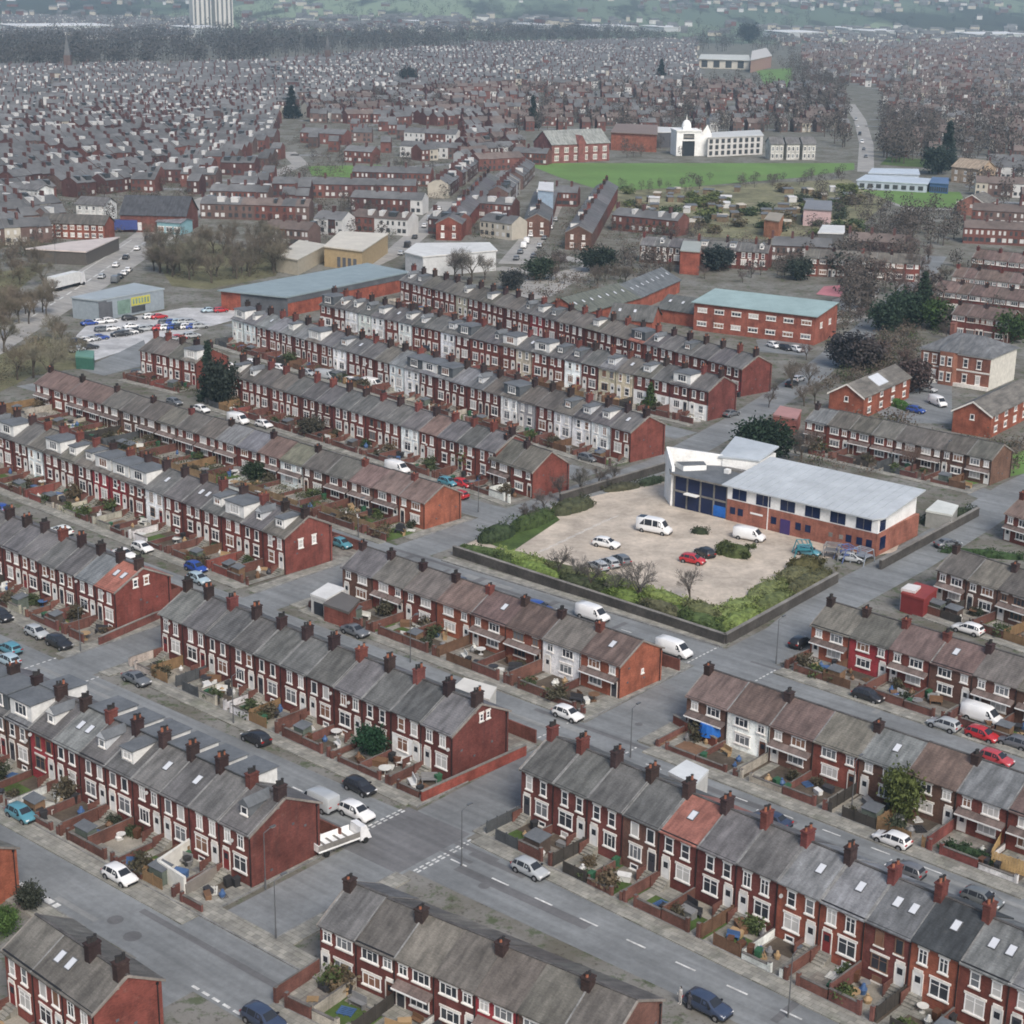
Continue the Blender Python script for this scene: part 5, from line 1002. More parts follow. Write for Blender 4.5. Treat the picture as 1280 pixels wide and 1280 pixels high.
def f(b):
    b.box(-8, -4.2, 0, 16, 0, 15.5); b.box(4.2, 8, 0, 16, 0, 15.5); b.box(-4.2, 4.2, 0, 16, 9.5, 15.5); b.box(-8.6, 8.6, -.6, 16.4, 15.5, 16.4)
    b.box(-2.6, 2.6, 5, 10.2, 16.4, 18.2); b.box(8, 12, 0, 14, 0, 14); b.face([(8, -.1, 14), (15, -.1, 14), (12, -.1, 20)]); b.box(12, 15, 0, 14, 0, 14)
    for k in range(6):
        a0, a1 = k * PI / 12, (k + 1) * PI / 12; b.tube((0, 7.6, 18.2 + 4.2 * math.sin(a0)), (0, 7.6, 18.2 + 4.2 * math.sin(a1)), 3.1 * math.cos(a0), 3.1 * max(.05, math.cos(a1)), 14)
    b.tube((0, 7.6, 22), (0, 7.6, 26), .35, .05, 6)
part('wall', o, f, 'white_paint'); part('arch_recess', o, lambda b: (b.box(-4.19, 4.19, .8, 1, 0, 9.4), b.box(-3.6, 3.6, -.08, -.002, 10.6, 14)), 'pane_dark')
part('frieze', o, lambda b: b.box(-3.4, 3.4, -.12, -.081, 11.4, 13.2), 'stone_grey')
o, w, P, c = flat('white_range', [(884, 173), (955, 170), (950, 163), (890, 166)], 9.5, 'long white three-storey range right of the dome', 'building', (.55, .54, .52), (.55, .55, .53), 'painted')
facwins(o, P, 0, 1, c, lambda L: [(L * (.03 + .107 * k), L * (.085 + .107 * k), z, z + 2.1) for k in range(9) for z in (.8, 3.8, 6.8)])
for k, (px, lab) in enumerate(((972, 'first'), (992, 'second'), (1012, 'third'))): gablebox('white_villa', (px - 8, 180), (px + 8, 180), 8, 9, 3, 'pale villa with tall windows, ' + lab + ' from left, right of the white range', 'house', (.42, .41, .38), SLATE, wins=(3, 1.2, 2, (1, 4.6), 0))
o, w, P, c = flat('college_block', [(873, 74), (938, 76), (936, 69), (876, 68)], 9, 'cream flat block with dark bays on far rise', 'building', (.55, .52, .45), (.55, .55, .5), 'painted')
facwins(o, P, 0, 1, c, lambda L: [(L * (.05 + .24 * k), L * (.17 + .24 * k), 1, 8) for k in range(4)])
o, w, P, c = flat('college_block', [(938, 76), (965, 70), (958, 60), (940, 64)], 12, 'taller pink-cream block right of the cream flat block', 'building', (.36, .22, .18), (.55, .52, .48), 'painted')
# glasshouse-like blue-white school across the second field
for k, (p, h, lab) in enumerate((([(1070, 226), (1160, 231), (1165, 224), (1082, 219)], 3.5, 'long pale-blue low block with white roof strips'), ([(1085, 217), (1150, 219), (1148, 212), (1090, 211)], 4, 'pale-blue block behind the long low block'), ([(1162, 229), (1186, 231), (1186, 223), (1165, 222)], 4, 'small dark blue block at end of pale-blue school'))):
    o, w, P, c = flat('pale_blue_block', p, h, lab, 'school', (.42, .48, .54) if k < 2 else (.06, .12, .25), (.48, .54, .60) if k < 2 else (.10, .16, .28), 'painted')
    facwins(o, P, 0, 1, c, lambda L: [(L * (.04 + .12 * q), L * (.11 + .12 * q), .8, 2.6) for q in range(8)])
o, w, P, c = flat('pale_house', [(1004, 262), (1040, 264), (1040, 252), (1008, 251)], 6, 'white and pink house among the allotments', 'house', (.5, .36, .36), (.2, .2, .21), 'painted')
o, w, P, c = flat('flat_shed', [(1022, 292), (1056, 293), (1056, 283), (1028, 282)], 3.5, 'white flat-roofed shed right of pink house', 'shed', (.1, .1, .1), (.62, .62, .6), 'painted')
o, w, P, c = flat('brick_block', [(955, 275), (974, 278), (980, 268), (962, 266)], 6, 'small orange-brown flat block left of pink house', 'building', (.32, .14, .08), (.3, .26, .2))
o, w, P, c = flat('brick_tower', [(850, 314), (875, 316), (878, 300), (855, 299)], 7, 'square brick block with pale roof before dark round tree', 'building', (.26, .08, .055), (.34, .36, .33))
o, w, P, c = flat('pale_blue_tower', [(672, 238), (692, 240), (692, 229), (674, 228)], 12, 'pale blue square block at head of parked-car street', 'building', (.38, .48, .58), (.6, .6, .6), 'painted')
gablebox('tan_house', (1190, 208), (1225, 212), 7, 12, 3.5, 'tan gabled house right of the dark conifers', 'house', (.32, .24, .17), (.3, .24, .18), wins=(3, 1.4, 1.4, (1, 4), 1))
o, w, P, c = flat('pink_extension', [(966, 520), (996, 526), (1002, 514), (975, 509)], 3, 'small pink-roofed outbuilding beside the low terrace', 'outbuilding', (.28, .1, .08), (.38, .2, .18))
o, w, P, c = flat('white_tent_roof', [(1157, 640), (1190, 646), (1198, 634), (1172, 627)], 2.6, 'white curved-roof store in compound behind the school', 'shed', (.3, .3, .28), (.62, .64, .6), 'painted')
# small structures around the terraces
o, w, P, c = flat('flat_roof_garage', [(388, 745), (408, 752), (432, 738), (410, 731)], 2.6, 'white-roofed garage left of terrace before the car park', 'garage', (.5, .5, .48), (.6, .6, .58), 'painted')
part('door', o, lambda b: b.box(-.9, .9, -.05, .05, 0, 2), 'pane_dark', loc=tuple(((P[0] + P[1]) / 2 - c).xy) + (0,), rz=-.7)
o, w, P, c = flat('brick_garage', [(404, 757), (436, 768), (450, 752), (424, 741)], 2.4, 'brick garage with dark roof beside white-roofed garage', 'garage', (.17, .06, .045), (.12, .11, .10))
o, w, P, c = flat('rear_extension', [(566, 862), (612, 878), (621, 862), (580, 850)], 3.4, 'white flat-roofed extension behind the central slate terrace', 'extension', (.55, .54, .5), (.62, .60, .55), 'painted')
o, w, P, c = flat('rear_extension', [(835, 968), (868, 985), (886, 966), (858, 953)], 4.6, 'white flat-roofed extension behind long lower-right terrace', 'extension', (.5, .5, .48), (.58, .60, .60), 'painted')
o, w, P, c = flat('red_garage', [(1126, 743), (1155, 752), (1172, 738), (1145, 730)], 2.6, 'dark red garage beside the corner of far right terrace', 'garage', (.2, .03, .03), (.24, .04, .035), 'painted')
o, w, P, c = flat('red_garage', [(1126, 738), (1144, 742), (1151, 735), (1135, 732)], 3.0, 'small white-roofed store by the dark red garage', 'garage', (.6, .58, .55), (.64, .62, .6), 'painted')
p = at(423, 1060); o = tag(ob('flatbed_lorry', None, None, (p.x, p.y, .02), math.radians(40)), 'white-topped flatbed lorry parked beside lower-left dormered terrace gable', 'lorry'); o.scale = (.84, .84, .84)
part('bed', o, lambda b: (b.box(-3.6, 2.4, -1.25, 1.25, .95, 1.2, 0), b.box(-3.6, 2.4, -1.25, -1.17, 1.2, 1.9, 1), b.box(-3.6, 2.4, 1.17, 1.25, 1.2, 1.9, 0), b.box(-3.6, -3.5, -1.17, 1.17, 1.2, 1.9, 0), [b.box(-3.4 + k * 1.1, -3.1 + k * 1.1, -1.16, 1.16, 1.2, 1.26, 1) for k in range(5)]), 'white_paint', 'stone_grey')
part('cab', o, lambda b: b.hexa([(2.5, -1.15, .55), (4.2, -1.15, .55), (4.2, 1.15, .55), (2.5, 1.15, .55), (2.6, -1.1, 2.4), (3.5, -1.05, 2.35), (3.5, 1.05, 2.35), (2.6, 1.1, 2.4)]), 'painted', col=(.7, .7, .7))
part('windscreen', o, lambda b: b.face([(4.02, -.95, 1.0), (4.02, .95, 1.0), (3.6, .9, 2.2), (3.6, -.9, 2.2)]), 'pane_dark')
for x in (-2.4, 3.3):
    for y in (-1.15, 1.0): part('wheel', o, lambda b: b.tube((x, y, .42), (x, y + .2, .42), .42, .42, 14), 'rubber')
o, w, P, c = flat('recycling_bank', [(94, 447), (117, 449), (118, 440), (96, 439)], 2.6, 'dark green recycling containers at car park corner', 'container', (.04, .12, .09), (.12, .25, .2), 'painted')
# white walled yard in front of the lower-left terrace
a, c1, c2, c3 = at(199, 1098), at(232, 1120), at(270, 1096), at(240, 1070)
o = tag(ob('white_yard_wall', None, None, (0, 0, 0)), 'white painted yard wall in front of the lower-left dormered terrace', 'wall')
for p, q in ((c3, a), (a, c1), (c1, c2)):
    L = (q - p).length; part('wall', o, lambda b: (b.box(0, L, -.15, .15, 0, 2.1 if q is not c2 else 1.3, 0)), 'painted' , col=(.66, .65, .6) if q is not c2 else (.22, .2, .18), loc=(p.x, p.y, 0), rz=math.atan2(q.y - p.y, q.x - p.x))
for pts in ([a, c1, c2, c3],): sheet('yard', pts, .06, 'paving', False)
o = tag(ob('blue_trampoline', None, None, at(887, 925), .3), 'blue covered trampoline in corner garden', 'trampoline')
part('cover', o, lambda b: b.tube((0, 0, .9), (0, 0, 2.3), 1.5, 1.2, 12), 'blue_tarp'); [part('leg', o, lambda b: b.tube((1.3 * math.cos(k), 1.3 * math.sin(k), 0), (1.3 * math.cos(k), 1.3 * math.sin(k), .95), .05, .05, 5), 'steel') for k in (0, 1.57, 3.14, 4.7)]
def pfence(a, c, label): 
    L = (c - a).length; b = MB()
    for k in range(int(L / .3)): b.box(k * .3 + .01, k * .3 + .28, -.02, .02, .05, 1.7 + .04 * math.sin(k * 2.3))
    b.box(0, L, .022, .09, 1.3, 1.4); b.box(0, L, .022, .09, .4, .5)
    return tag(ob('timber_fence', b.mesh('timber_fence', 'timber'), None, (a.x, a.y, 0), math.atan2(c.y - a.y, c.x - a.x), (.24, .17, .10) if 'yellow' not in label else (.42, .29, .14)), label, 'fence')
pfence(at(1238, 1082), at(1300, 1102), 'new yellow timber fence at the right edge'); pfence(at(1238, 1080), at(1250, 1058), 'side run of new yellow timber fence')
# ================================================================== CAR PARK
sheet('car_park', [(575, 684), (905, 796), (1040, 718), (1000, 700), (1098, 694), (1120, 690), (1140, 640), (830, 600), (700, 630), (640, 655)], .026, 'car_park_surface')
dk = (.065, .06, .055)
for a, c, lab in ((at(567, 694), at(906, 806), 'dark stone wall along street side of car park'), (at(906, 806), at(1046, 728), 'dark stone wall on junction side of car park'), (at(1100, 712), at(1222, 645), 'dark stone wall curving past the school'), (at(700, 628), at(832, 588), 'grey wall along the road behind the car park')): wall('stone_wall', a, c, 1.5, .45, 'dark_stone', dk, lab)
def strip_hedge(pts, wd, ht, lab, cols, **kw):
    for i, (p, q) in enumerate(zip(pts, pts[1:])): hedge(p, q, wd, ht, lab + ', ' + ('first', 'second', 'third', 'fourth', 'fifth', 'sixth', 'seventh')[i] + ' stretch from left', cols[i % len(cols)], **kw)
GC = [(.055, .08, .028), (.12, .17, .045), (.05, .06, .03), (.13, .18, .05), (.08, .08, .045)]
st = [at(578, 688), at(640, 706), at(700, 725), at(760, 742), at(800, 756), at(850, 772), at(905, 789)]
strip_hedge(st, 3.0, 1.9, 'shrub border at near side of car park', GC, n=1700)
strip_hedge([at(905, 789), at(950, 765), at(985, 745), at(1035, 718)], 4, 1.7, 'shrub border at junction side of car park', [(.13, .17, .05), (.10, .12, .045), (.08, .08, .04)], n=1900)
strip_hedge([at(620, 690), at(680, 708), at(740, 722), at(800, 738), at(858, 756), at(903, 770)], 3.2, 1.1, 'low yellow-green bushes inside near border of car park', [(.15, .19, .06), (.10, .11, .05), (.16, .20, .06)], n=1500)
strip_hedge([at(903, 770), at(940, 752), at(975, 728), at(1010, 710)], 4.2, 1.2, 'low yellow-green bushes inside junction border of car park', [(.16, .20, .07), (.13, .15, .06), (.10, .10, .05)], n=1700)
for k, (px, py, c) in enumerate(((1004, 694, (.04, .22, .26)), (1058, 700, (.10, .14, .30)), (1078, 703, (.25, .28, .32)), (1040, 697, (.2, .2, .2)))):
    o = tag(ob('climbing_frame', None, None, at(px, py), .4 * k), ('teal', 'blue', 'pale blue', 'grey')[k] + ' play frame in yard at the end of the school', 'play frame')
    part('frame', o, lambda b: [b.tube((x, y, 0), (x * .6, y, 2.2), .09, .09, 5) for x in (-1.6, 1.6) for y in (-1.2, 1.2)] + [b.tube((-1, y, 2.2), (1, y, 2.2), .09, .09, 5) for y in (-1.2, 1.2)] + [b.tube((x, -1.2, 2.2), (x, 1.2, 2.2), .08, .08, 5) for x in (-1, -.3, .4, 1)], 'painted', col=c)
    part('platform', o, lambda b: (b.box(-1, 1, -1.2, 1.2, 1.2, 1.32), b.hexa([(1, -.4, 1.2), (3, -.4, .1), (3, .4, .1), (1, .4, 1.2), (1, -.4, 1.3), (3, -.4, .2), (3, .4, .2), (1, .4, 1.3)])), 'painted', col=c)
sheet('grass_verge', [(578, 680), (650, 690), (800, 732), (903, 762), (985, 714), (1040, 716), (905, 799), (700, 735), (572, 694)], .032, 'grass'); sheet('grass_verge', [(600, 676), (690, 640), (700, 650), (640, 690)], .034, 'grass')
strip_hedge([at(600, 680), at(640, 665), at(690, 645), at(740, 630)], 4, 2.6, 'dark shrubbery at far left of car park', [(.03, .045, .02), (.04, .06, .02), (.05, .055, .03)], n=1300)
strip_hedge([at(755, 615), at(800, 608), at(828, 600)], 2.4, 1.5, 'low shrubs near school entrance', [(.05, .05, .03), (.04, .055, .03)], n=500)
hedge(at(900, 690), at(938, 697), 4.0, 2.0, 'clipped oval olive hedge island in car park', (.055, .07, .025), n=4200, bumps=.2)
hedge(at(985, 708), at(1030, 712), 3.4, 1.9, 'clipped brown-green hedge at corner of car park', (.07, .065, .028), n=2200, bumps=.3)
hedge(at(865, 665), at(885, 668), 1.8, 1.2, 'small round shrubs before school door', (.03, .04, .02), n=500)
hedge(at(1150, 655), at(1215, 640), 2.2, 1.8, 'dark hedge round the compound behind school', (.03, .04, .022), n=1200)
hedge(at(1105, 500), at(1140, 515), 3, 1.8, 'green hedge by parking court', (.04, .09, .02), n=1200); hedge(at(1082, 545), at(1150, 560), 1.2, 1.4, 'hedge behind low terrace', (.05, .06, .03), n=600)
hedge(at(1175, 690), at(1280, 700), 1.6, 1.4, 'dark green hedge at right edge', (.03, .055, .02), n=1600); hedge(at(1175, 1058), at(1240, 1080), 1.4, 1.2, 'dark clipped hedge before the yellow fence', (.025, .045, .02), n=1600)
bb = MB()
for q in range(9):
    c0 = at(664 + q * 11, 694 - q * 5.2); dv = Vector((math.cos(.85), math.sin(.85), 0)); nv = Vector((-dv.y, dv.x, 0)) * .06
    bb.face([(*(c0 - nv).xy, .05), (*(c0 + dv * 4.5 - nv).xy, .05), (*(c0 + dv * 4.5 + nv).xy, .05), (*(c0 + nv).xy, .05)])
struct('bay_marking', bb.mesh('bay_marking', 'road_paint'))
# allotment-like gardens between terraces E and G, fences
for k, (a, c) in enumerate((((395, 640), (470, 668)), ((300, 612), (372, 638)), ((200, 585), (270, 606)), ((90, 555), (170, 578)), ((120, 520), (200, 546)), ((240, 560), (330, 590)), ((350, 596), (430, 622)))): pfence(at(*a), at(*c), 'weathered timber fence among back garden plots near ' + ('the gable', 'the dormer row', 'the middle plots', 'the left plots', 'upper left plots', 'upper middle plots', 'upper right plots')[k])
# ================================================================== VEHICLES
for k, px, py, c, hd, lab in (
    ('hatch', 27, 1018, CT, -40, 'teal hatchback at the kerb of the wide lower-left road'), ('hatch', 150, 1095, CW, -40, 'white hatchback with dark roof glass parked below the white walled yard'),
    ('estate', 330, 1275, CD, -40, 'navy people carrier at the very bottom of the wide road'), ('hatch', 320, 923, CK, 138, 'black hatchback parked mid-way along the central slate terrace'),
    ('hatch', 450, 984, CK, -42, 'black hatchback by the white garden steps of the central terrace'), ('saloon', 171, 849, CG, -42, 'grey saloon parked left of the central terrace gardens'),
    ('estate', 74, 804, CK, -42, 'black estate before the salmon-roofed end house'), ('hatch', 46, 791, CS, -42, 'grey hatchback behind the black estate near salmon-roofed house'),
    ('hatch', 12, 811, CT, 138, 'dark teal hatchback at left edge beyond dormered roofs'), ('hatch', 10, 825, CBB, 138, 'pale blue hatchback tucked beside dormered roofs at left edge'),
    ('estate', 446, 1016, CW, -42, 'white sports utility car at corner beside dormered terrace gable'), ('van', 398, 1003, CS, 138, 'silver pickup-like van behind the dormered terrace gable'),
    ('saloon', 444, 789, CG, -42, 'dark grey saloon behind the central slate terrace'), ('hatch', 710, 893, CW, -42, 'white hatchback below the bright red gable'),
    ('van', 741, 770, CW, -42, 'white van half hidden behind terrace before car park'), ('van', 843, 814, CW, -42, 'white van parked beyond the bright red gable'),
    ('hatch', 1001, 803, CK, 48, 'black hatchback at the side road before terrace corner'), ('hatch', 1115, 1050, CW, 138, 'white hatchback on street behind the long lower-right terrace'),
    ('hatch', 1180, 906, CS, 138, 'silver hatchback left of the two red cars'), ('hatch', 1228, 919, CR, -42, 'bright red hatchback right of the silver one'), ('hatch', 1245, 949, (.42, .05, .06), -42, 'pale red hatchback below the bright red one'),
    ('estate', 1210, 787, CW, 138, 'white estate on the street behind terrace facing red cars'), ('saloon', 1185, 680, CG, 20, 'dark olive saloon at the curve past the school'), ('van', 1228, 897, CW, -42, 'white van in a front garden above the red cars'),
    ('hatch', 663, 1087, CS, -42, 'silver hatchback in front of long lower-right terrace'), ('estate', 885, 1258, CD, -42, 'dark blue estate at bottom beside two standing people'),
    ('hatch', 178, 685, CW, -42, 'white saloon-like car alone on street above salmon roof'), ('hatch', 245, 710, CB, -42, 'royal blue hatchback parked on upper street'), ('hatch', 248, 724, CBB, -42, 'pale blue hatchback just below the royal blue one'),
    ('hatch', 427, 680, CT, -42, 'pale teal hatchback beside dormered gable with garage door'), ('hatch', 200, 645, CG, -42, 'grey hatchback by gardens of terrace beside allotments'),
    ('minibus', 818, 662, CW, -30, 'white minibus in the car park'), ('estate', 758, 680, CW, -30, 'white car left of the minibus in car park'), ('hatch', 748, 708, CS, 118, 'leftmost of three silver-grey cars in car park'), ('hatch', 762, 704, CS, 118, 'middle of three silver-grey cars in car park'), ('hatch', 776, 700, CG, 118, 'rightmost of three silver-grey cars in car park'),
    ('hatch', 866, 700, CR, -30, 'red car in the car park'), ('hatch', 881, 691, CK, 118, 'black car beside the red one in car park'), ('van', 937, 671, CW, -30, 'white van near school wall in car park'), ('hatch', 1010, 690, CT, -30, 'teal car in school yard by the gable'), ('hatch', 1065, 698, CS, -20, 'silver car among blue things at school yard end'),
    ('saloon', 914, 517, CG, 45, 'grey saloon on side road beside white-fronted end terrace'), ('hatch', 735, 573, CG, -42, 'dark grey hatchback by white rendered end houses'), ('hatch', 998, 474, CW, 55, 'white hatchback on the rising side road'), ('hatch', 990, 480, CK, 55, 'black hatchback just behind white one on rising side road'),
    ('van', 497, 587, CW, -42, 'white van beyond brown-roofed end houses'), ('hatch', 560, 603, CT, -42, 'teal hatchback beside trees near the bend'), ('hatch', 578, 605, CR, -42, 'red hatchback right of teal one near the bend'),
    ('hatch', 174, 467, CK, 10, 'black hatchback in yard beside short terrace by store'), ('hatch', 218, 503, CG, -42, 'grey hatchback, left of white pair, behind long terrace'), ('hatch', 252, 512, CW, -42, 'white hatchback, left of pair, behind long terrace'), ('van', 298, 526, CW, -42, 'white van, right of pair, behind long terrace'), ('hatch', 330, 531, CW, -42, 'white hatchback right of white van behind long terrace'),
    ('hatch', 967, 432, CW, -60, 'white car left in green-roofed centre court'), ('hatch', 982, 435, CK, -60, 'black car between white ones at green-roofed centre'), ('hatch', 996, 437, CW, -60, 'white car right in green-roofed centre court'), ('hatch', 1160, 487, CS, -40, 'silver car before hipped villa'), ('van', 1172, 504, CW, -70, 'white van in parking court below villa'), ('hatch', 1145, 513, CB, -40, 'blue car in parking court below villa'),
    ('hatch', 95, 1000, CW, 138, None), ('hatch', 55, 770, CS, 138, None), ('hatch', 2, 770, CK, -42, 'black hatchback cut by left edge above teal one')):
    if lab: carpx(k, px, py, c, lab, hd)
rng = random.Random(21)
# cars on the store car park
n = 0
for (x0, y0, x1, y1, m) in ((112, 404, 162, 398, 5), (188, 396, 210, 396, 3), (128, 412, 165, 408, 4), (150, 418, 188, 410, 7), (192, 404, 246, 402, 8), (200, 410, 250, 408, 7), (98, 427, 125, 422, 4), (96, 437, 112, 434, 2), (215, 424, 240, 420, 4), (262, 388, 290, 388, 3)):
    for i in range(m):
        if rng.random() < .15: continue
        x = x0 + (x1 - x0) * i / max(1, m - 1); y = y0 + (y1 - y0) * i / max(1, m - 1); cc = rng.choice((CW, CW, CW, CW, CS, CS, CK, CG, CW, CD if 0 else CBB, CW, CB, CR)); n += 1
        carpx(rng.choice(('hatch', 'hatch', 'estate', 'saloon')), x, y, cc, {CW: 'white', CS: 'silver', CK: 'black', CG: 'dark grey', CB: 'blue', CR: 'red', CBB: 'pale blue'}[cc] + ' car in discount store car park', 35 + rng.uniform(-5, 5), far=True, group=('cars of one colour in store car park: ' + {CW: 'white', CS: 'silver', CK: 'black', CG: 'dark grey', CB: 'blue', CR: 'red', CBB: 'pale blue'}[cc]))
for nm, pts, m in (('on street between back terraces', ((320, 455), (470, 482)), 6), ('on parked-car street, left kerb', ((646, 322), (680, 268)), 9), ('on parked-car street, right kerb', ((668, 318), (694, 275)), 5), ('on the main road by lorry', ((128, 345), (185, 300)), 5), ('behind white-fronted terrace', ((540, 440), (720, 470)), 5), ('on far avenue', ((1070, 150), (1082, 195)), 6), ('on side street by sheds', ((500, 318), (548, 262)), 6), ('outside store by main road', ((145, 350), (160, 338)), 4), ('before dormered row near back', ((880, 470), (930, 480)), 1)):
    for i in range(m):
        t = (i + rng.uniform(-.2, .2)) / max(1, m - 1); px, py = pts[0][0] + (pts[1][0] - pts[0][0]) * t, pts[0][1] + (pts[1][1] - pts[0][1]) * t
        a, c2 = at(*pts[0]), at(*pts[1]); hd = math.degrees(math.atan2(c2.y - a.y, c2.x - a.x)); cc = rng.choice((CW, CW, CS, CK, CG)); cn = {CW: 'white', CS: 'silver', CK: 'black', CG: 'dark grey'}[cc]
        carpx(rng.choice(('hatch', 'van', 'hatch')), px, py, cc, cn + ' vehicle ' + nm, hd, far=True, group=cn + ' vehicles ' + nm)
kerbcars((W(-300, 205), W(-178, 203.5)), 2.4, 0, 120, 7, 'on far kerb behind long brown-roofed terrace', seed=2)
kerbcars((W(-300, 205), W(-178, 203.5)), -2.4, 0, 110, 5, 'on near kerb behind long brown-roofed terrace', seed=3)
kerbcars((W(-300, 246), W(-180, 233)), 2.4, 10, 115, 7, 'on street before second dormered terrace', seed=4)
kerbcars((W(-300, 246), W(-180, 233)), -2.4, 0, 110, 6, 'on kerb behind plain-roofed terrace', seed=5)
kerbcars((W(-325, 280), W(-184, 268)), 2.3, 10, 130, 9, 'on street before white-fronted terrace', seed=6)
kerbcars((W(-240, 145.6), W(-180, 145)), -2.6, 0, 56, 4, 'on street below dormered gable', seed=7)
kerbcars((W(-240, 145.6), W(-180, 145)), 2.7, 0, 46, 3, 'on upper kerb by dormer row gardens', seed=8)
kerbcars((W(-240, 113), W(-178, 113)), 3.1, 8, 40, 3, 'before salmon-ended terrace', seed=9)
kerbcars((W(-165, 112.9), W(-115, 112.7)), -3.1, 0, 24, 2, 'on kerb behind lower-left dormered roofs', seed=10)
kerbcars((W(-100, 143.8), W(-30, 143.4)), -2.6, 12, 66, 4, 'on kerb behind long lower-right terrace', seed=12)
kerbcars((W(-98, 174.8), W(-50, 174)), 2.6, 4, 44, 3, 'on upper kerb by far right terrace', seed=13)
kerbcars((W(-160, 175.8), W(-115, 175.5)), -2.6, 2, 24, 2, 'on kerb behind terrace before car park', seed=14)
# people: skin layer made through the modifier's own data
def mk_people():
    for px, py, lab, c, rz in ((850, 1255, 'person in pale top standing left of the dark blue estate', (.5, .48, .46), 2.0), (861, 1262, 'person in dark coat standing nearest the dark blue estate', (.05, .05, .06), -.6)):
        p = at(px, py); b = MB()
        # one continuous lofted figure: legs, trunk, arms and head as joined tapering tubes welded by remesh
        seg = [((.1, 0, .05), (.11, .02, .5), .055, .075), ((.11, .02, .5), (.08, 0, .95), .075, .1), ((-.1, -.05, .05), (-.11, -.02, .5), .055, .075), ((-.11, -.02, .5), (-.08, 0, .95), .075, .1), ((.1, -.04, .04), (.1, .16, .04), .05, .04), ((-.1, -.08, .04), (-.1, .12, .04), .05, .04),
               ((0, 0, .85), (0, 0, 1.15), .17, .155), ((0, 0, 1.15), (0, 0, 1.45), .155, .17), ((0, 0, 1.4), (0, 0, 1.55), .08, .06), ((0, .01, 1.5), (0, .02, 1.64), .07, .105), ((0, .02, 1.64), (0, .01, 1.76), .105, .06), ((.16, 0, 1.42), (.25, .02, 1.14), .065, .05), ((.25, .02, 1.14), (.23, .16, .92), .05, .035), ((-.16, 0, 1.42), (-.25, 0, 1.14), .065, .05), ((-.25, 0, 1.14), (-.24, .12, .9), .05, .035), ((.23, .16, .92), (.22, .2, .84), .04, .025), ((-.24, .12, .9), (-.23, .16, .82), .04, .025)]
        for a, c2, r0, r1 in seg: b.tube(a, c2, r0, r1, 8)
        o = ob('person', b.mesh('person', 'painted'), None, (p.x, p.y, .02), rz, c); m = o.modifiers.new('weld', 'REMESH'); m.mode = 'VOXEL'; m.voxel_size = .025; m.use_smooth_shade = True
        tag(o, lab, 'person'); h = MB(); h.tube((0, -.01, 1.64), (0, -.02, 1.78), .118, .07, 8); ob('hair', h.mesh('hair', 'soot'), o)
mk_people()
for px, py, lab in ((332, 1112, 'tall lamp post at the gable of dormered terrace'), (577, 1082, 'dark lamp post by junction give-way line'), (788, 947, 'lamp post at the corner before long lower-right terrace'), (101, 815, 'lamp post at corner beneath salmon-roofed house'), (513, 828, 'lamp post on street behind central terrace'), (970, 830, 'lamp post at corner of brown-roofed terrace'), (1064, 1016, 'lamp post on street facing brown-roofed terrace'), (292, 905, 'lamp post midway along central terrace gardens'), (448, 672, 'lamp post near teal hatchback by dormered gable'), (985, 1272, 'dark lamp post at bottom right'), (598, 640, 'lamp post on bend right of brown-roofed end houses'), (345, 1175, 'lamp post at the bottom road left of centre'), (1180, 595, 'lamp post behind the school'), (70, 330, 'mast beside the pink-roofed shed')): lamp(px, py, lab, h=6.2)
# ================================================================== TREES
GT = (.13, .105, .08)
for i, (px, py, h) in enumerate(((62, 480, 15), (22, 475, 13), (42, 472, 14), (100, 455, 10), (5, 440, 13), (78, 430, 9))): bare_tree(px, py, h, 'leafless tree on grass bank at left, ' + ORD[i + 1] + ' of ' + 'cluster', (.16, .14, .105))
rng = random.Random(5)
for i in range(44):
    x, y = rng.uniform(192, 352), rng.uniform(306, 354); 
    if y > 356 - abs(x - 270) * .12: y -= 12
    bare_tree(x, y, rng.uniform(11, 15), 'leafless tree in the wood beside the main road', (.13, .115, .09), 'bare trees of the wood by main road')
for i in range(30): bare_tree(rng.uniform(-20, 70), rng.uniform(318, 430), rng.uniform(8, 12), 'leafless tree left of the main road', (.14, .12, .09), 'bare trees left of main road')
for i, (px, py, h) in enumerate(((568, 350, 13), (590, 352, 14), (606, 350, 11), (578, 345, 12))): bare_tree(px, py, h, 'grey leafless tree before white shed, ' + ORD[i + 1] + ' from left', (.15, .13, .12))
for i, (px, py, h) in enumerate(((697, 722, 7), (720, 728, 6), (737, 738, 6.5), (772, 745, 6), (798, 752, 10), (862, 752, 8), (680, 640, 6), (700, 625, 7), (725, 618, 7.5), (748, 610, 6), (768, 606, 6), (660, 655, 5.5))): bare_tree(px, py, h, 'thin leafless tree at edge of car park, ' + ORD[i + 1] + ' of twelve', (.12, .11, .10))
for i, (px, py, h) in enumerate(((1140, 385, 13), (1118, 372, 12), (1095, 352, 12), (1148, 352, 13), (1125, 335, 12), (1160, 330, 10), (1035, 345, 10), (1012, 338, 9), (1078, 338, 11), (1100, 330, 12), (1135, 318, 11), (1152, 372, 11))): bare_tree(px, py, h, 'brown leafless tree along upper side road, ' + ORD[i + 1] + ' of twelve', (.13, .095, .085))
for i, (px, py, h) in enumerate(((1098, 455, 9), (1128, 462, 8), (1060, 560, 6), (1020, 565, 7), (1140, 590, 8), (1185, 590, 8), (1210, 575, 7), (930, 412, 7), (790, 405, 6), (330, 590, 6), (1240, 590, 7), (1008, 450, 6))): bare_tree(px, py, h, 'small brown leafless tree amid houses at right, ' + ORD[i + 1] + ' of twelve', (.13, .09, .08))
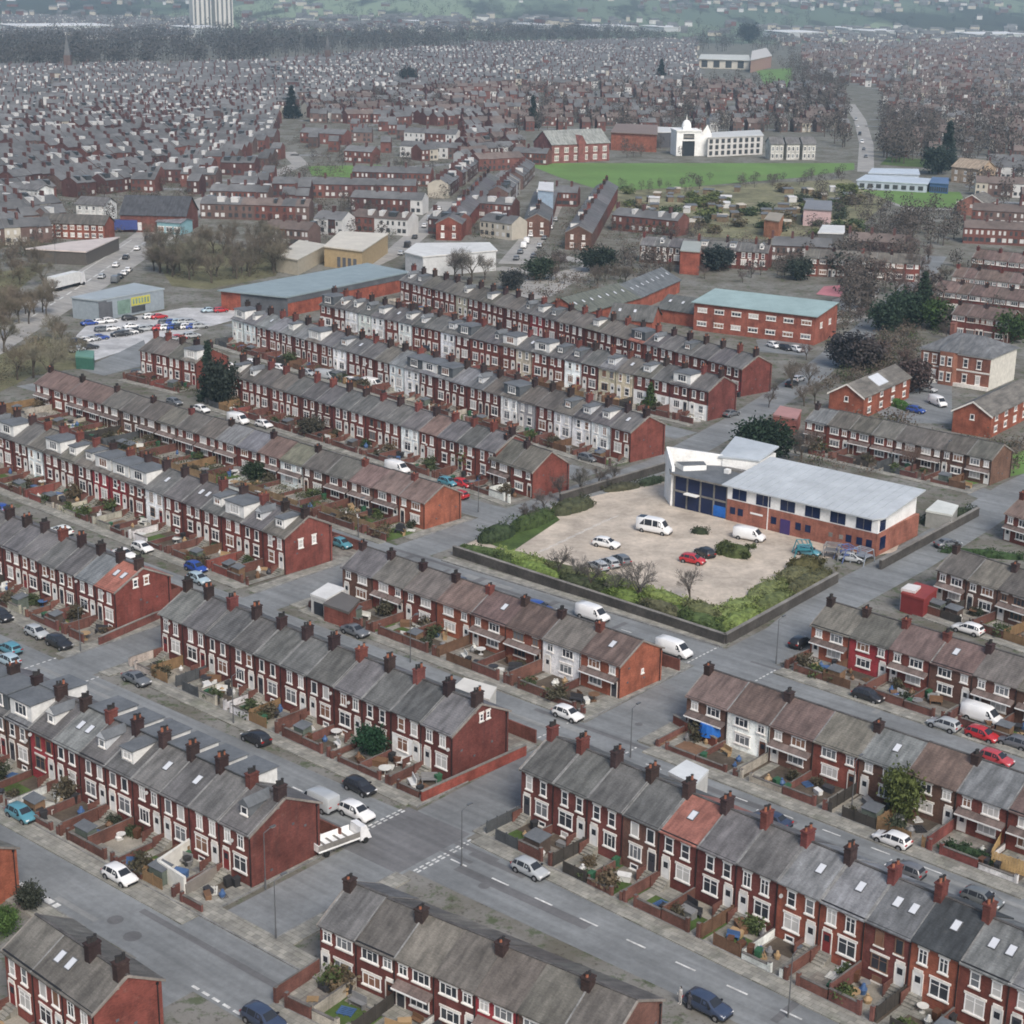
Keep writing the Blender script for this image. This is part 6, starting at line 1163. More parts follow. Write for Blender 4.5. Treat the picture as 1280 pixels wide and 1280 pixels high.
for px, py, h, lab, kd, c, wd in ((262, 502, 12, 'tall dark evergreen before the plain-roofed terrace', 'cone', (.022, .034, .024), .9), (276, 506, 10, 'lower dark evergreen right of the tall one', 'round', (.025, .035, .026), .8), (945, 572, 8, 'dark evergreen left of pair behind school', 'round', (.016, .03, .018), 1.1), (966, 574, 7.5, 'dark evergreen right of pair behind school', 'round', (.016, .03, .018), 1.1),
    (813, 510, 5.5, 'pointed bushy fir beside yellowish house', 'cone', (.04, .07, .02), 1.2), (1058, 460, 9, 'round dark leafless-looking tree by side road', 'round', (.03, .03, .032), 1.1), (1080, 462, 9, 'broad grey-brown tree behind gable block', 'round', (.06, .05, .05), 1.2), (1140, 490, 8.5, 'round purple-grey tree left of villa', 'round', (.055, .04, .038), 1.1),
    (1108, 415, 9, 'dark conifer, leftmost of evergreens by side road', 'round', (.02, .036, .022), 1.1), (1130, 408, 10, 'dark conifer in middle of evergreens by side road', 'round', (.022, .038, .022), 1.1), (1152, 400, 13, 'tall dark cypress among evergreens by side road', 'cone', (.02, .035, .02), .9), (1170, 412, 9, 'bright green round tree behind villa', 'round', (.04, .075, .022), 1.1), (1262, 428, 8, 'green round tree right of villa', 'round', (.038, .07, .022), 1.1),
    (747, 340, 9, 'round dark evergreen by the street end', 'round', (.02, .028, .02), 1.3), (898, 338, 9, 'round dark evergreen before mid row', 'round', (.018, .026, .024), 1.3), (675, 350, 7, 'low wide dark green tree left of centre yard', 'round', (.025, .038, .022), 1.5), (640, 362, 6, 'dark bush left of low wide tree', 'round', (.03, .032, .03), 1.3), (1050, 345, 9, 'dark evergreen behind green-roofed centre', 'round', (.022, .03, .024), 1.2), (1000, 350, 7, 'low dark evergreen behind green-roofed centre', 'round', (.025, .035, .025), 1.3),
    (365, 148, 20, 'tall dark conifer standing above far terraces', 'cone', (.018, .028, .025), 1.0), (666, 160, 18, 'dark conifer behind far red school', 'cone', (.022, .032, .026), 1.0), (1183, 212, 22, 'tall dark conifer beside pale-blue school', 'cone', (.02, .03, .026), 1.1), (1172, 218, 16, 'dark conifer left of the tallest at pale-blue school', 'round', (.022, .034, .028), 1.1), (826, 105, 20, 'dark far conifer before the cream block', 'cone', (.02, .026, .024), 1.3), (936, 54, 34, 'big dark far tree above the cream block', 'round', (.03, .035, .035), 1.0), (510, 108, 16, 'small dark far tree in centre', 'round', (.025, .03, .03), 1.0),
    (590, 588, 6, 'yellow-green bushy tree at the bend', 'round', (.07, .085, .03), 1.2), (1125, 1022, 6, 'yellow-green tree in front garden right of centre', 'round', (.07, .085, .025), .8), (465, 945, 4.4, 'dark clipped evergreen in garden of central terrace', 'round', (.014, .04, .02), .9), (476, 930, 3.2, 'smaller dark evergreen behind the clipped one', 'round', (.02, .045, .02), .9), (8, 1168, 3.0, 'green shrub tree at the bottom-left corner', 'round', (.05, .09, .025), .9), (38, 1136, 3.0, 'dark shrub tree behind bottom-left corner tree', 'round', (.035, .04, .03), 1.0), (318, 600, 4, 'dark green tree in plots behind dormered terrace', 'round', (.025, .04, .02), 1.1), (515, 545, 4.5, 'dark tree before plain-roofed terrace', 'round', (.04, .042, .035), 1.3), (390, 545, 4.5, 'brownish tree by white garden front', 'round', (.05, .045, .035), 1.2)):
    evergreen(px, py, h, lab, kd, c, wd, name='evergreen_tree')
trng = random.Random(77)
for i in range(46):
    zx, zy, zw, zh = trng.choice(((650, 335, 60, 20), (700, 345, 160, 14), (860, 322, 190, 40), (1050, 350, 50, 60), (1180, 395, 100, 30), (400, 240, 230, 60), (960, 470, 60, 40), (1100, 300, 100, 60), (980, 560, 280, 20)))
    bare_tree(zx + trng.uniform(0, zw), zy + trng.uniform(0, zh), trng.uniform(5, 9), 'small leafless garden tree among mid-distance buildings', (.12, .10, .085), 'small leafless trees among mid-distance buildings')
# ================================================================== FIELDS
for pts, mt, z, nm in (([(655, 204), (1068, 204), (1068, 212), (1000, 222), (905, 230), (860, 234), (780, 238), (745, 236), (700, 222)], 'grass_bright', .05, 'playing_field'), ([(1078, 238), (1200, 240), (1205, 250), (1190, 260), (1130, 258)], 'grass_bright', .05, 'playing_field'), ([(385, 208), (475, 206), (495, 215), (440, 222), (390, 220)], 'grass_bright', .05, 'green'),
    ([(740, 240), (1060, 224), (1110, 250), (1075, 285), (960, 300), (880, 296), (760, 262)], 'allotment', .045, 'allotments'), ([(945, 88), (990, 85), (992, 108), (960, 112)], 'grass_bright', .1, 'green'), ([(1110, 196), (1165, 200), (1165, 210), (1100, 206)], 'grass', .06, 'green'), ([(1190, 590), (1290, 560), (1290, 590), (1215, 606)], 'grass_bright', .04, 'green'),
    ([(-60, 350), (60, 330), (-20, 400)], 'dull_grass', .03, 'grass_bank'), ([(-80, 475), (60, 420), (110, 440), (100, 460), (40, 470), (-20, 500)], 'dull_grass', .03, 'grass_bank'), ([(186, 312), (250, 300), (352, 320), (345, 345), (260, 362), (215, 358)], 'dull_grass', .03, 'grass_bank'), ([(110, 405), (230, 385), (300, 385), (300, 398), (175, 432), (105, 455), (95, 420)], 'asphalt_pale2', .035, 'store_car_park'),
    ([(150, 440), (180, 425), (190, 455), (160, 462), (130, 470), (100, 462)], 'asphalt', .04, 'yard'), ([(655, 350), (740, 330), (720, 352), (690, 370), (640, 380)], 'asphalt_pale', .03, 'yard'), ([(945, 425), (1010, 418), (1010, 445), (950, 440)], 'asphalt', .03, 'yard'), ([(1080, 500), (1190, 470), (1190, 530), (1110, 528)], 'asphalt', .03, 'parking_court'), ([(1040, 375), (1100, 360), (1085, 400), (1045, 405)], 'asphalt_pale', .03, 'yard'), ([(1030, 358), (1060, 356), (1055, 372), (1020, 368)], 'pink_tarmac', .035, 'playground')):
    sheet(nm, pts, z, mt)
# sheds and plots on the allotments
for i in range(80):
    px, py = rng.uniform(770, 1070), rng.uniform(240, 286); h = at(px, py); b = MB(); sx, sy = rng.uniform(2, 4.5), rng.uniform(1.6, 3); b.box(0, sx, 0, sy, 0, 2.0, 0); b.hexa([(-.2, -.2, 2.001), (sx + .2, -.2, 2.001), (sx + .2, sy + .2, 2.5), (-.2, sy + .2, 2.5), (-.2, -.2, 2.1), (sx + .2, -.2, 2.1), (sx + .2, sy + .2, 2.6), (-.2, sy + .2, 2.6)], 1)
    m = rng.choice((('timber', 'felt'), ('timber', 'felt'), ('timber', 'felt'), ('timber', 'cream_far'), ('white_far', 'white_far'))); o = ob('allotment_shed', b.mesh('allotment_shed', *m), None, h, rng.uniform(-.5, .5), (.16, .12, .08)); tag(o, {'felt': 'brown felt-roofed shed on the allotments', 'cream_far': 'brown shed with cream roof on the allotments', 'white_far': 'white shed on the allotments'}[m[1]], 'shed', {'felt': 'felt-roofed allotment sheds', 'cream_far': 'cream-roofed allotment sheds', 'white_far': 'white allotment sheds'}[m[1]])
for i in range(60):
    px, py = rng.uniform(760, 1080), rng.uniform(238, 294); o = ob('allotment_bush', BU[rng.randrange(4)], None, at(px, py), rng.uniform(0, 6), rng.choice(((.05, .07, .03), (.10, .085, .05), (.04, .05, .03), (.09, .11, .04)))); k = rng.uniform(2.5, 6); o.scale = (k, k, k * .6); tag(o, 'scrubby bush on the allotments', 'shrub', 'allotment bushes')
# ================================================================== THE TOWN BEYOND
def proj(x, y, z=0):
    d = Vector((x, y, z - CAMH)); q = d.dot(_F); return 640 + FPX * d.dot(_R) / q, 640 - FPX * d.dot(_U) / q
def inside(p, poly):
    x, y = p; c = False; j = len(poly) - 1
    for i in range(len(poly)):
        xi, yi = poly[i]; xj, yj = poly[j]
        if (yi > y) != (yj > y) and x < (xj - xi) * (y - yi) / (yj - yi) + xi: c = not c
        j = i
    return c
KEEP = [[(655, 168), (1060, 166), (1090, 215), (900, 236), (740, 240), (660, 215)], [(740, 236), (1075, 215), (1210, 225), (1210, 262), (1080, 300), (880, 300), (750, 265)], [(865, 64), (975, 58), (975, 80), (868, 82)], [(940, 82), (995, 82), (995, 112), (955, 114)], [(1050, 120), (1095, 120), (1100, 215), (1055, 215)],
        [(80, 250), (250, 245), (250, 290), (80, 300)], [(375, 195), (500, 195), (500, 222), (375, 222)], [(340, 150), (385, 150), (385, 215), (340, 222)], [(370, 156), (436, 156), (436, 178), (370, 178)], [(425, 180), (470, 180), (470, 198), (425, 198)], [(498, 158), (580, 158), (580, 196), (498, 196)]]
HM = ('slate_far', 'tile_far', 'red_brick_far', 'maroon_brick_far', 'brown_brick_far', 'white_far', 'glass_far', 'cream_far', 'street_far')
def clear(x, y, mg=2.0, hm=1.0):
    for pts, hw, x0, x1, y0, y1 in RB:
        if not (x0 < x < x1 and y0 < y < y1): continue
        for (ax, ay), (bx, by) in zip(pts, pts[1:]):
            dx, dy = bx - ax, by - ay; t = max(0, min(1, ((x - ax) * dx + (y - ay) * dy) / (dx * dx + dy * dy)))
            if math.hypot(x - ax - t * dx, y - ay - t * dy) < hw + mg: return False
    for p0, u, v, ang, w, m, d, h, ph in HOUSES.values():
        ax, ay = x - p0.x, y - p0.y; a, c2 = ax * u.x + ay * u.y, ax * v.x + ay * v.y
        if -hm - 2 < a < m * w + hm and -hm * 1.4 < c2 < d + hm: return False
    for cx, cy, r in FOOT:
        if math.hypot(x - cx, y - cy) < r + hm * .6: return False
    return True
RB = [(pts, hw, min(p[0] for p in pts) - 20, max(p[0] for p in pts) + 20, min(p[1] for p in pts) - 20, max(p[1] for p in pts) + 20) for pts, hw in RD_LIST]
for L, R, n, wl, rf, dm in FAR_ROWS:
    p0, u, ang, ln = frame_of(L, R, 5.6); HOUSES[str(L)] = (Vector((p0.x, p0.y, 0)), u, Vector((-u.y, u.x, 0)), ang, ln / n, n, 8.6, 5.6, '')
for key, G0, G1 in (('a', (706, 312), (745, 250)), ('b', (545, 300), (598, 240)), ('c', (655, 296), (668, 258))):
    a, c2 = at(*G0), at(*G1)
    for k in range(12): q = a.lerp(c2, k / 11); FOOT.append((q.x + 4, q.y, 6))
TOWN, FR = MB(), random.Random(99); NT = [0]
def townhouse(c, ang, w, d, h, rise, wm, rm, dorm, chim, end=0, winp=.8):
    ca, sa = math.cos(ang), math.sin(ang)
    P = lambda x, y, z: (c[0] + ca * x - sa * y, c[1] + sa * x + ca * y, z)
    b = TOWN; b.face([P(0, 0, 0), P(w, 0, 0), P(w, 0, h), P(0, 0, h)], wm); b.face([P(w, d, 0), P(0, d, 0), P(0, d, h), P(w, d, h)], wm)
    b.face([P(w, 0, 0), P(w, d, 0), P(w, d, h), P(w, d / 2, h + rise), P(w, 0, h)], wm); b.face([P(0, d, 0), P(0, 0, 0), P(0, 0, h), P(0, d / 2, h + rise), P(0, d, h)], wm)
    b.face([P(0, -.3, h - .1), P(w, -.3, h - .1), P(w, d / 2, h + rise + .05), P(0, d / 2, h + rise + .05)], rm); b.face([P(w, d + .3, h - .1), P(0, d + .3, h - .1), P(0, d / 2, h + rise + .05), P(w, d / 2, h + rise + .05)], rm)
    for sgn, yy in ((1, -.06), (-1, d + .06)):
        for x in (.22, .66):
            for z, hh in ((.9, 1.4), (3.4, 1.4)):
                if FR.random() < winp:
                    m = 5 if FR.random() < .4 else 6; ww = .8 if z > 2 else 1.4
                    q = [P(w * x - ww / 2, yy, z), P(w * x + ww / 2, yy, z), P(w * x + ww / 2, yy, z + hh), P(w * x - ww / 2, yy, z + hh)]; b.face(q if sgn > 0 else q[::-1], m)
    def bx(x0, x1, y0, y1, z0, z1, m): b.hexa([P(x0, y0, z0), P(x1, y0, z0), P(x1, y1, z0), P(x0, y1, z0), P(x0, y0, z1), P(x1, y0, z1), P(x1, y1, z1), P(x0, y1, z1)], m)
    if chim: bx(-.4, .4, d / 2 - .8, d / 2 + .8, h + rise - .5, h + rise + 1.8, 3)
    for s, pr in ((0, dorm), (1, dorm * .5)):
        if FR.random() < pr:
            y0, y1 = (1.0, d / 2 - .2) if s == 0 else (d / 2 + .2, d - 1); m = 5 if FR.random() < .6 else 6; ww = FR.choice((.6, .8, 1.4)); bx(w / 2 - ww, w / 2 + ww, y0, y1, h + .2, h + rise - .05 + .2 * (m == 5), m)
    NT[0] += 1
def block(poly, angdeg, spacing=24, run=14, w=5.2, d=8.6, h=5.6, rise=2.4, walls=(2, 3, 4), roofs=(0,), dorm=.5, white=.1, skip=.03, jit=0, gap=0):
    W3 = [at(*p) for p in poly]; a = math.radians(angdeg); u = Vector((math.cos(a), math.sin(a))); v = Vector((-u.y, u.x))
    S = [p.xy.dot(u) for p in W3]; Tt = [p.xy.dot(v) for p in W3]; t = min(Tt); r = 0
    while t < max(Tt):
        s = min(S) + FR.uniform(0, 20); i = 0; dr = dorm if FR.random() < .5 else dorm * .25; wm = FR.choice(walls); rm = FR.choice(roofs)
        while s < max(S):
            i += 1
            if i % run == 0: s += FR.uniform(9, 14); dr = min(.95, dorm * 1.6) if FR.random() < .42 else dorm * .2; wm = FR.choice(walls); rm = FR.choice(roofs)
            p = u * s + v * (t + (FR.uniform(-jit, jit) if jit else 0)); q = proj(p.x, p.y)
            if -30 < q[0] < 1310 and inside(q, poly) and not any(inside(q, k) for k in KEEP) and FR.random() > skip and (p.y > 1150 or clear(p.x + u.x * w / 2 + v.x * d / 2, p.y + u.y * w / 2 + v.y * d / 2, 4.0, 4)):
                if FR.random() < .1: wm = FR.choice(walls)
                townhouse(p, a + (FR.uniform(-.25, .25) if jit else 0), w, d, h + FR.uniform(-.2, .3), rise, (5 if FR.random() < .7 else 7) if FR.random() < white else wm, rm if FR.random() < .94 else FR.choice(roofs), dr, i % 2 == 0)
            s += w + (gap if i % 2 == 0 else 0)
        if r % 2 == 1:   # street between the pairs of rows
            s = min(S)
            while s < max(S):
                p = u * (s + 10) + v * (t + d + spacing * .18); q = proj(p.x, p.y)
                if -30 < q[0] < 1310 and inside(q, poly) and not any(inside(q, k) for k in KEEP) and (p.y > 1150 or clear(p.x, p.y, 4, 6)):
                    a0 = u * s + v * (t + d + 3); b0 = u * (s + 20) + v * (t + d + 3); e0 = v * 6.5; TOWN.face([(*a0, .03), (*b0, .03), (*(b0 + e0), .03), (*(a0 + e0), .03)], 8)
                s += 20
        t += (spacing * .66 if r % 2 == 0 else spacing * 1.12); r += 1
block([(-40, 300), (-40, 165), (130, 140), (250, 150), (240, 200), (150, 245), (80, 262), (60, 300)], 58, 21, 16, dorm=.4, white=.10, walls=(2, 3, 4, 3))
block([(150, 245), (240, 200), (180, 178), (340, 140), (345, 220), (255, 245)], -8, 20, 14, dorm=.55, white=.10, walls=(3, 4, 2))
block([(-40, 165), (-40, 92), (330, 84), (520, 66), (640, 62), (640, 112), (470, 118), (340, 140), (180, 178), (130, 140)], 12, 22, 15, dorm=.55, white=.14, walls=(4, 3), roofs=(0, 0, 0))
block([(130, 140), (190, 128), (330, 120), (330, 142), (180, 178)], 55, 22, 12, dorm=.5, white=.12)
block([(385, 128), (560, 112), (600, 150), (640, 165), (660, 215), (580, 222), (560, 160), (380, 155)], 35, 26, 6, dorm=.1, white=.15, walls=(2, 4), roofs=(0, 1))
block([(560, 215), (655, 215), (700, 238), (690, 250), (650, 262), (560, 255)], 84, 24, 10, dorm=.4, white=.1)
block([(640, 62), (760, 62), (870, 75), (870, 110), (700, 112), (640, 112)], -5, 24, 12, dorm=.5, white=.28, walls=(2, 4, 3))
block([(560, 112), (870, 110), (1000, 110), (1050, 120), (1060, 166), (655, 168), (600, 150)], 8, 34, 8, dorm=.1, white=.10, walls=(2, 2, 4), roofs=(1, 0, 1), skip=.25, gap=4)
block([(1000, 60), (1310, 50), (1310, 205), (1225, 205), (1100, 200), (1095, 110), (1000, 100)], -14, 34, 6, dorm=.1, white=.22, walls=(2, 2, 4), roofs=(1, 1, 0), skip=.22, gap=5)
block([(1200, 215), (1310, 210), (1310, 268), (1235, 262), (1210, 240)], -12, 30, 6, dorm=0, white=.2, walls=(2, 4), roofs=(0, 1), skip=.2)
block([(380, 150), (505, 150), (505, 205), (380, 200)], 0, 30, 5, dorm=0, white=.1, walls=(2, 4), skip=.3, gap=3); block([(505, 150), (600, 150), (600, 215), (520, 210), (505, 190)], 40, 30, 5, dorm=0, white=.1, walls=(2, 3), skip=.3, gap=3)
block([(345, 245), (380, 240), (380, 262), (345, 268)], 0, 22, 5, dorm=.2, walls=(2, 3), skip=.1)
block([(240, 245), (330, 222), (340, 240), (255, 262)], 0, 22, 9, dorm=.4, walls=(2, 3)); block([(-40, 262), (60, 262), (90, 300), (-40, 320)], 30, 26, 7, dorm=.2, walls=(2, 4), skip=.1)
block([(560, 60), (870, 52), (870, 75), (760, 62), (640, 64)], -5, 40, 12, dorm=.3, white=.4, walls=(2, 4)); block([(0, 20), (240, 22), (240, 50), (0, 52)], 10, 60, 9, dorm=.3, white=.45, walls=(4, 2)); block([(300, 14), (640, 18), (640, 42), (300, 40)], 6, 80, 8, dorm=.3, white=.4, walls=(4, 2), skip=.35); block([(960, 20), (1310, 14), (1310, 50), (960, 58)], -8, 70, 8, dorm=.3, white=.35, walls=(4, 2), skip=.3)
CI = {MAROON: 3, RED: 2, ORANGE: 2, BROWN: 4, PINKRED: 2, WHITE: 5, CREAM: 7, GREYR: 7, SLATE: 0, SLATEB: 0, TILE: 1, TILEG: 1}
for L, R, n, wl, rf, dm in FAR_ROWS:
    p0, u, ang, ln = frame_of(L, R, 5.6)
    for i in range(n): townhouse(Vector((p0.x, p0.y)) + u.xy * (ln * i / n), ang, ln / n, 8.6, 5.6, 2.2, CI[FR.choice(wl)], CI[FR.choice(rf)], dm, i % 2 == 0, winp=1)
tag(ob('distant_terraces', TOWN.mesh('distant_terraces', *HM)), 'mass of distant brick terraces with pale dormers reaching to the woods', 'houses', kind='stuff'); print('town houses', NT[0])
CI = {MAROON: 3, RED: 2, ORANGE: 2, BROWN: 4, PINKRED: 2, WHITE: 5, CREAM: 7, GREYR: 7, SLATE: 0, SLATEB: 0, TILE: 1, TILEG: 1}
block([(330, 222), (640, 222), (640, 300), (560, 300), (500, 285), (440, 268), (330, 262)], -2, 21, 8, dorm=.35, white=.1, walls=(2, 3, 4), roofs=(0, 0, 1))
block([(640, 255), (760, 255), (800, 290), (1180, 300), (1190, 350), (1060, 345), (1045, 330), (760, 330), (640, 335)], -12, 27, 6, dorm=.3, white=.1, walls=(2, 3, 4), roofs=(0, 1), skip=.12)
block([(1100, 262), (1310, 268), (1310, 420), (1200, 420), (1170, 360), (1120, 330)], -38, 24, 7, dorm=.05, white=.05, walls=(3, 4), roofs=(1, 1, 0), skip=.08)
block([(0, 262), (90, 262), (90, 310), (0, 330)], 25, 22, 8, dorm=.3, walls=(2, 3, 4)); block([(230, 262), (335, 260), (335, 300), (250, 300)], -4, 22, 8, dorm=.3, walls=(2, 4), roofs=(1, 0))
block([(600, 330), (720, 350), (700, 375), (620, 362)], -45, 26, 5, dorm=.2, walls=(2, 4), skip=.2)
# woods and garden trees too many to count
def woods(name, label, specs, col, seed):
    rng = random.Random(seed); b = MB()
    for poly, n, hmin, hmax in specs:
        xs = [p[0] for p in poly]; ys = [p[1] for p in poly]; k = 0; tr = 0
        while k < n and tr < n * 20:
            tr += 1; q = (rng.uniform(min(xs), max(xs)), rng.uniform(min(ys), max(ys)))
            if not inside(q, poly): continue
            p = at(*q)
            if p.y < 1000 and not clear(p.x, p.y, 1, 0): continue
            h = rng.uniform(hmin, hmax); r = h * rng.uniform(.3, .45); k += 1; nn = int(max(70, 190 - p.y / 20)); sz = h * .052
            z0 = hill(p.x, p.y)
            b.tube((p.x, p.y, z0), (p.x, p.y, z0 + h * .5), h * .03, h * .015, 4, 0, False)
            for _ in range(nn):
                while 1:
                    v = Vector((rng.uniform(-1, 1), rng.uniform(-1, 1), rng.uniform(-1, 1)))
                    if v.length < 1: break
                v = Vector((p.x + v.x * r, p.y + v.y * r, z0 + h * .6 + v.z * h * .42)); a = Vector((rng.uniform(-1, 1), rng.uniform(-1, 1), rng.uniform(-1, 1))).normalized(); qd = a.orthogonal().normalized(); w = a.cross(qd); s = sz * rng.uniform(.5, 1.4)
                b.face([v - qd * s, v - w * s * .5, v + qd * s * .8, v + w * s * .6])
    tag(ob(name, b.mesh(name, 'twig'), col=col), label, 'woodland', kind='stuff')
woods('distant_woodland', 'belt of grey leafless woodland behind the town', [([(-30, 52), (240, 46), (340, 60), (330, 82), (-30, 90)], 520, 16, 24), ([(240, 48), (640, 40), (645, 60), (500, 66), (330, 74)], 480, 16, 24), ([(640, 42), (760, 40), (860, 55), (640, 58)], 240, 16, 22), ([(860, 45), (960, 40), (1000, 62), (870, 66)], 70, 14, 20), ([(100, 20), (640, 14), (640, 36), (100, 38)], 260, 14, 20), ([(640, 20), (1290, 10), (1290, 40), (640, 40)], 200, 14, 20)], (.075, .072, .07), 1)
woods('garden_trees', 'bare brown trees filling gaps among distant houses', [([(385, 128), (570, 115), (560, 145), (390, 150)], 60, 8, 12), ([(650, 112), (1050, 100), (1050, 168), (650, 168)], 300, 8, 13), ([(940, 60), (1060, 60), (1060, 100), (1000, 112), (970, 80)], 90, 9, 15), ([(1000, 90), (1060, 90), (1060, 190), (990, 150)], 90, 9, 14), ([(1095, 90), (1290, 80), (1290, 200), (1105, 198)], 300, 8, 14), ([(1100, 150), (1170, 150), (1170, 205), (1105, 205)], 70, 10, 14), ([(1200, 205), (1290, 215), (1290, 262), (1210, 262)], 30, 7, 10), ([(640, 150), (690, 150), (690, 172), (640, 172)], 12, 8, 11), ([(770, 158), (860, 160), (860, 198), (770, 198)], 26, 5, 8), ([(745, 235), (1060, 215), (1060, 228), (900, 238), (760, 250)], 60, 3, 5), ([(0, 100), (640, 75), (640, 120), (0, 170)], 90, 6, 9), ([(560, 130), (655, 150), (650, 205), (590, 200)], 25, 6, 9), ([(1015, 240), (1130, 255), (1150, 310), (1010, 300)], 40, 4, 8), ([(760, 285), (900, 292), (900, 300), (770, 296)], 16, 3, 5), ([(990, 320), (1175, 320), (1175, 400), (1060, 400), (1050, 350), (990, 350)], 75, 6, 10), ([(860, 320), (990, 322), (990, 352), (860, 340)], 26, 4, 7), ([(1095, 262), (1205, 262), (1190, 330), (1110, 320)], 45, 5, 9), ([(640, 325), (860, 318), (860, 345), (700, 350)], 26, 4, 7), ([(1170, 330), (1290, 330), (1290, 420), (1180, 420)], 30, 4, 7), ([(0, 190), (250, 190), (250, 290), (0, 310)], 50, 5, 8), ([(330, 200), (640, 200), (640, 300), (330, 300)], 50, 4, 8)], (.088, .075, .066), 2)
def scrub(name, label, polys, n, col, seed, s0=.7, s1=2.4):
    rng = random.Random(seed); b = MB(); k = 0; tr = 0
    while k < n and tr < n * 15:
        tr += 1; poly = rng.choice(polys); xs = [p[0] for p in poly]; ys = [p[1] for p in poly]; q = (rng.uniform(min(xs), max(xs)), rng.uniform(min(ys), max(ys)))
        if not inside(q, poly): continue
        p = at(*q)
        if not clear(p.x, p.y): continue
        k += 1; r = rng.uniform(s0, s1)
        for _ in range(int(26 + r * 16)):
            v = Vector((rng.gauss(0, .45) * r * 1.2, rng.gauss(0, .45) * r * 1.2, abs(rng.gauss(.5, .35)) * r)); v = Vector((p.x + v.x, p.y + v.y, v.z)); a = Vector((rng.uniform(-1, 1), rng.uniform(-1, 1), rng.uniform(-1, 1))).normalized(); qd = a.orthogonal().normalized(); w = a.cross(qd); s = .14 * r ** .5 * rng.uniform(.6, 1.6)
            b.face([v - qd * s, v - w * s * .5, v + qd * s, v + w * s * .6])
    tag(ob(name, b.mesh(name, 'twig'), col=col), label, 'scrub', kind='stuff')
MIDP = [[(640, 262), (770, 255), (1160, 305), (1180, 420), (1050, 400), (1045, 345), (860, 340), (700, 380), (640, 360)], [(1040, 395), (1150, 395), (1150, 470), (1060, 520), (1010, 470)], [(380, 150), (650, 150), (640, 300), (330, 310), (330, 215)], [(0, 180), (250, 180), (250, 300), (0, 330)], [(960, 490), (1280, 560), (1280, 620), (1000, 580)]]
scrub('garden_scrub', 'brown winter scrub and low bushes between the houses', MIDP, 1700, (.11, .088, .07), 5, .8, 3.0)
scrub('green_scrub', 'low green bushes and ivy between the houses', MIDP + [[(1150, 340), (1280, 330), (1280, 420), (1160, 420)]], 700, (.06, .075, .035), 6, .7, 2.2)
scrub('roadside_scrub', 'tangled brown undergrowth beside the main road', [[(-20, 300), (70, 310), (60, 330), (-20, 420)], [(-20, 420), (60, 400), (110, 440), (40, 475), (-20, 490)], [(190, 310), (350, 320), (345, 348), (215, 352)]], 200, (.10, .088, .06), 8, .9, 2.2)
scrub('plot_bushes', 'weedy bushes in back garden plots between terraces', [[(60, 500), (460, 620), (520, 690), (420, 660), (20, 540)], [(180, 460), (660, 600), (640, 610), (180, 480)], [(200, 780), (640, 900), (640, 880), (240, 740)]], 240, (.07, .075, .035), 9, .5, 1.5)
vb = MB(); vr = random.Random(12)
for c_ in range(30):
    r_ = vr.uniform(2950, 6200); a_ = vr.uniform(-.34, .34); cx, cy = r_ * math.sin(a_), r_ * math.cos(a_)
    for i in range(vr.randrange(14, 60)):
        x, y = cx + vr.gauss(0, 170), cy + vr.gauss(0, 110); z = hill(x, y) - 1; sx, sy, h_ = vr.uniform(6, 24), vr.uniform(6, 10), vr.uniform(6, 10); m = vr.choice((5, 7, 7, 0, 0, 2, 4))
        vb.box(x, x + sx, y, y + sy, z, z + h_, m); vb.hexa([(x - .5, y - .5, z + h_), (x + sx + .5, y - .5, z + h_), (x + sx + .5, y + sy + .5, z + h_), (x - .5, y + sy + .5, z + h_), (x, y + sy / 2 - .2, z + h_ + 3.5), (x + sx, y + sy / 2 - .2, z + h_ + 3.5), (x + sx, y + sy / 2, z + h_ + 3.5), (x, y + sy / 2, z + h_ + 3.5)], 0)
tag(ob('hill_villages', vb.mesh('hill_villages', *HM)), 'scattered pale villages on the hazy far hillsides', 'houses', kind='stuff')
# warehouses and tower blocks on the horizon
def far_box(name, pxa, pxb, h, d, lab, cat, wc, rc):
    a, c = at(*pxa), at(*pxb); u = c - a; L = u.length; o = tag(ob(name, None, None, (a.x, a.y, 0), math.atan2(u.y, u.x)), lab, cat)
    part('wall', o, lambda b: b.box(0, L, 0, d, 0, h), 'painted', col=wc); part('roof', o, lambda b: b.hexa([(-1, -1, h + .01), (L + 1, -1, h + .01), (L + 1, d + 1, h + 2), (-1, d + 1, h + 2), (-1, -1, h + .6), (L + 1, -1, h + .6), (L + 1, d + 1, h + 2.6), (-1, d + 1, h + 2.6)]), 'painted', col=rc); return o, L
for k, (x0, x1, y) in enumerate(((22, 142, 41), (240, 282, 43), (985, 1030, 48), (1090, 1140, 46), (1148, 1200, 40), (830, 858, 41), (745, 775, 40), (665, 690, 38), (780, 800, 40), (1060, 1090, 42), (530, 560, 34), (190, 235, 18), (1220, 1290, 50), (1130, 1175, 28))):
    o, L = far_box('warehouse', (x0, y), (x1, y - (x1 - x0) * .01), 9, 60, 'long white-roofed warehouse on horizon, ' + ORD[k + 1] + ' listed near ' + ('far left woods', 'tower blocks foot', 'right of college', 'right horizon', 'right motorway', 'centre woods', 'centre gap', 'centre left gap', 'centre small gap', 'right centre', 'centre hillside', 'left hillside', 'right pale field', 'top right')[k], 'warehouse', (.45, .47, .48), (.68, .68, .67))
for k, (x0, x1) in enumerate(((242, 265), (270, 292))):
    o, L = far_box('tower_block', (x0, 35), (x1, 35), 62, 18, ('left', 'right') [k] + ' one of the two pale tower blocks on the horizon', 'tower block', (.55, .53, .5), (.5, .5, .5))
    part('window_bands', o, lambda b: [b.box(L * x, L * (x + .1), -.3, -.02, 4, 60) for x in (.08, .34, .6, .84)], 'slate_far')
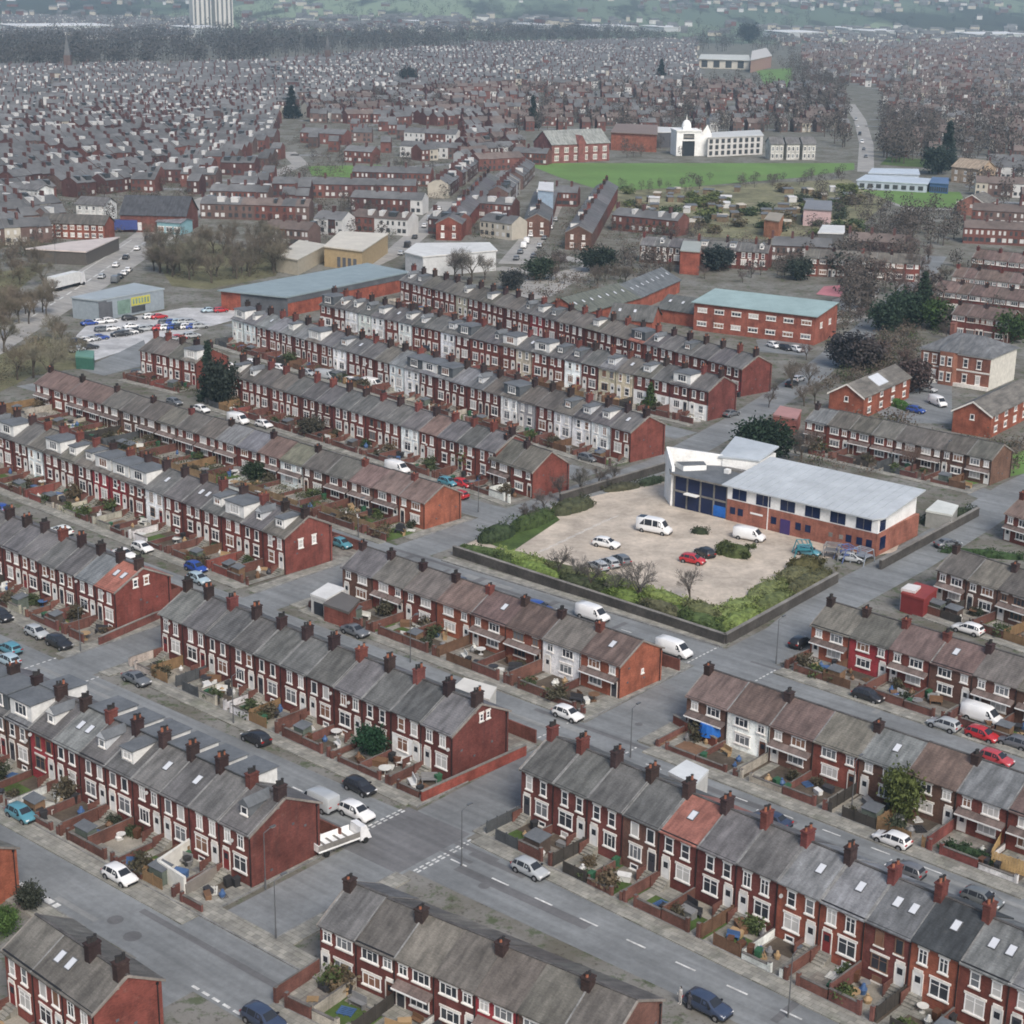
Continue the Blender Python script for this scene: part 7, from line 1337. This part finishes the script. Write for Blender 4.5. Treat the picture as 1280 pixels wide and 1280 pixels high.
o = tag(ob('church_spire', None, None, at(86, 92)), 'thin grey church spire rising above far left terraces', 'church'); part('tower', o, lambda b: b.box(-3, 3, -3, 3, 0, 16), 'brown_brick_far'); part('spire', o, lambda b: b.tube((0, 0, 16), (0, 0, 36), 3.6, .1, 4), 'slate_far')
o = tag(ob('church_spire', None, None, at(410, 80)), 'thin grey church spire in the far centre-left', 'church'); part('tower', o, lambda b: b.box(-3, 3, -3, 3, 0, 14), 'brown_brick_far'); part('spire', o, lambda b: b.tube((0, 0, 14), (0, 0, 30), 3.2, .1, 4), 'slate_far')
sheet('pale_field', [(1140, 62), (1290, 46), (1290, 60), (1180, 66)], .3, 'pale_field_mat')
# ================================================================== AIR, SKY, SUN, CAMERA
hb = MB(); hb.box(-7400, 7400, -900, 13600, -1, 330)
hm = bpy.data.materials.new('haze'); hm.use_nodes = True; nt = hm.node_tree; nt.nodes.clear()
out = nt.nodes.new('ShaderNodeOutputMaterial'); pv = nt.nodes.new('ShaderNodeVolumePrincipled'); pv.inputs['Color'].default_value = (.58, .79, .95, 1); pv.inputs['Density'].default_value = HAZE
pv.inputs['Anisotropy'].default_value = .2; nt.links.new(pv.outputs[0], out.inputs['Volume']); MATS['haze'] = hm
o = ob('haze', hb.mesh('haze', 'haze')); tag(o, kind='stuff'); 
w = bpy.data.worlds.new('World'); SC.world = w; w.use_nodes = True; nt = w.node_tree; bg = nt.nodes['Background']
sk = nt.nodes.new('ShaderNodeTexSky'); sk.sky_type = 'NISHITA'; sk.sun_disc = False; sk.sun_elevation = math.radians(44); sk.sun_rotation = math.radians(160); sk.air_density = 1.0; sk.dust_density = 4.0; sk.ozone_density = .6; sk.altitude = 100
nt.links.new(sk.outputs[0], bg.inputs[0]); bg.inputs[1].default_value = .09
sl = bpy.data.lights.new('sun', 'SUN'); sl.energy = 1.35; sl.angle = math.radians(20); sl.color = (1, .97, .93); so = bpy.data.objects.new('sun', sl); COL.objects.link(so)
el, az = math.radians(44), math.radians(160); dirv = Vector((math.sin(az) * math.cos(el), math.cos(az) * math.cos(el), math.sin(el))); so.rotation_euler = dirv.to_track_quat('Z', 'Y').to_euler()
cam = bpy.data.cameras.new('camera'); co = bpy.data.objects.new('camera', cam); COL.objects.link(co)
co.matrix_world = Matrix(((_R.x, _U.x, -_F.x, 0), (_R.y, _U.y, -_F.y, 0), (_R.z, _U.z, -_F.z, CAMH), (0, 0, 0, 1)))
cam.sensor_width = 36; cam.lens = FPX / 1280 * 36; cam.clip_end = 20000; cam.clip_start = 1; SC.camera = co
vs = SC.view_settings; vs.view_transform = 'Standard'; vs.look = 'None'; vs.exposure = EXPO; vs.gamma = 1; vs.use_curve_mapping = False
SC.cycles.pixel_filter_type = 'BLACKMAN_HARRIS'; SC.cycles.filter_width = 1.8; SC.cycles.max_bounces = 5; SC.cycles.diffuse_bounces = 3; SC.cycles.volume_bounces = 1; SC.cycles.transparent_max_bounces = 4; SC.cycles.glossy_bounces = 2
